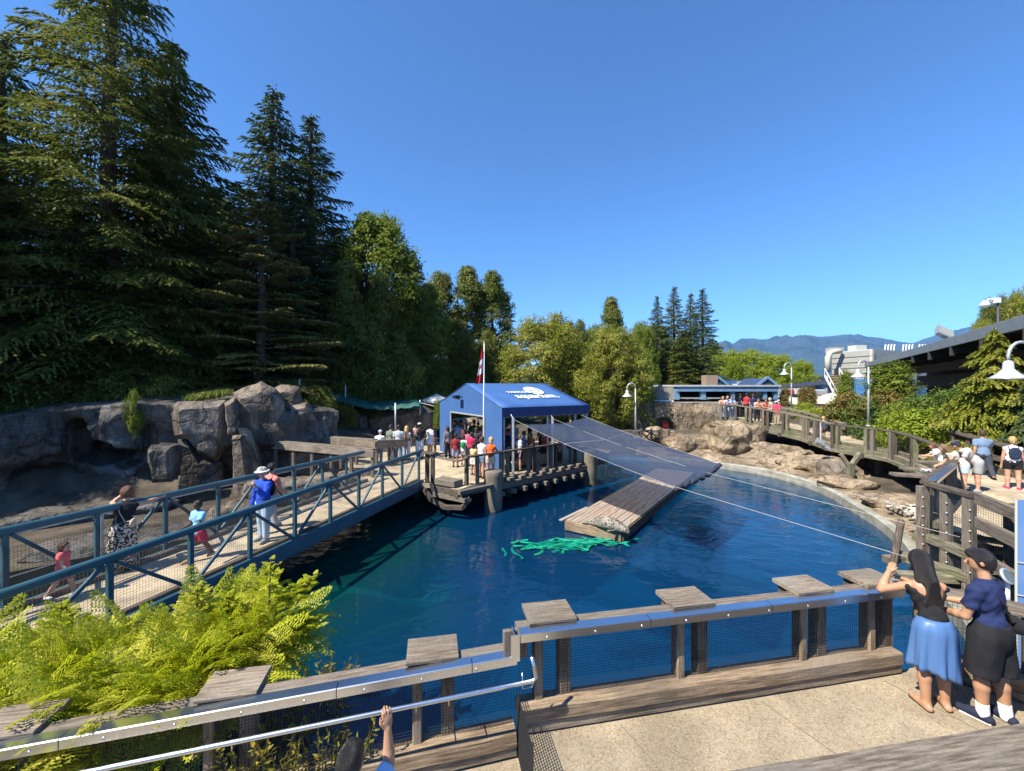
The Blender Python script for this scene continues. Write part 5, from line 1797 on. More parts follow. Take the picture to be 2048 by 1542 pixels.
# ================================================================== lamps
def lamp(label, base, h, head=.33, armdir=-1, arm=.55):
    t = thing('street_lamp', label, 'street lamp', base, 'bell-shaded lamp posts')
    b = Vector(base)
    MB().tube([b, b + Vector((0, 0, h * .55)), b + Vector((0, 0, h * .56)), b + Vector((0, 0, h - .35))], [.06, .055, .045, .042], 10).build('pole', GALV, t, True)
    pts = []
    for k in range(9):
        a = math.pi * k / 8
        pts.append(b + Vector((armdir * arm / 2 * (1 - math.cos(a)), 0, h - .35 + .35 * math.sin(a))))
    pts.append(pts[-1] - Vector((0, 0, .12)))
    MB().tube(pts, .035, 8).build('arm', GALV, t, True)
    e = pts[-1]
    sm = mat('lamp_shade_metal', (0.55, 0.57, 0.58), rough=.4, metal=.3)
    MB().lathe([(.05, .02), (.09, -.02), (.10, -.18), (.13, -.22), (.2, -.30), (head, -.40), (head, -.425), (.19, -.33), (.001, -.30)], e, 20).build('lamp_shade', sm, t, True)
    MB().lathe([(.001, -.30), (.1, -.33), (.11, -.38), (.06, -.44), (.001, -.46)], e, 12).build('bulb', mat('frosted_glass', (0.8, 0.8, 0.76), rough=.3), t, True)
    MB().lathe([(.12, 0), (.12, .04), (.07, .06)], b, 12).build('base_plate', GALV, t, True)


lamp('bell-shaded lamp post in front of the lit cedar beside the cave', P(1271, 876, 27.2), 3.6)
lamp('bell-shaded lamp post far off in front of the lime-green trees', P(1583, 818, 31.5), 3.5)
lamp('bell-shaded lamp post on the boardwalk by the columnar cedars', P(1737, 852, 21.8), 3.45)
_p = P(2068, 800, 10.0)
lamp('largest bell-shaded lamp hanging into the frame in front of the drooping conifer', (_p.x, _p.y, .2), 4.4, .33, -1, .62)
_p = P(1996, 690, 30)
_t = thing('security_light', 'white dome light on a thin pole above the dark roof edge', 'light', (_p.x, _p.y, .5))
MB().tube([(_p.x, _p.y, .5), (_p.x, _p.y, P(0, 600, 30).z)], .07, 8).build('pole', mat('dark_pole', (0.06, 0.06, 0.06), rough=.5), _t, True)
_q = P(1992, 601, 30)
MB().box(_q, (.4, .3, .36)).build('light_box', WHITE, _t)
MB().tube([_q, _q + Vector((-.5, 0, .1)), _q + Vector((-.75, 0, -.1))], .07, 8).build('arm', WHITE, _t, True)
MB().lathe([(.001, .16), (.15, .11), (.22, -.05), (.31, -.16), (.22, -.27), (.001, -.31)], _q + Vector((-.8, 0, -.15)), 16).build('dome', WHITE, _t, True)


# ================================================================== buildings
def build_pavilion():
    D = 36.0
    s = D / F
    t = thing('pavilion', 'low flat-roofed pavilion with blue posts above the cave wall', 'building', P(1440, 810, D))
    bl = mat('pale_blue_paint', (0.13, 0.24, 0.36), (0.17, 0.29, 0.42), 3, rough=.6)
    x0, x1 = P(1350, 0, D).x, P(1552, 0, D).x
    zf = 2.2
    zt = P(0, 783, D).z

    def X(u): return P(u, 0, D).x
    MB().box(((x0 + x1) / 2, D + 2.2, zt + .22), (x1 - x0, 5.2, .42)).build('fascia', bl, t)
    MB().box(((x0 + x1) / 2, D + 2.3, zt + .50), (x1 - x0 + .3, 5.6, .14)).build('roof', mat('pale_roof', (0.42, 0.42, 0.40), (0.52, 0.52, 0.5), 2, rough=.8), t)
    for u in (1352, 1404, 1463, 1527, 1548):
        MB().box((X(u), D - .1, (zf + zt) / 2 + .1), (.42 if u < 1410 else .3, .35, zt - zf - .1)).build('post', bl, t)
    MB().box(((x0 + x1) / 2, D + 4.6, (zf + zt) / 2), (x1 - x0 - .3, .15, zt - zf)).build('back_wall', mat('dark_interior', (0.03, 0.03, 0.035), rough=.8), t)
    MB().box(((x0 + x1) / 2, D + 2.3, zf - .2), (x1 - x0, 5, .3)).build('floor', CONC_G, t)
    for a, b in ((1356, 1402), (1408, 1440)):
        MB().bar((X(a), D - .1, zf + .28), (X(b), D - .1, zf + .28), .08, .10).build('rail', WHITE, t)
    m = MB(); m.bar((X(1475), D + 2, zf + .25), (X(1515), D + 2, zf + .25), .1, .9); m.build('counter', mat('counter_grey', (0.3, 0.3, 0.3), rough=.7), t)
    # concrete parapet on the left
    t2 = thing('concrete_parapet', 'plain stained concrete wall left of the pavilion', 'wall', P(1320, 806, 34))
    MB().prism([P(1300, 776, 34.5), P(1347, 774, 34), P(1347, 806, 34), P(1300, 806, 34.5)], (0, .4, 0)).build('wall_panel', CONC_G, t2)
    MB().tube([P(1288, 800, 33.6), P(1347, 803, 33.2)], .06, 6).build('pipe', WHITE, t2)
    # long pale roof behind with small gables and chimney
    t3 = thing('rear_building', 'long pale metal roof with small blue gables behind the pavilion', 'building', P(1420, 800, 46))
    wr = mat('white_metal_roof', (0.55, 0.56, 0.56), (0.66, 0.67, 0.67), 1.5, (8, 1, 1), .5)
    MB().prism([P(1288, 774, 44), P(1530, 776, 44), P(1526, 761, 50), P(1292, 761, 50)], (0, 0, -.12)).build('roof', wr, t3)
    MB().prism([P(1290, 775, 44.3), P(1528, 777, 44.3), P(1528, 806, 44.3), P(1290, 806, 44.3)], (0, 5, 0)).build('wall', CONC_G, t3)
    for u, d in ((1436, 43), (1534, 41)):
        w = 22 * d / F
        c = P(u, 774, d)
        g = MB(); g.prism([c + Vector((-w, 0, 0)), c + Vector((w, 0, 0)), c + Vector((0, 0, w * .82))], (0, 4, 0)); gb = g.build('gable', mat('navy_board', (0.035, 0.06, 0.13), rough=.6), t3)
        for s_ in (-1, 1):
            beam('gable_roof', c + Vector((s_ * (w + .1), -.1, 0)), c + Vector((0, -.1, w * .82 + .08)), .25, .10, bl, gb, up=(0, 1, 0))
    ch = MB(); ch.box(P(1419, 764, 40), (1.1, 1.0, 1.3)); ch.build('chimney', mat('brown_brick', (0.20, 0.14, 0.10), (0.28, 0.20, 0.15), 12, rough=.9), t3)
    # stall with red and white front right of the pavilion
    t4 = thing('food_stall', 'food stall with dark awning and red and white fronts beyond the parasols', 'stall', P(1600, 800, 52))
    MB().prism([P(1560, 772, 52), P(1650, 762, 52), P(1650, 770, 50), P(1560, 778, 50)], (0, 0, .1)).build('awning', mat('navy_awning', (0.03, 0.035, 0.06), rough=.7), t4)
    MB().prism([P(1568, 778, 53), P(1655, 776, 53), P(1655, 810, 53), P(1568, 810, 53)], (0, 2, 0)).build('wall', mat('stall_wall', (0.4, 0.4, 0.42), rough=.7), t4)
    for u0, u1, c in ((1572, 1588, 'red'), (1590, 1602, 'white'), (1604, 1616, 'red')):
        MB().prism([P(u0, 779, 52.8), P(u1, 779, 52.8), P(u1, 788, 52.8), P(u0, 788, 52.8)], (0, .15, 0)).build('sign_board', WHITE if c == 'white' else mat('sign_red', (0.5, 0.05, 0.04), rough=.6), t4)
    MB().prism([P(1610, 782, 50), P(1650, 782, 50), P(1650, 771, 52), P(1622, 771, 52)], (0, 0, .1)).build('roof', mat('pale_blue_roof', (0.45, 0.53, 0.62), rough=.6), t4)


build_pavilion()


def build_grey_building():
    D = 58.0
    t = thing('service_building', 'grey panelled building with blue base and yellow outside stairs below the mountains', 'building', P(1720, 800, D))
    g = mat('grey_panels', (0.33, 0.32, 0.28), (0.38, 0.37, 0.33), 1.0, rough=.8)
    g2 = mat('pale_panels', (0.46, 0.44, 0.38), (0.50, 0.48, 0.42), 1.0, rough=.8)
    bl = mat('strong_blue_paint', (0.06, 0.19, 0.42), rough=.6)
    a, b, c = P(1664, 706, 62), P(1745, 702, 56), P(1900, 706, 66)
    zt = P(0, 704, 56).z + .3; zm = P(0, 758, 58).z; z0 = .6

    def wall(p, q, zl, zh, m, name, thick=.3):
        d = (Vector((q.x, q.y, 0)) - Vector((p.x, p.y, 0))).normalized(); n = Vector((-d.y, d.x, 0))
        o = MB(); o.prism([Vector((p.x, p.y, zl)), Vector((q.x, q.y, zl)), Vector((q.x, q.y, zh)), Vector((p.x, p.y, zh))], n * thick)
        return o.build(name, m, t)
    wall(a, b, zm, zt, g, 'upper_wall'); wall(b, c, zm, zt, g2, 'upper_wall')
    wall(a, b, z0, zm - .02, bl, 'lower_wall'); wall(b, c, z0, zm - .02, bl, 'lower_wall')
    for k in range(1, 5):
        z = zm + (zt - zm) * k / 5
        d = (b - a).normalized(); n = Vector((d.y, -d.x, 0)).normalized()
        MB().bar(Vector((a.x, a.y, z)) + n * .03, Vector((b.x, b.y, z)) + n * .03, .04, .07).build('panel_joint', mat('joint_dark', (0.12, 0.12, 0.11), rough=.8), t)
    MB().prism([Vector((q.x, q.y, zt)) for q in (a, b, c, Vector((60, 75, 0)))], (0, 0, .12)).build('roof', mat('roof_edge', (0.5, 0.54, 0.54), rough=.6), t)
    # mechanical penthouse, duct, vents
    p = P(1738, 697, 58); MB().box(p + Vector((0, 2, 0)), (1.5, 1.5, 1.2)).build('rooftop_unit', g2, t)
    p = P(1690, 700, 61); MB().box(p + Vector((0, 2, .1)), (1.6, 1.6, .8)).build('rooftop_unit', g, t)
    dm = mat('cream_duct', (0.55, 0.52, 0.42), rough=.5)
    pts = [P(1656, 745, 60), P(1656, 715, 60), P(1660, 706, 60), P(1668, 703, 60), P(1682, 702, 60)]
    MB().tube(pts, .38, 12).build('duct', dm, t, True)
    for u in (1770, 1776, 1782, 1788, 1806, 1812, 1818, 1824, 1838, 1844, 1850):
        q = P(u, 704, 60); MB().tube([q - Vector((0, 0, .3)), q + Vector((0, 0, .5)), q + Vector((.1, 0, 1.1))], .08, 6).build('vent_pipe', WHITE, t, True)
    # outside stairs
    st = mat('yellow_treads', (0.45, 0.32, 0.10), rough=.8)
    top = P(1664, 752, 55); bot = P(1690, 800, 51)
    n = 16
    for k in range(n):
        q = top.lerp(bot, k / (n - 1)); MB().box(q, (1.7, .5, .08)).build('stair_tread', st, t)
    for s in (-1, 1):
        o = Vector((s * .95, 0, 0))
        beam('stringer', top + o, bot + o, .10, .3, WHITE, t)
        MB().tube([top + o + Vector((0, 0, 1.0)), bot + o + Vector((0, 0, 1.0))], .05, 6).build('stair_rail', WHITE, t)
        for k in range(5):
            q = top.lerp(bot, k / 4) + o; MB().tube([q, q + Vector((0, 0, 1.0))], .035, 6).build('stair_baluster', WHITE, t)
    MB().prism([P(1650, 752, 56), P(1668, 752, 54.5), P(1668, 804, 54.5), P(1650, 804, 56)], (0, 1.5, 0)).build('stair_tower', mat('navy_wall', (0.03, 0.055, 0.16), rough=.7), t)
    MB().prism([P(1668, 738, 57), P(1680, 738, 57), P(1680, 752, 57), P(1668, 752, 57)], (0, -.2, 0)).build('door', mat('dark_door', (0.05, 0.05, 0.05), rough=.6), t)
    MB().tube([P(1680, 735, 56), P(1680, 755, 56)], .06, 6).build('landing_post', WHITE, t)


build_grey_building()


def build_roof_building():
    t = thing('entrance_hall', 'low building with a wide dark overhanging roof on the right', 'building', (27, 24, 1))
    H = 6.0
    A = Vector((40.5, 47.5, H)); B = Vector((17.6, 13.5, H))
    d = (B - A).normalized(); n = Vector((-d.y, d.x, 0))
    if n.x < 0: n = -n
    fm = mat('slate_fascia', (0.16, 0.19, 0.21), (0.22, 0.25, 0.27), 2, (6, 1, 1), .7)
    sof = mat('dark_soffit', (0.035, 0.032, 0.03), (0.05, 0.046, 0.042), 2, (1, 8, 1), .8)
    # roof deck rises slightly away from the eave
    MB().prism([A, B, B + n * 22 + Vector((0, 0, 1.5)), A + n * 22 + Vector((0, 0, 1.5))], (0, 0, .10)).build('roof', fm, t)
    beam('fascia', A + Vector((0, 0, -.14)) - n * .05, B + Vector((0, 0, -.14)) - n * .05, .10, .50, fm, t)
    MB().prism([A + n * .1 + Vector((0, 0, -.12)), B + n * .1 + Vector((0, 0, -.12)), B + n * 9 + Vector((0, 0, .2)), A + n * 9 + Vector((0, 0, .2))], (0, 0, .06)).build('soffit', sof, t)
    L = (B - A).length
    k = 1.5
    while k < L:
        p = A + d * k
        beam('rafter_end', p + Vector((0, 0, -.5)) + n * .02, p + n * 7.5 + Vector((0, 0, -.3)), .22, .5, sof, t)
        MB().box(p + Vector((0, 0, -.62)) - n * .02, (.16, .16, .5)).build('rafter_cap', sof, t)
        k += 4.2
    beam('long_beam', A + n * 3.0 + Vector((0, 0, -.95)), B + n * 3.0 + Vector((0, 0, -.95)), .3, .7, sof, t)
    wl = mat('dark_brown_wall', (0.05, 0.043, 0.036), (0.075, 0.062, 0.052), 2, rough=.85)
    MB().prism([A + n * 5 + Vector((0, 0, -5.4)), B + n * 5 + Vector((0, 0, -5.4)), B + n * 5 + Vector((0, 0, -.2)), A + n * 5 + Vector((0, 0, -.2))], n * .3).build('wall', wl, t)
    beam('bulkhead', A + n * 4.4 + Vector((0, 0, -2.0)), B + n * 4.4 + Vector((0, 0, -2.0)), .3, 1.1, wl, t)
    # entrance: lighter door frames and sign board
    gr = mat('door_frame_grey', (0.28, 0.28, 0.28), rough=.6)
    def W(k, z, o=4.7): q = A + d * k + n * o; return Vector((q.x, q.y, z))
    for k in (12.5, 15.0, 17.5):
        MB().bar(W(k, 1.0), W(k, 3.2), .12, .12).build('door_frame', gr, t)
    MB().bar(W(12.5, 3.15), W(17.5, 3.15), .14, .3).build('door_frame', gr, t)
    MB().bar(W(14.6, 3.9, 4.2), W(19.0, 3.9, 4.2), .1, .28).build('sign_board', WHITE, t)
    MB().prism([W(10.6, 1.2, 3.6), W(14.2, 1.2, 3.6), W(14.2, 2.5, 3.6), W(10.6, 2.5, 3.6)], n * .06).build('notice_board', mat('orange_poster', (0.42, 0.20, 0.09), (0.50, 0.30, 0.16), 1.5, rough=.7), t)
    MB().prism([W(15.3, 1.0), W(17.2, 1.0), W(17.2, 3.0), W(15.3, 3.0)], n * .03).build('door_glass', mat('dark_glass', (0.02, 0.025, 0.03), rough=.08), t)
    f = thing('flood_lamp', 'square flood lamp standing on the edge of the dark roof', 'lamp', P(1898, 672, 24))
    c = P(1894, 664, 24)
    M = Matrix.Translation(c) @ Matrix.Rotation(rad(25), 4, 'Y') @ Matrix.Rotation(rad(-25), 4, 'X')
    q = MB(); q.add([(-.55, 0, -.3), (.45, 0, -.3), (.45, 0, .3), (-.55, 0, .3), (-.3, .4, -.1), (.35, .4, -.1), (.35, .4, .3), (-.3, .4, .3)], [(0, 1, 2, 3), (4, 7, 6, 5), (0, 4, 5, 1), (3, 2, 6, 7), (0, 3, 7, 4), (1, 5, 6, 2)])
    obj('lamp_housing', q.mesh('lamp_housing'), GALV, f, basis=M)
    q = MB(); q.add([(-.45, -.012, -.22), (.36, -.012, -.22), (.36, -.012, .22), (-.45, -.012, .22)], [(0, 1, 2, 3)])
    obj('lamp_glass', q.mesh('lamp_glass'), mat('lamp_lens', (0.35, 0.34, 0.27), rough=.2), f, basis=M)
    MB().tube([c + Vector((.1, .2, -.2)), c + Vector((.2, .2, -.7))], .06, 6).build('stem', GALV, f)


build_roof_building()


def build_small_gate():
    t = thing('timber_gate', 'low timber fence with crossed braces in front of the cave mouth', 'fence', P(1310, 880, 28.5))
    d = 28.5
    xs = [1212, 1236, 1262, 1282, 1303, 1322, 1338]
    for u in xs:
        beam('post', P(u, 888, d), P(u, 857 if u > 1270 else 862, d), .14, .14, WOOD if u % 2 else WOOD_DARK, t)
    for a, b in zip(xs[:-1], xs[1:]):
        beam('top_rail', P(a, 862, d), P(b, 861, d), .12, .10, WOOD, t)
        if a in (1282, 1303): beam('brace', P(a, 884, d), P(b, 864, d), .07, .09, WOOD_DARK, t); beam('brace', P(a, 864, d + .1), P(b, 884, d + .1), .07, .09, WOOD_DARK, t)
        else: beam('lower_rail', P(a, 876, d), P(b, 876, d), .08, .3, WOOD, t)
    beam('arched_rail', P(1250, 872, d - .4), P(1285, 860, d - .4), .10, .10, WOOD_DARK, t); beam('arched_rail', P(1285, 860, d - .4), P(1325, 875, d - .4), .10, .10, WOOD_DARK, t)


build_small_gate()
# ================================================================== trees and shrubs
BARK = mat('conifer_bark', (0.055, 0.042, 0.032), (0.14, 0.11, 0.085), 4, (6, 6, 1), .95, bump=.6)
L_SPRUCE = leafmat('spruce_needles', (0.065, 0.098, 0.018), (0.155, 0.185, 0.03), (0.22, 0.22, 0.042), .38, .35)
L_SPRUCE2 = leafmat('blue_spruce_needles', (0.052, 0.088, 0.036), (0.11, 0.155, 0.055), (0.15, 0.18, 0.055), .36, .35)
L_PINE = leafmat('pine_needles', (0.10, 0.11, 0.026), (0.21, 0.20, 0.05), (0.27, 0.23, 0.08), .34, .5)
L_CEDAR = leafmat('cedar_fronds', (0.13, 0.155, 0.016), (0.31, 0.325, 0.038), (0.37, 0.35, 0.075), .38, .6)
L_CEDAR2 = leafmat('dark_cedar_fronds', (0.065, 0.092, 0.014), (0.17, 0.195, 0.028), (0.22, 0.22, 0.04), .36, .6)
L_LEAF = leafmat('broad_leaves', (0.10, 0.15, 0.016), (0.22, 0.27, 0.03), (0.25, 0.28, 0.04), .40, .4)
L_OLIVE = leafmat('olive_leaves', (0.10, 0.135, 0.024), (0.20, 0.235, 0.042), (0.23, 0.22, 0.05), .38, .4)
L_LIME = leafmat('lime_leaves', (0.18, 0.25, 0.02), (0.34, 0.40, 0.036), (0.30, 0.36, 0.04), .42, .4)
L_BUSH = leafmat('hemlock_needles', (0.30, 0.35, 0.008), (0.54, 0.57, 0.03), (0.66, 0.63, 0.11), .46, 2.2)
L_SHRUB = leafmat('shrub_leaves', (0.055, 0.10, 0.016), (0.14, 0.20, 0.03), (0.10, 0.16, 0.025), .3, 1.0)
L_RUST = leafmat('rusty_leaves', (0.16, 0.13, 0.03), (0.27, 0.17, 0.05), (0.12, 0.15, 0.03), .3, 1.5)
L_YEL = leafmat('yellowing_leaves', (0.17, 0.18, 0.025), (0.36, 0.27, 0.03), (0.10, 0.13, 0.025), .35, 3)


def unit(a):
    return a / (np.linalg.norm(a, axis=-1, keepdims=True) + 1e-9)


def cards(C, D, S, L, W):
    """Leaf-shaped quads at C pointing along D with side axis S."""
    L = np.asarray(L)[:, None]; W = np.asarray(W)[:, None]
    V = np.stack([C - D * L * .5, C + S * W * .5 - D * L * .05, C + D * L * .5, C - S * W * .5 - D * L * .05], 1).reshape(-1, 3)
    return V


def quads(n):
    return np.arange(n * 4, dtype=np.int32).reshape(-1, 4)


def trunk_mesh(H, r, seed, lean=.0, limbs=(), bend=.15):
    mb = MB(); rr = random.Random(seed)
    pts = [Vector((bend * math.sin(k * .9 + seed) * (k / 8), bend * math.cos(k * .7 + seed) * (k / 8), H * k / 8)) for k in range(9)]
    mb.tube(pts, [r * (1 - .9 * k / 8) + .012 for k in range(9)], 9)
    for a, b, q in limbs:
        mb.tube([a, Vector(a).lerp(Vector(b), .5) + Vector((0, 0, .06)), b], [q, q * .7, q * .25], 5)
    return mb.mesh('trunk')


def conifer_mesh(seed, H, R, nb, base=.06, droop=.35, rise=.15, clumps=1.0, leafL=.34, leafW=.12, power=.8, hang=.35, ragged=.45):
    r = np.random.default_rng(seed)
    Cs, Ds, Ss, Ls, Ws = [], [], [], [], []
    limbs = []
    for i in range(nb):
        t = base + (1 - base) * ((i + r.random() * .8) / nb) ** 1.05
        z0 = H * min(t, .995)
        L = R * max(.035, (1 - t)) ** power * (1 - ragged * .5 + ragged * r.random())
        if r.random() < .10: L *= 1.22
        if t < .25: L *= .75 + t
        az = i * 2.39996 + r.normal() * .35
        hd = np.array([math.cos(az), math.sin(az), 0.0]); sd = np.array([-hd[1], hd[0], 0.0])
        ri = rise * (.4 + 1.2 * t) + .13 * r.normal(); dr = droop * (.75 + .5 * r.random()) * (1.2 - .7 * t)

        def path(s):
            return hd * (s * L)[:, None] + np.array([0, 0, 1.0]) * (z0 + L * (ri * s - dr * s ** 2))[:, None]
        if L > .8 and i % 2 == 0:
            e = path(np.array([.8]))[0]
            limbs.append((Vector((0, 0, z0)), Vector(e), .012 + .012 * L))
        nt = max(3, int(L * 6.6 * clumps))
        s = np.linspace(.16, 1.0, nt) + r.normal(size=nt) * .02
        base_p = path(s)
        for side in (-1, 1):
            tl = (.40 * L * (1 - s) ** .7 + .22) * (.7 + .6 * r.random(nt))
            ang = np.radians(58 - 20 * s + r.normal(size=nt) * 10)
            td = hd * np.cos(ang)[:, None] + sd * (side * np.sin(ang))[:, None]
            nk = 9
            for k in range(nk):
                q = (k + .4 + .3 * r.random(nt)) / nk
                keep = r.random(nt) < .93
                C = base_p + td * (tl * q)[:, None]
                C[:, 2] -= hang * tl * q ** 1.5 + .05 * r.random(nt)
                D = td + r.normal(size=(nt, 3)) * .30; D[:, 2] -= .25 + .4 * q
                D = unit(D)
                S = unit(np.cross(D, np.array([0, 0, 1.0]) + r.normal(size=(nt, 3)) * .45))
                Cs.append(C[keep]); Ds.append(D[keep]); Ss.append(S[keep])
                Ls.append((leafL * (.7 + .6 * r.random(nt)))[keep]); Ws.append((leafW * (.7 + .6 * r.random(nt)))[keep])
        # needles along the branch itself and hanging below
        C = base_p + r.normal(size=base_p.shape) * .04; C[:, 2] -= .06
        D = unit(hd + r.normal(size=base_p.shape) * .35 - np.array([0, 0, .5])); S = unit(np.cross(D, r.normal(size=base_p.shape)))
        Cs.append(C); Ds.append(D); Ss.append(S); Ls.append(np.full(nt, leafL)); Ws.append(np.full(nt, leafW))
    # leader
    k = 26
    zz = H * (.93 + .09 * r.random(k)); az = r.random(k) * 6.28
    D = unit(np.stack([np.cos(az) * .6, np.sin(az) * .6, np.full(k, .7)], 1)); C = np.stack([np.cos(az) * .08, np.sin(az) * .08, zz], 1)
    Cs.append(C); Ds.append(D); Ss.append(unit(np.cross(D, r.normal(size=(k, 3))))); Ls.append(np.full(k, leafL)); Ws.append(np.full(k, leafW * .7))
    C, D, S, L, W = [np.concatenate(x) for x in (Cs, Ds, Ss, Ls, Ws)]
    V = cards(C, D, S, L, W)
    return npmesh('crown', V, quads(len(C))), trunk_mesh(H, .018 * H + .05, seed, limbs=limbs[:60])


def blob_mesh(seed, blobs, n, leafL, leafW, vertical=.0, shell=.35, gap=.25, limb_r=.05, up=0.0, trunkH=None, tr=.14):
    """Crown from leaf quads spread through lumpy ellipsoids; blobs = (x, y, z, rx, ry, rz)."""
    r = np.random.default_rng(seed)
    B = np.array(blobs, float)
    vol = B[:, 3] * B[:, 4] + B[:, 4] * B[:, 5] + B[:, 3] * B[:, 5]
    idx = r.choice(len(B), size=n, p=vol / vol.sum())
    d = unit(r.normal(size=(n, 3)))
    rad_ = 1 - shell * r.random(n) ** 1.6
    ph = r.random((len(B), 3)) * 6
    lump = 1 + .16 * np.sin(d[:, 0] * 5 + ph[idx, 0]) * np.sin(d[:, 1] * 5 + ph[idx, 1]) + .12 * np.sin(d[:, 2] * 7 + ph[idx, 2])
    rnd = 1 + .09 * r.normal(size=n) + (r.random(n) < .10) * .30 * r.random(n)
    C = B[idx, :3] + d * B[idx, 3:6] * (rad_ * lump * rnd)[:, None]
    grp = (np.arange(n) // 9) * 9                                   # leaves sit in sprigs of nine
    C = C[grp] + r.normal(size=(n, 3)) * leafL * np.array([.75, .75, .5]); d = d[grp]; idx = idx[grp]
    # open gaps by a cheap periodic noise
    g = np.sin(C[:, 0] * 2.3 + seed) + np.sin(C[:, 1] * 2.1 + seed * 2) + np.sin(C[:, 2] * 2.7 + C[:, 0]) + .9 * r.normal(size=n)
    keep = g > -3.2 + gap * 4
    C, d = C[keep], d[keep]; n = len(C)
    Nn = unit(d * .75 + np.array([0, 0, .35]) + r.normal(size=(n, 3)) * .42)
    D = r.normal(size=(n, 3)) * .75 + d * .25; D[:, 2] += -.35 + up + vertical
    D = unit(D - Nn * (D * Nn).sum(1, keepdims=True))
    S = np.cross(Nn, D)
    V = cards(C, D, S, leafL * (.6 + .8 * r.random(n)), leafW * (.6 + .8 * r.random(n)))
    H = (B[:, 2] + B[:, 5]).max()
    th = trunkH or H * .8
    limbs = []
    for b in B[:14]:
        z = max(.15 * H, b[2] * .55)
        limbs.append((Vector((0, 0, z)), Vector(b[:3]), limb_r))
    return npmesh('crown', V, quads(n)), trunk_mesh(th, tr, seed, limbs=limbs)


def rblobs(seed, H, R, k, low=.2, shape='round', size=(.12, .30)):
    """Random leaf clumps of very unequal size inside an uneven crown envelope."""
    r = random.Random(seed); out = []
    for i in range(k):
        t = low + (1 - low) * r.random() ** (.9 if shape != 'cone' else 1.25)
        if shape == 'round': w = math.sin(math.pi * min(.97, max(0.06, (t - low * .7) / (1.06 - low * .7)))) ** .55
        elif shape == 'cone': w = (1 - t) ** .8 * 1.05 + .05
        else: w = .9 if t < .75 else .9 * math.sqrt(max(.03, (1 - t) / .25))
        a = r.uniform(0, 6.2832)
        w *= 1 + .24 * math.sin(a * 2 + t * 7 + seed) * math.sin(t * 11 + a + seed) + r.uniform(-.1, .1)
        q = R * size[0] * (size[1] / size[0]) ** r.random() * (1.0 if shape != 'cone' else .65 + .6 * w)
        o = max(0, R * w - q * .6) * math.sqrt(r.uniform(.25, 1.0))
        out.append((o * math.cos(a), o * math.sin(a), H * t - q * .6, q, q, q * r.uniform(.75, 1.15)))
    return out


PROTO = {}
PROTO['spruce'] = conifer_mesh(1, 24, 6.0, 290, base=.06, droop=.36, rise=.16, clumps=.85, leafL=.23, leafW=.075, hang=.55, power=.64)
PROTO['spruce2'] = conifer_mesh(2, 22, 4.2, 270, base=.04, droop=.28, rise=.24, clumps=.95, leafL=.25, leafW=.08, hang=.4, ragged=.6, power=.72)
PROTO['spruce3'] = conifer_mesh(3, 18, 3.6, 240, base=.03, droop=.40, rise=.12, clumps=.95, leafL=.24, leafW=.08, hang=.5, power=.7)
PROTO['pine'] = conifer_mesh(4, 15, 4.0, 105, base=.12, droop=.16, rise=.12, clumps=1.5, leafL=.25, leafW=.075, power=.55, hang=.12, ragged=.7)
PROTO['cedar'] = blob_mesh(5, rblobs(5, 10, 4.0, 150, .06, 'cone', (.10, .26)), 64000, .19, .085, vertical=-.5, gap=.22, tr=.2)
PROTO['cedar_round'] = blob_mesh(6, rblobs(6, 9, 4.2, 150, .10, 'round', (.10, .27)), 64000, .17, .085, vertical=.1, gap=.22, tr=.2)
PROTO['broadleaf'] = blob_mesh(7, rblobs(7, 13, 3.4, 120, .12, 'round', (.12, .32)), 52000, .19, .13, gap=.28, tr=.22)
PROTO['poplar'] = blob_mesh(8, rblobs(8, 13, 2.0, 90, .08, 'col', (.18, .45)), 40000, .18, .12, vertical=.1, gap=.28, tr=.2)
PROTO['column'] = blob_mesh(9, [(.08 * math.sin(k), .08 * math.cos(k * 2), .35 + 3.2 * k / 9, .62 * (1 - .4 * (k / 9) ** 4), .62 * (1 - .4 * (k / 9) ** 4), .55) for k in range(10)], 9000, .15, .06, vertical=.7, gap=.0, up=.6, tr=.08)
PROTO['shrub'] = blob_mesh(10, rblobs(10, 1.5, 1.2, 26, .2, 'round', (.18, .4)), 6500, .12, .07, gap=.12, limb_r=.015, tr=.03)
PROTO['shrub2'] = blob_mesh(11, rblobs(11, 1.3, 1.3, 24, .15, 'round', (.18, .42)), 5200, .15, .05, vertical=-.4, gap=.10, limb_r=.015, tr=.03)
PROTO['hemlock'] = conifer_mesh(12, 5.2, 2.2, 70, base=.06, droop=.55, rise=.2, clumps=2.3, leafL=.22, leafW=.075, hang=.7)

PH = {'spruce': (24, 6), 'spruce2': (22, 4.2), 'spruce3': (18, 3.6), 'pine': (15, 4), 'cedar': (10, 4), 'cedar_round': (9, 4.2), 'broadleaf': (13, 3.4), 'poplar': (13, 2.0),
      'column': (4, .62), 'shrub': (1.5, 1.2), 'shrub2': (1.3, 1.3), 'hemlock': (5.2, 2.2)}


def tree(proto, name, label, cat, x, y, z0, H, R, leaf, rz=None, group=None, shade=None):
    crown, trunk = PROTO[proto]
    h, r = PH[proto]
    rz = random.uniform(0, 6.28) if rz is None else rz
    o = thing(name, label, cat, (x, y, z0), group)
    M = Matrix.Translation((x, y, z0)) @ Matrix.Rotation(rz, 4, 'Z') @ Matrix.Diagonal((R / r, R / r, H / h, 1))
    o.matrix_basis = M
    for nm, me, m in (('trunk', trunk, BARK), ('crown', crown, leaf)):
        if not me.materials: me.materials.append(m)
        c = bpy.data.objects.new(nm, me); col.objects.link(c); c.parent = o
        c.material_slots[0].link = 'OBJECT'; c.material_slots[0].material = m
    return o


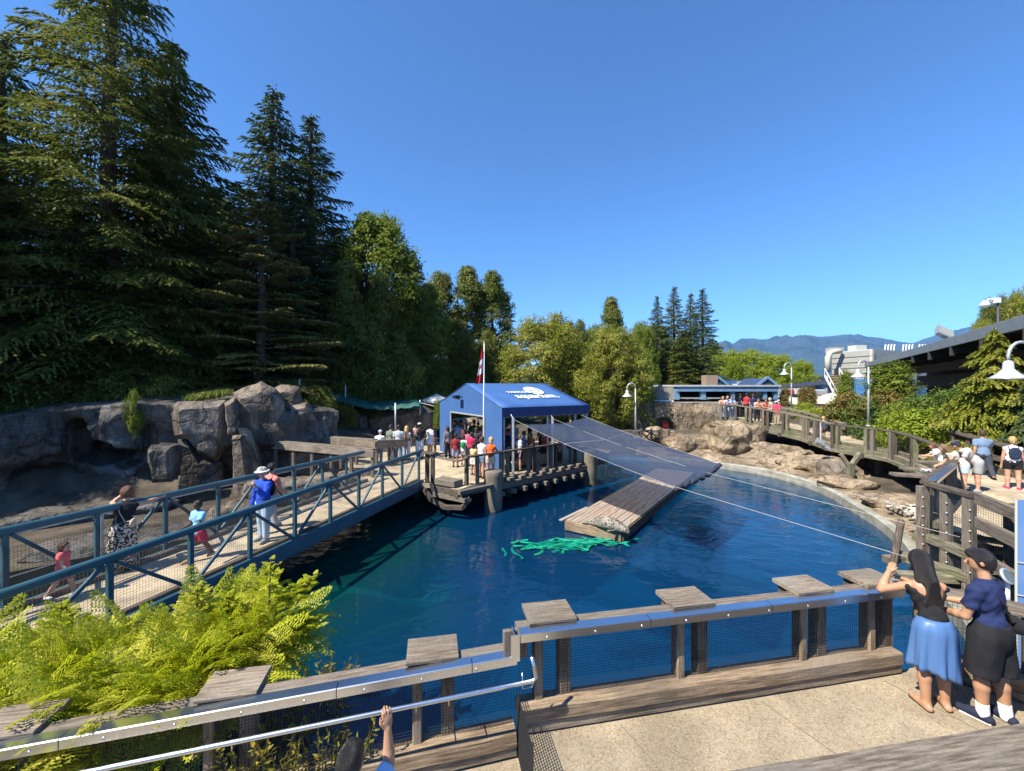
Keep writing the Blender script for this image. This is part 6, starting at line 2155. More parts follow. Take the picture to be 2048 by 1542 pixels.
def tree_px(proto, name, label, cat, u, vtop, d, z0, wpx, leaf, rz=None, group=None):
    p = P(u, vtop, d)
    return tree(proto, name, label, cat, p.x, d, z0, p.z - z0, wpx * d / F, leaf, rz, group)


FOREST = 'tall conifers behind the rock wall'
# left-hand wood
tree_px('spruce', 'spruce_tree', 'tallest dark spruce with wide drooping boughs cut by the top of the frame', 'tree', 222, -190, 21.5, 1.0, 270, L_SPRUCE, .4, FOREST)
tree_px('spruce2', 'spruce_tree', 'spruce whose thin tip shows right of the tallest one', 'tree', 345, 95, 25.0, 1.0, 200, L_SPRUCE, 1.2, FOREST)
tree_px('spruce2', 'spruce_tree', 'thin spruce at the left frame edge with bare upper trunk', 'tree', 8, 70, 24.0, 1.0, 170, L_SPRUCE, 2.0, FOREST)
tree_px('spruce', 'spruce_tree', 'spruce filling the dark wood left of the tallest trunk', 'tree', 110, 270, 26.0, 1.0, 210, L_SPRUCE, 3.0, FOREST)
tree_px('spruce3', 'spruce_tree', 'dense spruce low in the dark wood above the cave', 'tree', 160, 420, 20.5, 1.0, 150, L_SPRUCE, 4.0, FOREST)
tree_px('spruce3', 'spruce_tree', 'dense spruce in the shade at the left frame edge', 'tree', 20, 400, 19.0, .8, 170, L_SPRUCE2, 5.0, FOREST)
tree_px('spruce', 'spruce_tree', 'broad spruce whose right boughs reach into the sky gap', 'tree', 330, 235, 23.0, 1.2, 165, L_SPRUCE, 5.5, FOREST)
tree_px('spruce3', 'spruce_tree', 'spruce in deep shade above the tilted rock slab', 'tree', 415, 400, 24.5, 1.2, 110, L_SPRUCE2, .8, FOREST)
tree_px('spruce3', 'spruce_tree', 'short dark spruce behind the blocky rock', 'tree', 290, 480, 20.8, 1.0, 130, L_SPRUCE, 1.7, FOREST)
tree_px('broadleaf', 'leafy_tree', 'pale green leafy tree glimpsed in the gap between the big spruces', 'tree', 435, 395, 34.0, 1.0, 60, L_LEAF, 1.0, FOREST)
tree_px('spruce2', 'spruce_tree', 'tall pointed spruce standing clear right of the sky gap', 'tree', 549, 182, 30.0, 1.2, 150, L_SPRUCE2, 2.4, FOREST)
tree_px('spruce2', 'spruce_tree', 'second pointed spruce just right of the tall pointed one', 'tree', 622, 235, 32.0, 1.2, 140, L_SPRUCE2, 4.1, FOREST)
tree_px('spruce3', 'spruce_tree', 'dark spruce filling below the two pointed tips', 'tree', 590, 380, 28.0, 1.2, 150, L_SPRUCE2, 3.3, FOREST)
tree_px('pine', 'pine_tree', 'pine with flat golden-green boughs above the end of the cliff', 'tree', 520, 395, 24.0, 1.4, 150, L_PINE, .2, FOREST)
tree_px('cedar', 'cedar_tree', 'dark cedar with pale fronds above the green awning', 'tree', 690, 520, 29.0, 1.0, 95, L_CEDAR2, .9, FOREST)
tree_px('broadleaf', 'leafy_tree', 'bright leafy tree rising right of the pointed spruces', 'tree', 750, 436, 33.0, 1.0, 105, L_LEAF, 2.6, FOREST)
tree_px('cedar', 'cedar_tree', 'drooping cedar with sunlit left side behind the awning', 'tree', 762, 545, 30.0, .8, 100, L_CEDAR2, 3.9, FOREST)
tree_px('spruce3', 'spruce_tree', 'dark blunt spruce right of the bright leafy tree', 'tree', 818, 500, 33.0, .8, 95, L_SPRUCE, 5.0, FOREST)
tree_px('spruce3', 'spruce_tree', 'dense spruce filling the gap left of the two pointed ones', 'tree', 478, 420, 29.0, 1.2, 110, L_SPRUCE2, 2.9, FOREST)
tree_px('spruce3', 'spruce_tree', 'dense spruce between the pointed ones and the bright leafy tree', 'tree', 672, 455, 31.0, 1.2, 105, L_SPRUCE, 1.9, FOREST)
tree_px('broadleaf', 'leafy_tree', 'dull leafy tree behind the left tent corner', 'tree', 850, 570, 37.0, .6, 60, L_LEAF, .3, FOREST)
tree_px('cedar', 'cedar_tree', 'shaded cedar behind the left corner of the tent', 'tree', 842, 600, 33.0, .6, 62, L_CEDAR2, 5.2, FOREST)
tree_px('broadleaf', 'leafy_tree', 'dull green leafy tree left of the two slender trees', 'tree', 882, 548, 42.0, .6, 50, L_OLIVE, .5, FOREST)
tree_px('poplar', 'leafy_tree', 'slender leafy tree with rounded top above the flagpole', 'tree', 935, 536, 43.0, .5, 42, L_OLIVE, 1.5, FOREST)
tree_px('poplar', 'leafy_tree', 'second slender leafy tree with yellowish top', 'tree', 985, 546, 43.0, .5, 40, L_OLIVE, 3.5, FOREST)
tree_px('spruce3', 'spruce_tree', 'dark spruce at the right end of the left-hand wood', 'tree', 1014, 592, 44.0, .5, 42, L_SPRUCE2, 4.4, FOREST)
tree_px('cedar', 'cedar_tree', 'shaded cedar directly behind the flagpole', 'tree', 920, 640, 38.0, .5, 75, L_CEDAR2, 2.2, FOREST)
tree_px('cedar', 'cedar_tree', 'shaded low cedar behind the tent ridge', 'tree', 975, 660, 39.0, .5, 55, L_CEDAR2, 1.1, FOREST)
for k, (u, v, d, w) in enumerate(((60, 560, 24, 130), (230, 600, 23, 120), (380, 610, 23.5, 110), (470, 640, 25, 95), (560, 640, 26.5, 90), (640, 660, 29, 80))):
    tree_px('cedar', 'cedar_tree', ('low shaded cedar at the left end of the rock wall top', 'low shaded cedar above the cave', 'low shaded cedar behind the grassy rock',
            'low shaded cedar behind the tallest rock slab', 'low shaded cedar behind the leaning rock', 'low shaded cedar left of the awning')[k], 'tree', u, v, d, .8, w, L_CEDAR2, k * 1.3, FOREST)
for k, (x, y, hh) in enumerate(((-27, 12.5, 21), (-31, 15.5, 23), (-24.5, 16.0, 19), (-33, 10, 22), (-29, 20, 22), (-30, 7.5, 18))):
    tree('spruce', 'spruce_tree', ('spruce of the wood left of the picture shading the rock wall', 'second spruce left of the picture behind the first', 'spruce just outside the left frame edge', 'far spruce left of the picture', 'spruce in the depth of the wood left of the picture', 'lowest spruce of the wood left of the picture')[k], 'tree', x, y, .5, hh, 5.5, L_SPRUCE, k, FOREST)
MID = 'trees beyond the platform'
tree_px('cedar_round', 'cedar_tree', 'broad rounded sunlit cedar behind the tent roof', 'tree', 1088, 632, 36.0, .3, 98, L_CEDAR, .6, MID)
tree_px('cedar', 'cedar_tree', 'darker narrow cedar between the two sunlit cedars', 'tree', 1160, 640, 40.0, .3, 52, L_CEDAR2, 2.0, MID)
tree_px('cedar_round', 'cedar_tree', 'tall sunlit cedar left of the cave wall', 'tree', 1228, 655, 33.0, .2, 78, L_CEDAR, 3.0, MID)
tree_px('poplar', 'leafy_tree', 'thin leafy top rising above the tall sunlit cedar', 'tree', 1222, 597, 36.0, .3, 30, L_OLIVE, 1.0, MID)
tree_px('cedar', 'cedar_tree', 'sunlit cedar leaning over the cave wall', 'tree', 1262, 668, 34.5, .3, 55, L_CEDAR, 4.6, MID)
tree_px('cedar_round', 'leafy_tree', 'yellow-green tree showing between cedars and conifers', 'tree', 1282, 650, 46.0, .3, 40, L_LEAF, 4.6, MID)
tree_px('spruce2', 'spruce_tree', 'leftmost slim conifer of the far conifer clump', 'tree', 1314, 593, 48.0, .3, 40, L_SPRUCE2, .3, MID)
tree_px('spruce2', 'spruce_tree', 'tallest conifer of the far conifer clump', 'tree', 1349, 574, 49.0, .3, 48, L_SPRUCE, 1.3, MID)
tree_px('spruce2', 'spruce_tree', 'conifer between the tallest and the rightmost of the far clump', 'tree', 1382, 588, 49.0, .3, 44, L_SPRUCE, 2.3, MID)
tree_px('spruce2', 'spruce_tree', 'rightmost conifer of the far clump with bare tip', 'tree', 1405, 578, 47.0, .3, 52, L_SPRUCE2, 3.3, MID)
tree_px('spruce3', 'spruce_tree', 'short conifer filling the base of the far clump', 'tree', 1365, 660, 46.0, .3, 55, L_SPRUCE, 4.3, MID)
for k, (u, v, d, w) in enumerate(((1452, 702, 60, 45), (1500, 700, 62, 50), (1550, 708, 60, 48), (1600, 722, 58, 40))):
    tree_px('cedar_round', 'leafy_tree', ('lime-green tree next to the far conifer clump', 'tallest lime-green tree above the pavilion roof', 'lime-green tree behind the far lamp post', 'lime-green tree ending the row below the mountains')[k],
            'tree', u, v, d, .3, w, L_LIME, k * 1.7, 'lime-green trees below the mountains')
for k, (u, v, d, w) in enumerate(((1130, 648, 58, 50), (1190, 652, 58, 45), (1300, 648, 62, 60), (1420, 690, 66, 40))):
    tree_px('cedar_round', 'leafy_tree', ('far green treetop left of the dark narrow cedar', 'far green treetop between the sunlit cedars', 'far green treetop left of the conifer clump', 'far green treetop right of the conifer clump')[k],
            'tree', u, v, d, .3, w, L_LEAF, k * 2.1, MID)
for k, (u, v, d, w) in enumerate(((1990, 596, 50, 38), (2050, 575, 48, 45), (1965, 640, 46, 30))):
    tree_px('cedar_round', 'leafy_tree', ('dark green tree above the dark roof beside the dome light', 'tree cut by the frame edge above the dark roof', 'low green treetop on the dark roof line')[k], 'tree', u, v, d, .5, w, L_CEDAR if k else L_CEDAR2, k * 1.1, 'trees above the dark roof')
# columns, hemlock and shrubs on the bank to the right
COLS = 'clipped columnar cedars by the boardwalk'
for k, (u, v, d, w, vb) in enumerate(((1691, 740, 30, 15, 830), (1764, 728, 25.5, 26, 830), (1797, 724, 25.0, 26, 830))):
    p = P(u, vb, d)
    tree('column', 'columnar_cedar', ('slim columnar cedar left of the boardwalk lamp', 'left one of the two wide columnar cedars', 'right one of the two wide columnar cedars')[k], 'tree', p.x, d, p.z, P(u, v, d).z - p.z, w * d / F, L_LEAF, k, COLS)
p = P(1538, 812, 37)
tree('column', 'columnar_cedar', 'small dark green conical tree at the end of the pavilion', 'tree', p.x, 37, p.z, 1.9, .45, L_SHRUB, 0, COLS)
for k, (u, d) in enumerate(((1569, 36), (1606, 35), (1623, 34.5))):
    p = P(u, 815, d)
    tree('column', 'reddish_shrub', ('reddish upright shrub nearest the pavilion', 'reddish upright shrub right of the far lamp', 'reddish upright shrub nearest the stairs')[k], 'shrub', p.x, d, p.z, 1.75, .38, L_RUST, k, 'reddish upright shrubs')
tree_px('hemlock', 'hemlock_tree', 'light green conifer with drooping boughs in front of the dark roof', 'tree', 1990, 660, 16.5, .6, 100, L_CEDAR, 1.0)
tree_px('hemlock', 'hemlock_tree', 'bluish conifer boughs cut by the right frame edge', 'tree', 2085, 700, 15.0, .6, 75, L_SPRUCE2, 2.0)
SH = 'shrubs on the planted bank'
_sh = [(1660, 838, 27, 42, L_SHRUB, 'glossy green shrub behind the child on the boardwalk'), (1700, 815, 25, 40, L_RUST, 'rust-tinted shrub left of the boardwalk lamp'), (1735, 830, 24, 45, L_SHRUB, 'round green shrub at the foot of the lamp'),
       (1770, 812, 24.5, 42, L_RUST, 'bronze-leaved shrub right of the lamp'), (1800, 835, 22, 48, L_LEAF, 'mid-green shrub below the wide columnar cedars'), (1845, 825, 22, 52, L_SHRUB, 'dark leafy shrub before the entrance doors'),
       (1890, 815, 21, 55, L_SHRUB, 'tall leafy shrub in front of the notice board'), (1850, 858, 19.5, 60, L_LIME, 'bright yellow-green spreading shrub above the rail'), (1790, 858, 20.5, 45, L_LIME, 'yellow-green ground shrub beside the rail bend'),
       (1900, 850, 18.5, 55, L_LEAF, 'bushy green shrub above the man in blue'), (1945, 835, 18, 60, L_SHRUB, 'dark green shrub below the drooping conifer'), (2000, 850, 17, 70, L_SHRUB, 'broad green shrub behind the blonde woman'),
       (2050, 845, 16, 70, L_SHRUB, 'green shrub at the right frame edge'), (1960, 868, 16.8, 45, L_LIME, 'yellow-green shrub between the two boardwalk walkers'), (1935, 800, 22, 50, L_SHRUB, 'dark shrub in the shade of the roof'),
       (1640, 822, 29, 30, L_LIME, 'low yellow-green shrub beside the far rail'), (1610, 812, 31, 30, L_LIME, 'low yellow-green shrub below the far lamp'), (1760, 850, 22.5, 40, L_SHRUB, 'leafy shrub right behind the rail posts')]
for k, (u, v, d, w, lm, lab) in enumerate(_sh):
    p = P(u, v, d)
    tree('shrub' if k % 2 else 'shrub2', 'shrub', lab, 'shrub', p.x, d, p.z - 1.0, 1.75 if u > 1690 else 1.15, w * d / F * 1.1, lm, k * 1.9, SH)
for k, (u, v, d, w, lab) in enumerate(((268, 826, 16.6, 18, 'small leafy plant hanging from the dark rock wall'), (878, 830, 24.0, 14, 'sprig of green leaves beside the tent corner'), (690, 838, 25, 30, 'dark green fern shrub under the awning'),
                                    (130, 800, 18.5, 70, 'shaded shrub on top of the rock wall'), (230, 790, 18.5, 60, 'shaded shrub above the cave'), (35, 800, 17.5, 70, 'shaded shrub at the left frame edge above the wall'),
                                    (330, 792, 19.0, 50, 'shaded shrub beside the grass tuft'), (640, 805, 23.0, 40, 'dark shrub behind the leaning rock'))):
    p = P(u, v, d)
    tree('shrub2', 'shrub', lab, 'shrub', p.x, d, p.z - .5, 1.3, w * d / F, L_LEAF if k < 2 else L_CEDAR2, k, 'plants on the rockwork')


def grass_tuft():
    r = np.random.default_rng(5)
    n = 900
    a = P(388, 802, 17.6); b = P(452, 790, 18.2)
    t = r.random(n)
    C = np.array(a) + (np.array(b) - np.array(a)) * t[:, None] + r.normal(size=(n, 3)) * np.array([.12, .25, .03])
    D = unit(r.normal(size=(n, 3)) * .4 + np.array([0, 0, 1.0])); S = unit(np.cross(D, r.normal(size=(n, 3))))
    C[:, 2] += .12
    V = cards(C, D, S, .32 * (.6 + .8 * r.random(n)), np.full(n, .035))
    o = obj('grass', npmesh('grass', V, quads(n)), leafmat('grass_blades', (0.12, 0.17, 0.02), (0.22, 0.27, 0.04), (0.3, 0.28, 0.08), .35, 2))
    tag(o, 'bright grass tuft growing on top of the blocky rock', 'grass', kind='stuff')


grass_tuft()


# ------------------------------------------------------------------ feathery bush in the near left corner
def spray(r, L=.62, n=15):
    """One flat feathery hemlock spray along +X, drooping at the tip; returns card arrays."""
    Cs, Ds, Ls, Ws = [], [], [], []
    for i in range(n):
        s = .08 + .92 * i / (n - 1)
        bx = np.array([s * L, 0, -.16 * L * s * s])
        bl = L * .34 * (1 - s) ** .8 + .035
        for sd in (-1, 1):
            an = math.radians(52 - 14 * s + r.normal() * 6)
            d = np.array([math.cos(an), sd * math.sin(an), -.22 + .1 * r.normal()]); d /= np.linalg.norm(d)
            k = max(2, int(bl / .024))
            q = (np.arange(k) + .5) / k
            p = bx + d * (bl * q)[:, None]
            p[:, 2] -= .25 * bl * q ** 2
            for e in (-1, 1):
                a2 = e * .75
                dd = np.array([d[0] * math.cos(a2) - d[1] * math.sin(a2), d[0] * math.sin(a2) + d[1] * math.cos(a2), d[2] + .1])
                Cs.append(p + dd * .012); Ds.append(np.repeat(dd[None], k, 0)); Ls.append(np.full(k, .034)); Ws.append(np.full(k, .0135))
    C, D, Lh, W = [np.concatenate(x) for x in (Cs, Ds, Ls, Ws)]
    return C, unit(D), Lh, W


def build_bush():
    r = np.random.default_rng(11)
    sprays = [spray(r) for _ in range(5)]
    mounds = [(-60, 1340, 4.5, .62), (60, 1325, 4.8, .62), (160, 1330, 4.55, .62), (240, 1300, 5.0, .5), (300, 1310, 4.8, .6), (380, 1285, 4.9, .55), (450, 1258, 5.05, .52), (505, 1255, 4.95, .42), (475, 1300, 4.6, .40),
              (110, 1420, 4.05, .5), (220, 1400, 4.1, .5), (320, 1375, 4.25, .5), (405, 1340, 4.4, .44), (20, 1430, 3.95, .5)]
    V = []; npl = 0
    stems = MB()
    for (u, v, d, q) in mounds:
        c = np.array(P(u, v, d)); c[2] -= q * .4
        for _ in range(66):
            dr = r.normal(size=3); dr[2] = abs(dr[2]) * .9 + .12; dr /= np.linalg.norm(dr)
            o = c + dr * q * (.35 + .5 * r.random()) * np.array([1.1, 1.0, .7])
            x = dr * np.array([1, 1, .35]) + r.normal(size=3) * .35 + np.array([.25, -.1, .02]); x /= np.linalg.norm(x)
            up = np.array([0, 0, 1.0]) + r.normal(size=3) * .35
            y = np.cross(up, x); y /= np.linalg.norm(y); z = np.cross(x, y)
            Mx = np.stack([x, y, z], 0)
            C, D, Lh, W = sprays[r.integers(5)]
            s = .6 + .6 * r.random()
            C2 = (C * s) @ Mx + o; D2 = D @ Mx
            S2 = unit(np.cross(D2, z + r.normal(size=D2.shape) * .25))
            V.append(cards(C2, D2, S2, Lh * s * 1.15, W * s * 1.25))
            npl += len(C2)
    # upright leaders
    for (u, v0, v1, d) in ((538, 1114, 1215, 4.95), (392, 1168, 1230, 5.0), (628, 1146, 1215, 5.0), (455, 1185, 1240, 5.0), (120, 1205, 1260, 5.1), (600, 1225, 1260, 4.9)):
        a = np.array(P(u, v1, d)); b = np.array(P(u + 4, v0, d))
        if u == 628: a = np.array(P(575, 1205, 5.0))
        n = 20
        for i in range(n):
            t = i / n; az = i * 2.4
            o = a + (b - a) * t
            x = np.array([math.cos(az), math.sin(az), .45]); x /= np.linalg.norm(x)
            y = np.cross([0, 0, 1.0], x); y /= np.linalg.norm(y); z = np.cross(x, y); Mx = np.stack([x, y, z], 0)
            C, D, Lh, W = sprays[i % 5]; s = .10 + .42 * (1 - t)
            C2 = (C * s) @ Mx + o; D2 = D @ Mx
            V.append(cards(C2, D2, unit(np.cross(D2, z + r.normal(size=D2.shape) * .3)), np.maximum(Lh * s * 1.6, .025), np.maximum(W * s * 1.6, .009))); npl += len(C2)
        stems.tube([Vector(a), Vector(b)], [.012, .004], 5)
    t = thing('feathery_bush', 'feathery yellow-green conifer bush between the footbridge and the near railing', 'bush', (-4, 4.8, -1))
    V = np.concatenate(V)
    me = npmesh('foliage', V, quads(len(V) // 4))
    f = obj('foliage', me, L_BUSH, t)
    for (u, v, d, q) in mounds:
        c = P(u, v, d)
        stems.tube([Vector((c.x * .96, c.y, -1.0)), Vector((c.x, c.y + .1, -.2)), Vector((c.x, c.y, c.z))], [.04, .03, .012], 6)
    stems.build('stems', BARK, t)
    # earth bank it grows from
    b = MB(); pts = [(-9, 3.6), (-3.0, 3.9), (-2.4, 4.6), (-3.2, 5.3), (-9, 6.0)]
    b.prism([Vector((x, y, -1.4)) for x, y in pts], (0, 0, .9))
    struct(b.build('planting_bank', mat('dark_soil', (0.035, 0.028, 0.02), (0.07, 0.055, 0.04), 5, rough=1, bump=.6)))
    # yellowing plants beside and behind the near mesh
    spots = [(610, 1355, 4.35, .75), (665, 1330, 4.5, .62), (560, 1385, 4.25, .6), (700, 1450, 4.0, .7), (640, 1470, 3.9, .6), (560, 1480, 3.8, .6), (480, 1500, 3.7, .5)]
    labs = ('leafy yellowing plant over the water beside the bush', 'tallest yellowing twig over the water', 'low yellowing plant touching the bush', 'yellow-leaved plant behind the near mesh', 'dull yellow plant low behind the mesh',
            'green and yellow plant behind the mesh below the bush', 'sparse plant behind the mesh under the handrail')
    for k, (u, v, d, h) in enumerate(spots):
        p = P(u, v, d)
        t = thing('leafy_plant', labs[k], 'plant', (p.x, p.y, p.z - h), 'yellowing plants by the near railing')
        st = MB(); CC, DD = [], []
        for j in range(11):
            az = j * 2.4; sp = .10 + .24 * r.random()
            tip = Vector((p.x + math.cos(az) * sp, p.y + math.sin(az) * sp * .6, p.z - .25 * h * r.random() + .12))
            b0 = Vector((p.x + .05 * math.cos(az), p.y, p.z - h)); st.tube([b0, b0.lerp(tip, .55) + Vector((0, 0, .05)), tip], [.006, .005, .002], 4)
            m = 16; q = np.linspace(.25, 1, m)
            base = np.array(b0)[None] + (np.array(tip) - np.array(b0))[None] * q[:, None]
            dr = unit(r.normal(size=(m, 3)) * .8 + np.array([0, 0, .45])); CC.append(base + dr * .035); DD.append(dr)
        C = np.concatenate(CC); D = np.concatenate(DD); S = unit(np.cross(D, r.normal(size=D.shape)))
        obj('leaves', npmesh('leaves', cards(C, D, S, np.full(len(C), .07), np.full(len(C), .026)), quads(len(C))), L_YEL, t)
        st.build('stems', BARK, t)


build_bush()
# ================================================================== people
class Field:
    """Distance field on a grid; smooth unions of tapered limbs become one continuous surface."""
    def __init__(s, lo, hi, h):
        s.lo = np.array(lo, float); s.h = h
        s.n = np.maximum(3, np.ceil((np.array(hi) - s.lo) / h).astype(int) + 1)
        s.F = np.full(s.n, .3, np.float32)
        s.ax = [s.lo[i] + h * np.arange(s.n[i]) for i in range(3)]

    def _sub(s, lo, hi):
        a = np.clip(np.floor((np.array(lo) - s.lo) / s.h).astype(int), 0, s.n)
        b = np.clip(np.ceil((np.array(hi) - s.lo) / s.h).astype(int) + 1, 0, s.n)
        if np.any(b <= a): return None, None
        sl = tuple(slice(a[i], b[i]) for i in range(3))
        g = np.meshgrid(*[s.ax[i][sl[i]] for i in range(3)], indexing='ij')
        return sl, np.stack(g, -1)

    def _mix(s, sl, d, k):
        f = s.F[sl]
        if k <= 0: s.F[sl] = np.minimum(f, d); return
        t = np.clip(.5 + .5 * (f - d) / k, 0, 1)
        s.F[sl] = f * (1 - t) + d * t - k * t * (1 - t)

    def cone(s, a, b, ra, rb, k=.02, flat=False, flata=False, flatten=None):
        a = np.array(a, float); b = np.array(b, float); m = max(ra, rb) + k + 2.5 * s.h
        sl, p = s._sub(np.minimum(a, b) - m, np.maximum(a, b) + m)
        if sl is None: return
        ab = b - a; L2 = max(1e-9, (ab * ab).sum())
        t = np.clip(((p - a) @ ab) / L2, 0, 1)
        d = np.linalg.norm(p - a - t[..., None] * ab, axis=-1) - (ra + (rb - ra) * t)
        if flat: d = np.maximum(d, ((p - b) @ ab) / math.sqrt(L2))
        if flata: d = np.maximum(d, -((p - a) @ ab) / math.sqrt(L2))
        s._mix(sl, d, k)

    def ell(s, c, r, R=None, k=.02):
        c = np.array(c, float); r = np.array(r, float); m = r.max() + k + 2.5 * s.h
        sl, p = s._sub(c - m, c + m)
        if sl is None: return
        q = p - c
        if R is not None: q = q @ R
        k0 = np.linalg.norm(q / r, axis=-1); k1 = np.linalg.norm(q / r ** 2, axis=-1) + 1e-9
        s._mix(sl, k0 * (k0 - 1) / k1, k)

    def cut(s, pt, n):
        """Remove everything on the side the normal points to."""
        n = np.array(n, float); n /= np.linalg.norm(n)
        g = np.meshgrid(*s.ax, indexing='ij')
        d = sum((g[i] - pt[i]) * n[i] for i in range(3))
        s.F = np.maximum(s.F, d.astype(np.float32))

    def carve(s, c, r, R):
        sl, p = s._sub(np.array(c) - max(r) * 1.2, np.array(c) + max(r) * 1.2)
        if sl is None: return
        q = (p - np.array(c)) @ R; r = np.array(r)
        k0 = np.linalg.norm(q / r, axis=-1); k1 = np.linalg.norm(q / r ** 2, axis=-1) + 1e-9
        s.F[sl] = np.maximum(s.F[sl], -(k0 * (k0 - 1) / k1))

    def mesh(s, name):
        Fv = s.F
        Fv[0] = Fv[-1] = .3; Fv[:, 0] = Fv[:, -1] = .3; Fv[:, :, 0] = Fv[:, :, -1] = .3
        ins = Fv < 0
        c = [ins[i:ins.shape[0] - 1 + i, j:ins.shape[1] - 1 + j, k:ins.shape[2] - 1 + k] for i in (0, 1) for j in (0, 1) for k in (0, 1)]
        cnt = sum(x.astype(np.int8) for x in c)
        act = (cnt > 0) & (cnt < 8)
        idx = np.argwhere(act)
        if len(idx) == 0: return None
        off = [(i, j, k) for i in (0, 1) for j in (0, 1) for k in (0, 1)]
        val = np.stack([Fv[idx[:, 0] + o[0], idx[:, 1] + o[1], idx[:, 2] + o[2]] for o in off], 1)
        acc = np.zeros((len(idx), 3)); wt = np.zeros(len(idx))
        for a in range(8):
            for b in range(a + 1, 8):
                if sum(abs(off[a][i] - off[b][i]) for i in range(3)) != 1: continue
                va, vb = val[:, a], val[:, b]; x = (va < 0) != (vb < 0)
                t = np.where(x, va / np.where(x, va - vb, 1), 0)
                pt = np.array(off[a]) + t[:, None] * (np.array(off[b]) - np.array(off[a]))
                acc[x] += pt[x]; wt[x] += 1
        V = s.lo + s.h * (idx + acc / wt[:, None])
        vid = np.full(act.shape, -1, np.int64); vid[tuple(idx.T)] = np.arange(len(idx))
        Q = []
        for ax in range(3):
            o1, o2 = [(1, 2), (2, 0), (0, 1)][ax]
            A = np.take(ins, range(0, ins.shape[ax] - 1), ax); B = np.take(ins, range(1, ins.shape[ax]), ax)
            for flip, msk in ((False, A & ~B), (True, ~A & B)):
                e = np.argwhere(msk)
                if len(e) == 0: continue
                e1 = np.zeros(3, int); e1[o1] = 1; e2 = np.zeros(3, int); e2[o2] = 1
                cs = [e, e - e1, e - e1 - e2, e - e2]
                q = np.stack([vid[tuple(np.clip(x, 0, np.array(vid.shape) - 1).T)] for x in cs], 1)
                q = q[(q >= 0).all(1)]
                Q.append(q if not flip else q[:, ::-1])
        return npmesh(name, V, np.concatenate(Q))


def dirv(fwd, out, side):
    f, o = rad(fwd), rad(out)
    return np.array([side * math.sin(o), math.sin(f) * math.cos(o), -math.cos(f) * math.cos(o)])


def rotx(p, c, a):
    q = p - c; ca, sa = math.cos(a), math.sin(a)
    return c + np.array([q[0], q[1] * ca + q[2] * sa, -q[1] * sa + q[2] * ca])


SKIN = {}


def skinm(k):
    c = {'light': ((0.50, 0.27, 0.18), (0.56, 0.32, 0.22)), 'tan': ((0.38, 0.20, 0.115), (0.44, 0.245, 0.145)), 'brown': ((0.20, 0.10, 0.06), (0.24, 0.125, 0.075)), 'dark': ((0.085, 0.042, 0.026), (0.11, 0.055, 0.034))}[k]
    return mat('skin_' + k, c[0], c[1], 8, rough=.5, spec=.35)


HAIRC = {'black': (0.012, 0.010, 0.010), 'brown': (0.055, 0.030, 0.018), 'auburn': (0.12, 0.05, 0.02), 'blonde': (0.42, 0.27, 0.11), 'grey': (0.35, 0.34, 0.33), 'lightbrown': (0.16, 0.09, 0.04)}


def hairm(k):
    c = HAIRC[k]
    return mat('hair_' + k, c, tuple(min(1, x * 1.5 + .003) for x in c), 30, (8, 8, 1), rough=.36, bump=.6, bscale=60, spec=.4)


def fab(name, c, c2=None):
    return mat('cloth_' + name, c, c2 or tuple(min(1, x * 1.12 + .004) for x in c), 7, rough=.85, bump=.25, bscale=9, spec=.15)


POSES = {
    'stand': dict(),
    'lean': dict(lean=24, arms=((44, 12, 84, -42), (44, 12, 84, -42)), head=8),
    'leanlow': dict(lean=40, arms=((22, 8, 62, -38), (22, 8, 62, -38)), head=14),
    'walk': dict(legs=((24, 10), (-18, -34)), arms=((-16, 8, 10, 4), (20, 8, 45, 4))),
    'walk2': dict(legs=((-16, -32), (22, 12)), arms=((18, 8, 40, 2), (-14, 8, 8, 4))),
    'phone': dict(arms=((22, 8, 105, -22), (22, 8, 105, -22)), head=18),
    'hand_up': dict(arms=((35, 12, 150, -15), (4, 10, 12, 4)), head=4),
    'point': dict(arms=((4, 8, 12, 4), (75, 10, 85, 4))),
    'crossed': dict(arms=((15, 14, 80, -55), (15, 14, 80, -55))),
    'hips': dict(arms=((-12, 38, 30, -50), (-12, 38, 30, -50))),
}


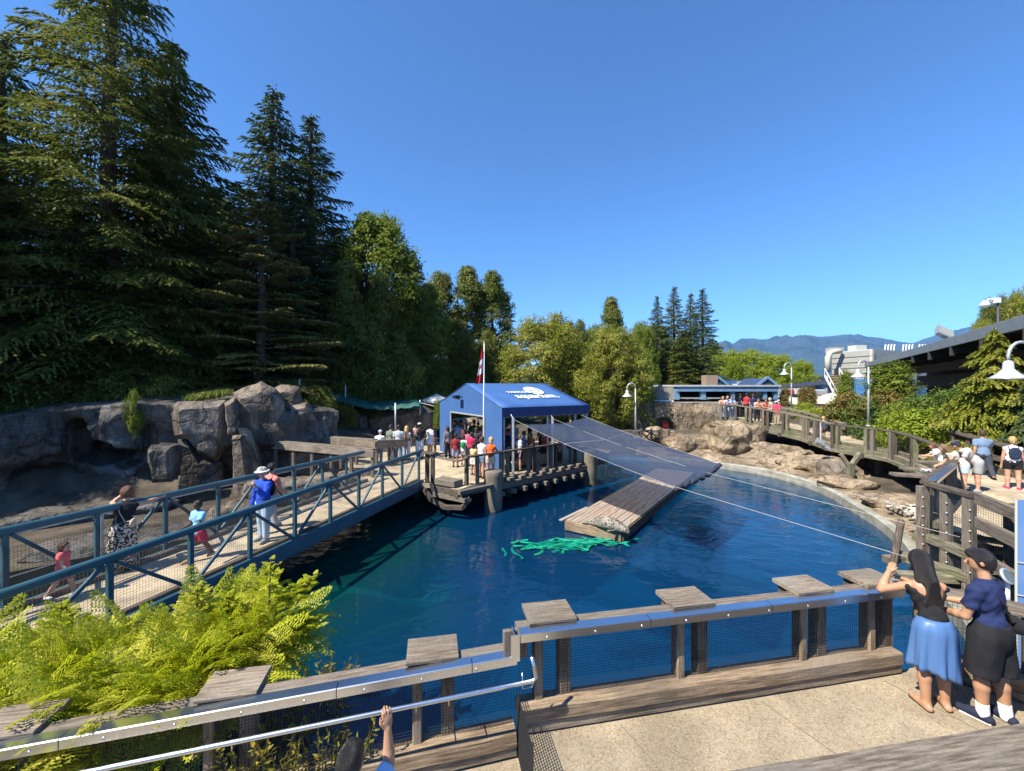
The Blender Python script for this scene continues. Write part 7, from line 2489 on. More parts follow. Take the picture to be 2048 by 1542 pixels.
def person(label, loc, face, H=1.7, skin='tan', top=('tee', 'white', (0.7, 0.7, 0.7)), bottom=('pants', 'navy', (0.03, 0.04, 0.08)), hair=('short', 'black'),
           shoes=('black', (0.02, 0.02, 0.02)), pose='stand', h=.026, build=1.0, female=False, group=None, hat=None, bag=None, bare_feet=False, yaw=0.0, pose_over=None, socks=False, fingers=False, extra=None, sandals=False):
    ps = dict(POSES[pose]); ps.update(pose_over or {})
    lean = rad(ps.get('lean', 2)); arms = ps.get('arms', ((4, 9, 14, 3), (4, 9, 14, 3))); legs = ps.get('legs', ((3, 0), (-2, -4))); headp = rad(ps.get('head', 4))
    kid = H < 1.42
    hs = .066 * H if not kid else .066 * H + .020 * (1.42 - H) / .5
    b = build
    hipw = .052 * H * (1.06 if female else 1.0) * (b * .5 + .5)
    hip = np.array([0, 0, .515 * H if not kid else .49 * H]); waist = np.array([0, .0, .60 * H]); chest = np.array([0, 0, .72 * H]); neck = np.array([0, -.004 * H, .825 * H])
    top_z = H - 2 * hs * .98
    shw = (.092 if female else .103) * H * (b * .35 + .65)
    if kid: shw *= .92
    L = lambda p: rotx(np.array(p, float), hip, lean)
    J = {'hip': hip, 'waist': L(waist), 'chest': L(chest), 'neck': L(neck)}
    Hc = rotx(np.array([0, .012 * H, H - hs]), neck, 0); Hc = L(Hc)
    hup = L(np.array([0, .012 * H, H])) - L(np.array([0, .012 * H, H - hs])); hup /= np.linalg.norm(hup)
    # head pitch and yaw
    ca, sa = math.cos(headp - lean * .0), math.sin(headp)
    ya = rad(yaw)
    fwd = np.array([-math.sin(ya), math.cos(ya), 0.0]); hf = fwd * math.cos(headp) + np.array([0, 0, -math.sin(headp)]); hu = np.array([0, 0, 1.0]) * math.cos(headp) + fwd * math.sin(headp); hx = np.cross(hf, hu)
    RH = np.stack([hx, hf, hu], 1)           # columns are head axes
    ua, fa, ha = .172 * H, .150 * H, .095 * H
    arm = []
    for i, sd in enumerate((-1, 1)):
        s_ = L(np.array([sd * shw, 0, .772 * H]))
        e = s_ + dirv(arms[i][0], arms[i][1], sd) * ua
        w = e + dirv(arms[i][2], arms[i][3], sd) * fa
        hd = w + dirv(arms[i][2] + ps.get('wrist', 0), arms[i][3], sd) * ha * .75
        arm.append((s_, e, w, hd))
    leg = []
    th, sh = hip[2] - .285 * H * (1 if not kid else .95), .245 * H
    for i, sd in enumerate((-1, 1)):
        p = np.array([sd * hipw, 0, hip[2] - .01 * H]); kz = p + dirv(legs[i][0], 2.0, sd) * (hip[2] - .285 * H); a = kz + dirv(legs[i][1], 0, sd) * (.285 * H - .04 * H)
        leg.append([p, kz, a])
    lowest = min(l[2][2] for l in leg) - .040 * H
    dz = np.array([0, 0, -lowest])
    for k in J: J[k] = J[k] + dz
    Hc = Hc + dz
    arm = [tuple(q + dz for q in x) for x in arm]; leg = [[q + dz for q in x] for x in leg]
    hipz = J['hip']
    pts = np.array([Hc + hs * 1.3, Hc - hs * 1.3] + [q for x in arm for q in x] + [q for x in leg for q in x])
    lo = pts.min(0) - .16 * max(b, 1); hi = pts.max(0) + .16 * max(b, 1); lo[2] = -.03; hi[1] += .04

    def torso(f, g, hem=True, upto=1.0):
        bw = b
        f.ell(hipz + np.array([0, -.006 * H, .012 * H]), (.088 * H * bw + g, .064 * H * bw + g, .075 * H + g), k=.03)
        f.cone(J['hip'], J['waist'], .066 * H * bw + g, .060 * H * bw + g, k=.03)
        f.ell((J['waist'] + J['hip']) / 2 + np.array([0, .01 * H * (b - .8), .02 * H]), (.080 * H * bw + g, (.058 + .03 * (b - 1)) * H * bw + g, .08 * H + g), k=.03)
        f.ell(J['chest'], ((.092 if female else .100) * H * (b * .5 + .5) + g, .062 * H * (b * .5 + .5) + g, .105 * H + g), k=.04)
        for sd in (-1, 1):
            f.cone(J['neck'] - np.array([0, 0, .040 * H]), arm[0 if sd < 0 else 1][0] - np.array([0, 0, .004 * H]), .036 * H + g, .030 * H + g, k=.035)
        if female and not kid:
            for sd in (-1, 1): f.ell(J['chest'] + np.array([sd * .042 * H, .048 * H, .0]), (.036 * H + g,) * 3, k=.03)

    m = thing('person', label, 'person', loc, group)
    M = Matrix.Translation(Vector(loc)) @ Matrix.Rotation(rad(face), 4, 'Z')
    m.matrix_basis = M

    def put(f, name, mt, parent=None):
        if h < .021 and name in ('top', 'trousers', 'shorts', 'dress_bodice'):      # creases in the cloth
            gx, gy, gz = np.meshgrid(*f.ax, indexing='ij')
            am = .0045 if h < .012 else .004
            wv = np.sin(gx * 46 + gy * 31 + 2.2 * np.sin(gz * 7 + gx * 5)) + .6 * np.sin(gx * 23 - gy * 52 + 3 * np.sin(gz * 5))
            f.F = f.F + (am * .8 * wv).astype(np.float32) if name in ('shorts', 'trousers') else f.F + (am * (np.sin(gz * 34 + gx * 22 + 3.0 * np.sin(gy * 17 + gz * 9)) * np.sin(gx * 19 - gz * 13 + 2 * np.sin(gy * 23)) + .6 * np.sin(gz * 61 + gy * 37 + 2 * np.sin(gx * 29)))).astype(np.float32)
        me = f.mesh(name)
        if me is None: return None
        me.materials.append(mt)
        o = bpy.data.objects.new(name, me); col.objects.link(o); o.parent = parent or m
        me.polygons.foreach_set('use_smooth', [True] * len(me.polygons))
        return o
    # ---- body
    f = Field(lo, hi, h)
    torso(f, 0)
    f.cone(J['neck'] - np.array([0, 0, .02 * H]), Hc - hu * hs * .55, .031 * H, .029 * H, k=.02)
    f.ell(Hc + hf * hs * -.08, (hs * .70, hs * .88, hs * .98), RH, k=.01)
    f.ell(Hc + hf * hs * .22 - hu * hs * .42, (hs * .52, hs * .58, hs * .58), RH, k=.02)
    f.cone(Hc + hf * hs * .74 + hu * hs * .12, Hc + hf * hs * .98 - hu * hs * .16, hs * .09, hs * .15, k=.012)
    for sd in (-1, 1): f.ell(Hc + hx * (sd * hs * .76) - hu * hs * .12 - hf * hs * .02, (hs * .11, hs * .17, hs * .26), RH, k=.008)
    for i in (0, 1):
        s_, e, w, hd = arm[i]
        f.cone(s_, e, .031 * H * (b * .6 + .4), .0245 * H * (b * .6 + .4), k=.02); f.cone(e, e + (w - e) * .3, .0245 * H, .026 * H, k=.015); f.cone(e + (w - e) * .3, w, .026 * H, .0165 * H, k=.015)
        if fingers:
            fd = (hd - w); fd /= np.linalg.norm(fd); sdv = np.cross(fd, np.array([0, 0, 1.0])); sdv /= (np.linalg.norm(sdv) + 1e-9); nv = np.cross(sdv, fd)
            pc = w + fd * .045; f.ell(pc, np.array([.040, .016, .045]), np.stack([sdv, nv, fd], 1), k=.012)
            for q, (o_, ln) in enumerate(((-.030, .060), (-.010, .074), (.011, .070), (.030, .052))):
                a0 = w + fd * .078 + sdv * o_; a1 = a0 + fd * ln * .5 - nv * .006; a2 = a1 + fd * ln * .38 - nv * ln * .38
                f.cone(a0, a1, .0095, .009, k=.004); f.cone(a1, a2, .009, .0075, k=.003)
            sg = 1 if i == 0 else -1
            a0 = w + fd * .02 + sdv * (.03 * sg); a1 = a0 + fd * .035 + sdv * (.022 * sg); f.cone(a0, a1, .012, .010, k=.01); f.cone(a1, a1 + fd * .032 - nv * .006, .010, .008, k=.004)
        else:
            f.cone(w, hd, .017 * H, .021 * H, k=.012); tip = hd + (hd - w) * .45 - np.array([0, 0, .012 * H]); f.cone(hd, tip, .018 * H, .010 * H, k=.01)
            q = w + (hd - w) * .5; f.cone(q, q + np.array([(-1 if i else 1) * .024 * H, .012 * H, -.01 * H]), .010 * H, .008 * H, k=.008)
        p, kn, a = leg[i]
        f.cone(p, kn, .054 * H * (b * .7 + .3), .036 * H * (b * .5 + .5), k=.025); f.cone(kn, kn + (a - kn) * .35, .034 * H, .036 * H * (b * .4 + .6), k=.02); f.cone(kn + (a - kn) * .35, a, .036 * H * (b * .4 + .6), .0225 * H, k=.02)
        toe = a + np.array([(-.02 if i == 0 else .02) * H, .090 * H, -.022 * H]); heel = a + np.array([0, -.025 * H, -.02 * H])
        f.cone(heel, toe, .022 * H, .018 * H, k=.02); f.cone(a, a + (toe - a) * .6, .024 * H, .02 * H, k=.02)
    bd = put(f, 'body', skinm(skin))
    # ---- top
    kind, cn, cc = top; tm = cc if isinstance(cc, bpy.types.Material) else fab(cn, cc)
    f = Field(lo, hi, h); g = {'jacket': .020, 'tank': .012, 'top': .012}.get(kind, .018) + h * .15
    torso(f, g)
    sl = {'tee': .62, 'tee3': .9, 'tank': 0, 'top': 0, 'long': 1.9, 'jacket': 1.95, 'dress': .35}.get(kind, .62)
    upn = J['neck'] - J['waist']; upn = upn / np.linalg.norm(upn)
    cutz = {'tank': .020, 'top': -.045}.get(kind, .012)
    for i in (0, 1):
        s_, e, w, hd = arm[i]
        if sl > 0:
            r0 = .031 * H * (b * .6 + .4) + g; r1 = .0265 * H * (b * .6 + .4) + g * 1.15
            if sl <= 1: f.cone(s_, s_ + (e - s_) * sl, r0, r1, k=.02, flat=True)
            else:
                f.cone(s_, e, r0, r1, k=.02); f.cone(e, e + (w - e) * (sl - 1), r1, .019 * H + g, k=.015, flat=True)
    f.cut(J['neck'] + upn * (cutz * H), upn)
    hemz = {'jacket': -.055, 'top': -.004, 'tank': -.045}.get(kind, -.05) * H
    f.cut(hipz + np.array([0, 0, hemz]), (0, 0, -1))
    if kind == 'top':        # low back
        f.cut(J['chest'] + np.array([0, -.02 * H, .045 * H]), np.array([0, -.8, .6]))
    put(f, 'top' if kind != 'dress' else 'dress_bodice', tm)
    # ---- bottom
    kind, cn, cc = bottom; bmx = cc if isinstance(cc, bpy.types.Material) else fab(cn, cc)
    if kind in ('pants', 'shorts', 'wide'):
        f = Field(lo, hi, h); g = (.016 if kind != 'wide' else .05) + h * .12
        f.ell(hipz + np.array([0, -.006 * H, .0]), (.088 * H * b + g * .9, .066 * H * b + g * .9, .085 * H + g), k=.03)
        q = {'pants': 1.92, 'shorts': .55 if female else .78, 'wide': 1.02}[kind]
        for i in (0, 1):
            p, kn, a = leg[i]
            rt = .054 * H * (b * .7 + .3) + g
            if q <= 1.05: f.cone(p, p + (kn - p) * q, rt, .045 * H * (b * .6 + .4) + g * 1.15, k=.02, flat=True)
            else: f.cone(p, kn, rt, .038 * H * (b * .5 + .5) + g, k=.02); f.cone(kn, kn + (a - kn) * (q - 1), .038 * H * (b * .5 + .5) + g, .030 * H + g, k=.02, flat=True)
        f.cut(hipz + np.array([0, 0, .065 * H]), (0, 0, 1))
        put(f, 'trousers' if kind == 'pants' else 'shorts', bmx)
    else:                    # skirt: lofted cloth with folds, hem height by length
        ln = {'skirt': .26, 'mini': .17, 'midi': .33, 'maxi': .46}[kind] * H
        nr, na = 14, 56; vs = []; fs = []
        rr = random.Random(len(label))
        ph = rr.uniform(0, 6)
        flare = {'skirt': .035, 'mini': .03, 'midi': .016, 'maxi': .022}[kind] * H
        zt = hipz[2] + .075 * H
        cx = (leg[0][1] + leg[1][1]) / 2 - hipz
        for j in range(nr + 1):
            t = j / nr
            w_ = min(1, t / .25)
            for k in range(na):
                a = 2 * math.pi * k / na
                ex = flare * max(0, t - .15)
                fold = ((.015 if kind == 'midi' else .011) * H * t ** 1.2) * (math.sin(a * 8 + ph + .6 * math.sin(3 * t)) + .6 * math.sin(a * 15 + ph * 2 + 2 * t))
                hp = math.sin(min(1, t / .22) * math.pi / 2)
                rx = (.072 + .038 * hp) * H * max(b, 1) + .010 + ex + fold; ry = (.057 + .030 * hp) * H * max(b, 1) + .010 + ex * 1.1 + fold
                sl_ = .05 * H * t * math.sin(a + .9) if kind == 'midi' else 0
                vs.append((math.cos(a) * rx + cx[0] * t * .5, math.sin(a) * ry + cx[1] * t * .5, zt - ln * 1.15 * t - sl_))
        for j in range(nr):
            for k in range(na):
                p = j * na + k; q = j * na + (k + 1) % na
                fs.append((p, p + na, q + na, q))
        me = bpy.data.meshes.new('skirt'); me.from_pydata(vs, [], fs); me.update(); me.materials.append(bmx)
        me.polygons.foreach_set('use_smooth', [True] * len(me.polygons))
        o = bpy.data.objects.new('skirt', me); col.objects.link(o); o.parent = m
        sdm = o.modifiers.new('cloth', 'SOLIDIFY'); sdm.thickness = .004
    # ---- shoes
    if not bare_feet:
        for i in (0, 1):
            p, kn, a = leg[i]
            toe = a + np.array([(-.02 if i == 0 else .02) * H, .096 * H, -.020 * H]); heel = a + np.array([0, -.027 * H, -.020 * H])
            f = Field(np.minimum(toe, heel) - .09, np.maximum(toe, heel) + .09, h * .8)
            if sandals:
                f.cone(heel - np.array([0, 0, .016]), toe - np.array([0, 0, .012]), .030, .034, k=.01); f.cut(np.array([0, 0, .020]) + a * np.array([1, 1, 0]), (0, 0, 1))
                md = a + (toe - a) * .62
                f.cone(md + np.array([.028, -.03, .0]), toe + np.array([0, -.03, .012]), .007, .006, k=.004); f.cone(md + np.array([-.028, -.03, .0]), toe + np.array([0, -.03, .012]), .007, .006, k=.004)
            else:
                f.cone(heel, toe, .026 * H, .023 * H, k=.02); f.cone(a - np.array([0, 0, .005 * H]), a + (toe - a) * .55, .029 * H, .024 * H, k=.02)
                f.cut(a + np.array([0, -.03 * H, .012 * H]), (0, -.25, 1))
            so = put(f, 'shoe', fab('shoe_' + shoes[0], shoes[1]))
            if fingers and not sandals and so:
                for q in (-.018, .012):
                    st = MB().bar(Vector(a + np.array([.036 * (1 if i else -1), .045 + q - .02, .010])) , Vector(a + np.array([.040 * (1 if i else -1), .075 + q, -.045])), .012, .014)
                    ob = st.build('shoe_stripe', fab('shoe_white', (0.75, 0.75, 0.72))); ob.parent = so
                sole = MB(); sole.bar(Vector(heel + np.array([0, -.022, -.026])), Vector(toe + np.array([0, -.006, -.028])), .070, .016); ob = sole.build('sole', fab('shoe_white', (0.75, 0.75, 0.72))); ob.parent = so
            if socks:
                f = Field(a - .09, a + np.array([.09, .09, .20]), h * .8); d = (kn - a) / np.linalg.norm(kn - a)
                f.cone(a - d * .02, a + d * .115, .031 * H, .030 * H, k=.01, flat=True); put(f, 'sock', fab('sock_white', (0.78, 0.78, 0.76)))
    # ---- hair
    hk, hc = hair
    if hk != 'none':
        f = Field(Hc - np.array([.22, .24, .75 if hk == 'long' else .30]), Hc + np.array([.22, .24, .20]), min(h, .02))
        vol = {'curly': .030, 'bun': .010, 'buzz': .006, 'short': .009}.get(hk, .014)
        f.ell(Hc - hf * hs * .14 + hu * hs * .06, (hs * .74 + vol, hs * .90 + vol, hs * .98 + vol), RH, k=.01)
        if hk in ('short', 'curly', 'buzz', 'pony', 'bun'): f.ell(Hc - hf * hs * .40 - hu * hs * .42, (hs * .62, hs * .52, hs * .62), RH, k=.02)
        f.carve(Hc + hf * hs * .80 - hu * hs * .40, (hs * 1.0, hs * .66, hs * .98), RH)
        if hk in ('short', 'buzz', 'curly'): f.cut(Hc - hf * hs * .45 - hu * hs * (.82 if hk != 'curly' else .85), hf * .55 - hu)
        if hk in ('short', 'curly', 'medium') : f.ell(Hc + hf * hs * .36 + hu * hs * .74, (hs * .56, hs * .42, hs * .27), RH, k=.04)
        if hk == 'bun': f.ell(Hc - hf * hs * .75 + hu * hs * .55, (hs * .42,) * 3, k=.02)
        if hk == 'pony':
            q = Hc - hf * hs * .95 + hu * hs * .35; f.cone(q, q - hf * .03 - np.array([0, 0, .17]), hs * .28, hs * .12, k=.02)
        if hk in ('long', 'medium'):
            Lh = {'long': .34 * H if H > 1.3 else .2 * H, 'medium': .10 * H}[hk]
            bk = (J['neck'] - J['chest']); bk = bk / np.linalg.norm(bk)
            q0 = Hc - hf * hs * .30; q1 = J['neck'] - np.array([0, .050 * H, .01 * H])
            if hk == 'medium': q1 = Hc - hf * hs * .55 - hu * hs * 1.05
            f.cone(q0, q1, hs * .86, hs * .66, k=.03)
            if hk == 'long':
                q2 = q1 - bk * Lh * .62 - np.array([0, .022 * H, 0]); q3 = q1 - bk * Lh - np.array([0, .018 * H, 0])
                f.cone(q1, q2, hs * .62, hs * .52, k=.03); f.cone(q2, q3, hs * .52, hs * .14, k=.03)
                for o_ in (-1, 1):
                    f.cone(q0 + hx * o_ * hs * .5, q1 + np.array([o_ * .05 * H, .02 * H, -.04 * H]), hs * .35, hs * .30, k=.03); f.cone(q1 + np.array([o_ * .05 * H, .02 * H, -.04 * H]), q2 + np.array([o_ * .025 * H, 0, 0]), hs * .30, hs * .24, k=.03)
                    f.cone(q2 + np.array([o_ * .025 * H, 0, 0]), q3 + np.array([o_ * .035 * H, 0, .02 * H * o_]), hs * .2, hs * .06, k=.02)
        put(f, 'hair', hairm(hc))
    if hat:
        f = Field(Hc - .22, Hc + .26, min(h, .02)); hm = fab('hat_' + hat[1], hat[2])
        f.ell(Hc + hu * hs * .30 - hf * hs * .08, (hs * .84, hs * 1.0, hs * .80), RH, k=.01); f.cut(Hc + hu * hs * .28, -hu)
        ht = put(f, 'hat', hm)
        n = 28; vs = []
        for j, (q, zz) in enumerate(((.80, .30), (1.45 if hat[0] == 'brim' else 1.0, .12 if hat[0] == 'brim' else .26))):
            for k in range(n):
                a = 2 * math.pi * k / n
                rx = hs * .84 * q; ry = hs * 1.0 * q
                if hat[0] == 'cap' and j: ry = hs * (1.0 + .75 * max(0, math.sin(a)) ** 1.5); rx = hs * .86
                vs.append(Hc + hx * math.cos(a) * rx + hf * (math.sin(a) * ry - hs * .06) + hu * hs * zz)
        mb = MB(); mb.add([Vector(v) for v in vs], [(k, (k + 1) % n, n + (k + 1) % n, n + k) for k in range(n)])
        o = mb.build('brim', hm); o.parent = ht; sdm = o.modifiers.new('t', 'SOLIDIFY'); sdm.thickness = .006
    # ---- eyes and brows where the face can show
    if h <= .021:
        for sd in (-1, 1):
            c = Hc + hf * hs * .80 + hx * (sd * hs * .27) + hu * hs * .02
            mb = MB(); mb.lathe([(.001, .005), (.007, .003), (.009, 0), (.007, -.003), (.001, -.005)], Vector(c), 8); o = mb.build('eye', BLACK, None, True); o.parent = m
        c = Hc + hf * hs * .83 - hu * hs * .46; mb = MB(); mb.bar(Vector(c - hx * hs * .2), Vector(c + hx * hs * .2), .012, .010); o = mb.build('mouth', mat('lips', (0.28, 0.09, 0.08), rough=.5)); o.parent = m
    if bag:
        kind, cn, cc = bag; bm_ = fab('bag_' + cn, cc)
        if kind == 'backpack':
            f = Field(J['chest'] - .26, J['chest'] + .26, h); f.ell(J['chest'] + np.array([0, -.105 * H * (b * .4 + .6), -.03 * H]), (.085 * H, .05 * H, .12 * H), k=.01); bg = put(f, 'backpack', bm_)
            for sd in (-1, 1):
                pts_ = [Vector(arm[0 if sd < 0 else 1][0] * np.array([.65, 1, 1]) + np.array([0, q, z])) for q, z in ((-.08 * H, -.02 * H), (-.02 * H, .042 * H), (.045 * H, .0), (.062 * H, -.08 * H), (0.02 * H, -.17 * H))]
                o = MB().tube(pts_, .016, 6).build('strap', bm_); o.parent = bg
        else:   # shoulder strap and bag at one hip
            sd = 1 if kind == 'cross_r' else -1
            c = hipz + np.array([sd * .105 * H * b, -.06 * H, .06 * H]); f = Field(c - .24, c + .24, h * .8)
            f.ell(c, (.026 * H, .072 * H, .052 * H), k=.01); bg = put(f, 'handbag', bm_)
            s0 = arm[0 if sd > 0 else 1][0] * np.array([.6, 1, 1])
            pts_ = [Vector(c + np.array([0, -.04, .05])), Vector(J['waist'] + np.array([sd * .05 * H, -.078 * H * b, 0])), Vector(J['chest'] + np.array([-sd * .02 * H, -.082 * H * (b * .5 + .5), .0])), Vector(s0 + np.array([0, -.035 * H, .03 * H])), Vector(s0 + np.array([0, .02 * H, .045 * H])),
                    Vector(J['chest'] + np.array([0, .085 * H * (b * .5 + .5), .0])), Vector(c + np.array([0, .06, .05]))]
            o = MB().tube(pts_, .010, 6).build('strap', bm_); o.parent = bg
    return m, J, arm, Hc


WHT = (0.72, 0.72, 0.72); NVY = (0.018, 0.028, 0.085); BLK = (0.016, 0.016, 0.018); DEN = (0.16, 0.24, 0.36); LDEN = (0.40, 0.52, 0.62); GRY = (0.28, 0.29, 0.30); RED = (0.55, 0.05, 0.05); KHA = (0.38, 0.30, 0.20)

# ---- the couple by the near railing
satin, _nt2, _out2 = _mat('blue_satin')
_b = _nt2.nodes.new('ShaderNodeBsdfPrincipled'); _b.inputs['Base Color'].default_value = (0.075, 0.155, 0.33, 1); _b.inputs['Roughness'].default_value = .40; _b.inputs['Specular IOR Level'].default_value = .5
_nt2.links.new(_b.outputs[0], _out2.inputs[0])
person('woman with long black hair in black top and blue satin skirt leaning on the railing', (4.66, 4.58, 0), -12, 1.66, 'tan', ('top', 'black', BLK), ('midi', 'satin', satin), ('long', 'black'), ('black', BLK), 'lean', .0105, .92, True,
       'people on the near deck', pose_over=dict(lean=17, arms=((46, 46, 152, -34), (52, 14, 120, -50)), head=16, legs=((0, -6), (4, -4))), fingers=True, sandals=True, yaw=10)
person('man in navy shirt, long black shorts and white socks standing beside the woman', (5.10, 4.42, 0), 20, 1.76, 'tan', ('tee', 'navy', NVY), ('wide', 'black', BLK), ('short', 'black'), ('navy', (0.02, 0.025, 0.05)), 'stand', .0105, .94, False,
       'people on the near deck', pose_over=dict(lean=5, arms=((14, 6, 74, -24), (26, 8, 82, -26)), head=14, legs=((5, -2), (-4, -6))), fingers=True, socks=True, bag=('cross_r', 'black', BLK), yaw=30)
_q = P(724, 1532, 2.85)
person('dark-haired person in pale blue reaching a hand up to the handrail', (_q.x - .07, 2.76, -.50), -6, 1.60, 'tan', ('tee3', 'paleblue', (0.36, 0.52, 0.70)), ('shorts', 'grey', GRY), ('short', 'black'), ('white', WHT), 'stand', .010, .95, False,
       'people on the near deck', pose_over=dict(lean=3, arms=((4, 9, 20, 3), (98, 2, 176, -4)), head=14), fingers=True)

# ---- on the footbridge
BZ = -.12
BG = 'people on the footbridge'


def onb(u, v, z=BZ): p = G(u, v, z); return (p.x, p.y, z)


pat, _n3, _o3 = _mat('patterned_skirt')
_b3 = _n3.nodes.new('ShaderNodeBsdfPrincipled'); _b3.inputs['Roughness'].default_value = .8
_tc = _n3.nodes.new('ShaderNodeTexCoord'); _nz = _n3.nodes.new('ShaderNodeTexNoise'); _nz.inputs['Scale'].default_value = 9; _nz.inputs['Detail'].default_value = 1; _nz.inputs['Distortion'].default_value = 2.5
_cr = _n3.nodes.new('ShaderNodeValToRGB'); _cr.color_ramp.interpolation = 'CONSTANT'
_cr.color_ramp.elements[0].color = (0.02, 0.02, 0.02, 1); _cr.color_ramp.elements[1].position = .52; _cr.color_ramp.elements[1].color = (0.55, 0.50, 0.40, 1)
_n3.links.new(_tc.outputs['Object'], _nz.inputs['Vector']); _n3.links.new(_nz.outputs['Fac'], _cr.inputs[0]); _n3.links.new(_cr.outputs[0], _b3.inputs['Base Color']); _n3.links.new(_b3.outputs[0], _o3.inputs[0])
person('woman in black top and long black-and-cream patterned skirt leaning on the far bridge rail', onb(245, 1140), 22, 1.62, 'light', ('tank', 'black', BLK), ('maxi', 'pattern', pat), ('curly', 'auburn'), ('black', BLK), 'lean', .017, 1.18, True, BG,
       bag=('cross_r', 'tan', (0.45, 0.36, 0.28)), pose_over=dict(lean=16, arms=((95, 30, 150, -40), (88, 26, 96, 30))))
person('toddler girl in a red patterned dress walking on the footbridge', onb(125, 1196), -75, .98, 'light', ('dress', 'red_top', (0.55, 0.12, 0.13)), ('mini', 'red_dress', (0.50, 0.07, 0.09)), ('bun', 'brown'), ('white', WHT), 'walk', .014, 1.0, True, BG)
person('boy in light blue shirt and red shorts walking towards the camera on the footbridge', onb(398, 1120), -195, 1.28, 'dark', ('tee', 'skyblue', (0.22, 0.46, 0.68)), ('shorts', 'crimson', (0.42, 0.02, 0.07)), ('buzz', 'black'), ('tan', (0.40, 0.26, 0.14)), 'walk2', .017, .95, False, BG, pose_over=dict(arms=((35, 10, 75, 15), (10, 10, 70, 20))))
person('man in bright blue jacket and white bucket hat on the footbridge', onb(527, 1082), -200, 1.74, 'light', ('jacket', 'royalblue', (0.025, 0.075, 0.42)), ('pants', 'palejeans', LDEN), ('short', 'grey'), ('grey', GRY), 'hand_up', .018, 1.05, False, BG, hat=('brim', 'cream', (0.66, 0.60, 0.48)), bag=('backpack', 'black', BLK))
person('person in coral shirt walking behind the man in the blue jacket', onb(541, 1060), -20, 1.72, 'light', ('tee', 'coral', (0.62, 0.20, 0.16)), ('pants', 'greytrousers', (0.34, 0.38, 0.42)), ('short', 'black'), ('grey', GRY), 'walk', .02, 1.0, False, BG, bag=('backpack', 'black', BLK))

# ---- beside the tent
LG = 'people standing left of the tent'


def ond(u, d, z=DECK_Z): return ((u - CU) / F * d, d, z)


person('person in a white hooded top leaning on the timber fence', ond(758, 19.6), 5, 1.62, 'tan', ('long', 'white', WHT), ('pants', 'jeans', DEN), ('none', 'black'), pose='lean', group=LG, hat=('cap', 'white', WHT), h=.024)
person('man in a green-grey shirt and dark cap left of the tent', ond(781, 20.6), -15, 1.74, 'light', ('tee', 'olivegrey', (0.16, 0.19, 0.15)), ('pants', 'darkjeans', (0.05, 0.06, 0.09)), ('short', 'brown'), hat=('cap', 'navy', NVY), group=LG)
person('man in a light grey shirt with dark hair left of the tent', ond(797, 20.2), 10, 1.78, 'tan', ('tee', 'lightgrey', (0.42, 0.46, 0.48)), ('pants', 'jeans', DEN), ('short', 'black'), group=LG)
person('woman with long blonde hair in pale overalls left of the tent', ond(813, 20.6), -5, 1.68, 'light', ('tank', 'palelilac', (0.50, 0.50, 0.58)), ('pants', 'paledenim', (0.42, 0.50, 0.60)), ('long', 'blonde'), group=LG, female=True)
person('man in black shirt, pale jeans and white cap carrying a child left of the tent', ond(839, 21.0), 5, 1.80, 'brown', ('tee', 'black', BLK), ('pants', 'palejeans', LDEN), ('short', 'black'), hat=('cap', 'white', WHT), pose='crossed', group=LG, build=1.08)
person('small child on the arm of the man in the black shirt', ((831 - CU) / F * 20.9, 20.95, .72), 190, .82, 'brown', ('tee', 'peach', (0.60, 0.38, 0.30)), ('shorts', 'grey', GRY), ('short', 'black'), pose='crossed', group=LG)
person('person in a long white shirt right of the man carrying a child', ond(860, 21.4), -30, 1.70, 'tan', ('tee', 'offwhite', (0.62, 0.64, 0.70)), ('mini', 'whiteskirt', (0.55, 0.58, 0.66)), ('bun', 'black'), group=LG, female=True)

# ---- in the doorway and inside the tent
TG = 'people crowding in the tent'
person('boy in maroon shirt and grey shorts standing at the tent doorway', ond(911, 18.8), 0, 1.52, 'brown', ('tee', 'maroon', (0.20, 0.025, 0.03)), ('shorts', 'bluegrey', (0.20, 0.22, 0.32)), ('short', 'black'), group=TG)
person('child with green backpack at the tent doorway', ond(927, 19.4), -10, 1.35, 'tan', ('tee', 'white', WHT), ('shorts', 'grey', GRY), ('short', 'black'), group=TG, bag=('backpack', 'green', (0.02, 0.28, 0.10)))
person('woman in red shirt near the tent doorway', ond(943, 19.0), -15, 1.55, 'tan', ('tee', 'crimson', (0.42, 0.03, 0.05)), ('skirt', 'dark', BLK), ('short', 'black'), group=TG, female=True)
person('child in a yellow and white top at the platform rail', ond(947, 17.2), -20, 1.30, 'tan', ('tank', 'paleyellow', (0.58, 0.46, 0.22)), ('shorts', 'white', WHT), ('medium', 'black'), group=TG)
person('woman in white tank top and denim shorts at the platform rail', ond(963, 16.6), -35, 1.64, 'light', ('tank', 'white', WHT), ('shorts', 'denim', DEN), ('pony', 'brown'), group=TG, female=True)
person('woman with wavy blonde hair in an orange top at the platform rail', ond(981, 16.3), -8, 1.66, 'light', ('tank', 'orange', (0.70, 0.12, 0.03)), ('shorts', 'cream', (0.58, 0.50, 0.38)), ('medium', 'blonde'), group=TG, female=True, pose='lean', pose_over=dict(lean=10))
person('tall man in black with a backpack under the tent', ond(948, 22.2), 5, 1.86, 'tan', ('tee', 'black', BLK), ('pants', 'black', BLK), ('short', 'black'), group=TG, bag=('backpack', 'darkgreen', (0.02, 0.10, 0.05)), build=1.1)
person('woman with long dark hair in the middle of the tent', ond(931, 21.8), 0, 1.68, 'tan', ('long', 'plum', (0.14, 0.05, 0.07)), ('pants', 'black', BLK), ('long', 'black'), group=TG, female=True)
person('man in light blue shirt inside the tent', ond(915, 22.6), 10, 1.72, 'light', ('tee', 'skyblue2', (0.25, 0.42, 0.66)), ('pants', 'navy', NVY), ('short', 'brown'), group=TG)
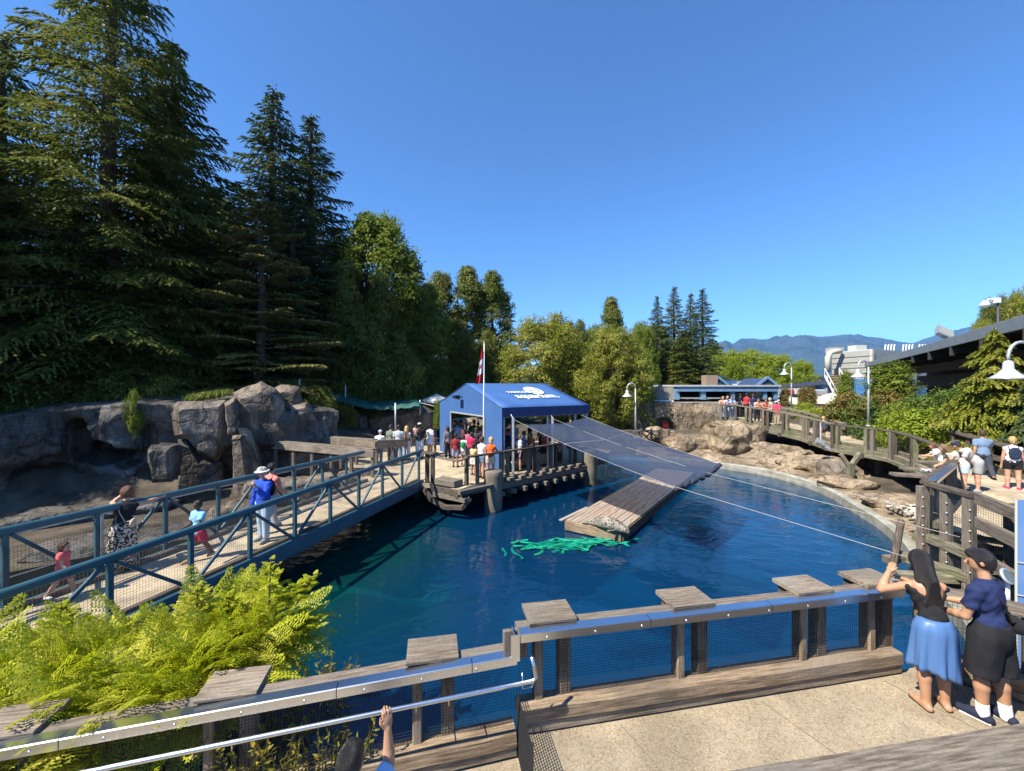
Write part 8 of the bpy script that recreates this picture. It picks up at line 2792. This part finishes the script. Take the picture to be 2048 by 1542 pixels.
person('person in a red shirt at the left side of the tent doorway', ond(900, 22.8), 0, 1.66, 'tan', ('tee', 'red', RED), ('pants', 'black', BLK), ('short', 'black'), group=TG)
person('woman in a pink top at the right side of the doorway', ond(963, 21.4), -60, 1.62, 'light', ('tee', 'pink', (0.62, 0.32, 0.34)), ('pants', 'jeans', DEN), ('medium', 'brown'), group=TG, female=True)
person('person in a grey hooded top deep inside the tent', ond(922, 24.0), 20, 1.70, 'tan', ('long', 'midgrey', (0.2, 0.2, 0.21)), ('pants', 'black', BLK), ('short', 'black'), group=TG)
person('man in navy shirt and grey shorts behind the net post', ond(1015, 18.6), -60, 1.76, 'light', ('tee', 'navy', NVY), ('shorts', 'grey', GRY), ('short', 'brown'), group=TG, pose='phone')
person('person in lilac shirt behind the man in navy', ond(1024, 19.6), 30, 1.70, 'light', ('tee', 'lilac', (0.32, 0.30, 0.52)), ('pants', 'dark', BLK), ('short', 'grey'), group=TG)
person('blond boy in white shirt at the platform rail', ond(1039, 18.0), 120, 1.60, 'light', ('tee', 'white', WHT), ('shorts', 'navy', NVY), ('short', 'blonde'), group=TG)
person('person in denim blue shirt behind the blond boy', ond(1047, 18.8), -100, 1.62, 'light', ('tee', 'denimblue', (0.20, 0.30, 0.52)), ('shorts', 'khaki', KHA), ('short', 'brown'), group=TG)
person('woman in rust shirt and jeans leaning on the platform rail', ond(1066, 18.6), 130, 1.64, 'tan', ('tee', 'rust', (0.36, 0.12, 0.05)), ('pants', 'jeans', DEN), ('short', 'brown'), group=TG, female=True, pose='lean', pose_over=dict(lean=14))
person('person in red shirt leaning on the rail below the net edge', ond(1087, 19.2), -120, 1.68, 'light', ('tee', 'red', RED), ('shorts', 'dark', BLK), ('short', 'brown'), group=TG, pose='lean')
person('child with pink top crouched by the rail under the net', ond(1120, 19.9), 150, 1.10, 'light', ('tee', 'pink', (0.62, 0.32, 0.34)), ('pants', 'black', BLK), ('short', 'brown'), group=TG)
for k, (u, d, c, hc, lab) in enumerate(((1012, 21.5, (0.30, 0.05, 0.10), 'black', 'person in dark pink under the tent eave'), (1030, 22.4, (0.35, 0.33, 0.40), 'brown', 'person in pale grey in the back of the tent'),
                                   (1060, 22.6, BLK, 'black', 'person in black in the back of the tent'), (1082, 23.2, (0.62, 0.42, 0.36), 'brown', 'person in peach shirt seen under the valance'),
                                   (1100, 23.8, WHT, 'grey', 'person in white shirt seen under the valance'), (1140, 24.4, (0.05, 0.06, 0.12), 'black', 'person in navy at the far end of the tent'))):
    person(lab, ond(u, d), 40 * k, 1.70 + .02 * (k % 3), ('tan', 'light')[k % 2], ('tee', 'tent%d' % k, c), ('pants', 'dark', BLK), ('short', hc), group=TG, h=.03)

for k, (u, d, c, hc, lab) in enumerate(((905, 21.2, (0.10, 0.03, 0.04), 'black', 'woman in dark red low in the tent doorway'), (936, 20.4, (0.35, 0.10, 0.16), 'black', 'child in dusty pink in the middle of the doorway'),
                                   (953, 20.6, (0.05, 0.05, 0.06), 'brown', 'person in charcoal near the right doorpost'), (910, 24.6, (0.10, 0.12, 0.2), 'black', 'person in slate blue deep in the tent'),
                                   (940, 25.2, (0.30, 0.26, 0.2), 'brown', 'person in beige deep in the tent'), (957, 24.2, (0.04, 0.10, 0.06), 'black', 'person in dark green deep in the tent'), (896, 20.9, (0.16, 0.16, 0.18), 'black', 'person in grey at the left doorpost'))):
    person(lab, ond(u, d), 12 * k - 30, 1.48 + .07 * (k % 4), ('tan', 'brown', 'light')[k % 3], ('tee', 'door%d' % k, c), ('pants', 'dark', BLK), ('short' if k % 2 else 'medium', hc), group=TG, h=.03)

# ---- on the boardwalk
RG = 'people on the boardwalk'
person('woman with long light hair, cream top and denim shorts bending over the boardwalk rail', (14.1, 12.95, .18), 58, 1.66, 'light', ('tank', 'cream', (0.60, 0.55, 0.48)), ('shorts', 'lightdenim', LDEN), ('long', 'lightbrown'), ('grey', GRY), 'leanlow', .02, 1.0, True, RG)
person('man in grey shirt bending behind the woman in denim shorts', (14.75, 13.15, .18), 58, 1.74, 'light', ('tee', 'warmgrey', (0.40, 0.38, 0.36)), ('shorts', 'grey', GRY), ('short', 'brown'), ('grey', GRY), 'leanlow', .022, 1.05, False, RG, hat=('cap', 'navy', NVY))
person('small child with red hair in white shirt beside the boardwalk rail', ((1884 - CU) / F * 14.6, 14.6, .24), 60, 1.30, 'light', ('tee', 'white', WHT), ('shorts', 'grey', GRY), ('short', 'auburn'), ('grey', GRY), 'lean', .022, 1.0, False, RG)
person('large man in blue shirt and dark jeans walking away on the boardwalk', ((1966 - CU) / F * 14.9, 14.9, .2), -25, 1.78, 'tan', ('tee', 'slateblue', (0.15, 0.22, 0.33)), ('pants', 'blackjeans', (0.045, 0.05, 0.065)), ('short', 'brown'), ('black', BLK), 'walk', .02, 1.16, False, RG)
person('blonde woman in white top with navy backpack and pink shoes', ((2026 - CU) / F * 13.4, 13.4, .2), -35, 1.68, 'light', ('tank', 'white', WHT), ('shorts', 'black', BLK), ('pony', 'blonde'), ('pink', (0.75, 0.06, 0.16)), 'stand', .02, 1.12, True, RG, bag=('backpack', 'navy', (0.02, 0.03, 0.06)))
person('child in white printed shirt at the boardwalk rail near the flood lamps', ((1646 - CU) / F * 23.2, 23.2, .50), 190, 1.32, 'light', ('tee', 'white', WHT), ('shorts', 'plum', (0.20, 0.07, 0.09)), ('short', 'blonde'), ('grey', GRY), 'stand', .024, 1.0, False, RG)
FG = 'people at the far end of the boardwalk'
for k, (u, d, z, c, bt, hc, ps, lab) in enumerate((
        (1444, 29.6, 1.15, (0.62, 0.28, 0.16), DEN, 'blonde', 'lean', 'person in orange shirt at the far corner post'),
        (1453, 29.3, 1.15, (0.45, 0.38, 0.62), LDEN, 'blonde', 'lean', 'person in lilac shirt at the far boardwalk end'),
        (1461, 29.6, 1.15, (0.25, 0.38, 0.56), LDEN, 'brown', 'lean', 'person in blue shirt and jeans at the far boardwalk end'),
        (1480, 33.5, 1.2, BLK, BLK, 'black', 'stand', 'person in black before the pavilion opening'),
        (1493, 32.5, 1.2, (0.50, 0.03, 0.04), BLK, 'black', 'stand', 'person in bright red before the pavilion opening'),
        (1506, 32.0, 1.15, NVY, DEN, 'brown', 'walk', 'person in navy before the pavilion opening'),
        (1514, 28.6, 1.05, (0.62, 0.32, 0.22), BLK, 'brown', 'lean', 'person in peach shirt leaning on the far rail'),
        (1529, 28.2, 1.0, (0.50, 0.14, 0.12), (0.12, 0.02, 0.02), 'auburn', 'lean', 'person in red-brown leaning on the far rail'),
        (1541, 28.6, .95, (0.30, 0.34, 0.26), BLK, 'grey', 'stand', 'person in grey-green standing back from the far rail'),
        (1554, 27.4, .9, (0.60, 0.05, 0.11), KHA, 'brown', 'phone', 'person in crimson shirt and white cap on the far boardwalk'),
        (1640, 40.5, .9, NVY, BLK, 'black', 'stand', 'person in navy under the cream parasols'),
        (1668, 39.5, .9, (0.70, 0.20, 0.05), BLK, 'brown', 'stand', 'person in orange under the cream parasols'))):
    person(lab, ((u - CU) / F * d, d, z), 150 + 37 * k if ps != 'lean' else 165, 1.68 + .03 * (k % 3), ('light', 'tan')[k % 2], ('tee', 'far%d' % k, c), ('pants', 'farp%d' % k, bt), ('short', hc), group=FG, pose=ps, h=.034,
           hat=('cap', 'white', WHT) if k == 9 else None)
# ================================================================== summer haze
def build_haze():
    m, nt, out = _mat('summer_haze')
    pv = nt.nodes.new('ShaderNodeVolumePrincipled')
    pv.inputs['Color'].default_value = (0.22, 0.48, 1.0, 1); pv.inputs['Density'].default_value = 0.40 / 6500; pv.inputs['Anisotropy'].default_value = 0.0
    nt.links.new(pv.outputs[0], out.inputs['Volume'])
    mb = MB(); mb.box((0, 0, 470), (18600, 18600, 960))
    o = mb.build('haze', m)
    tag(o, 'thin blue summer haze over the distant mountains', 'haze', kind='stuff')


build_haze()
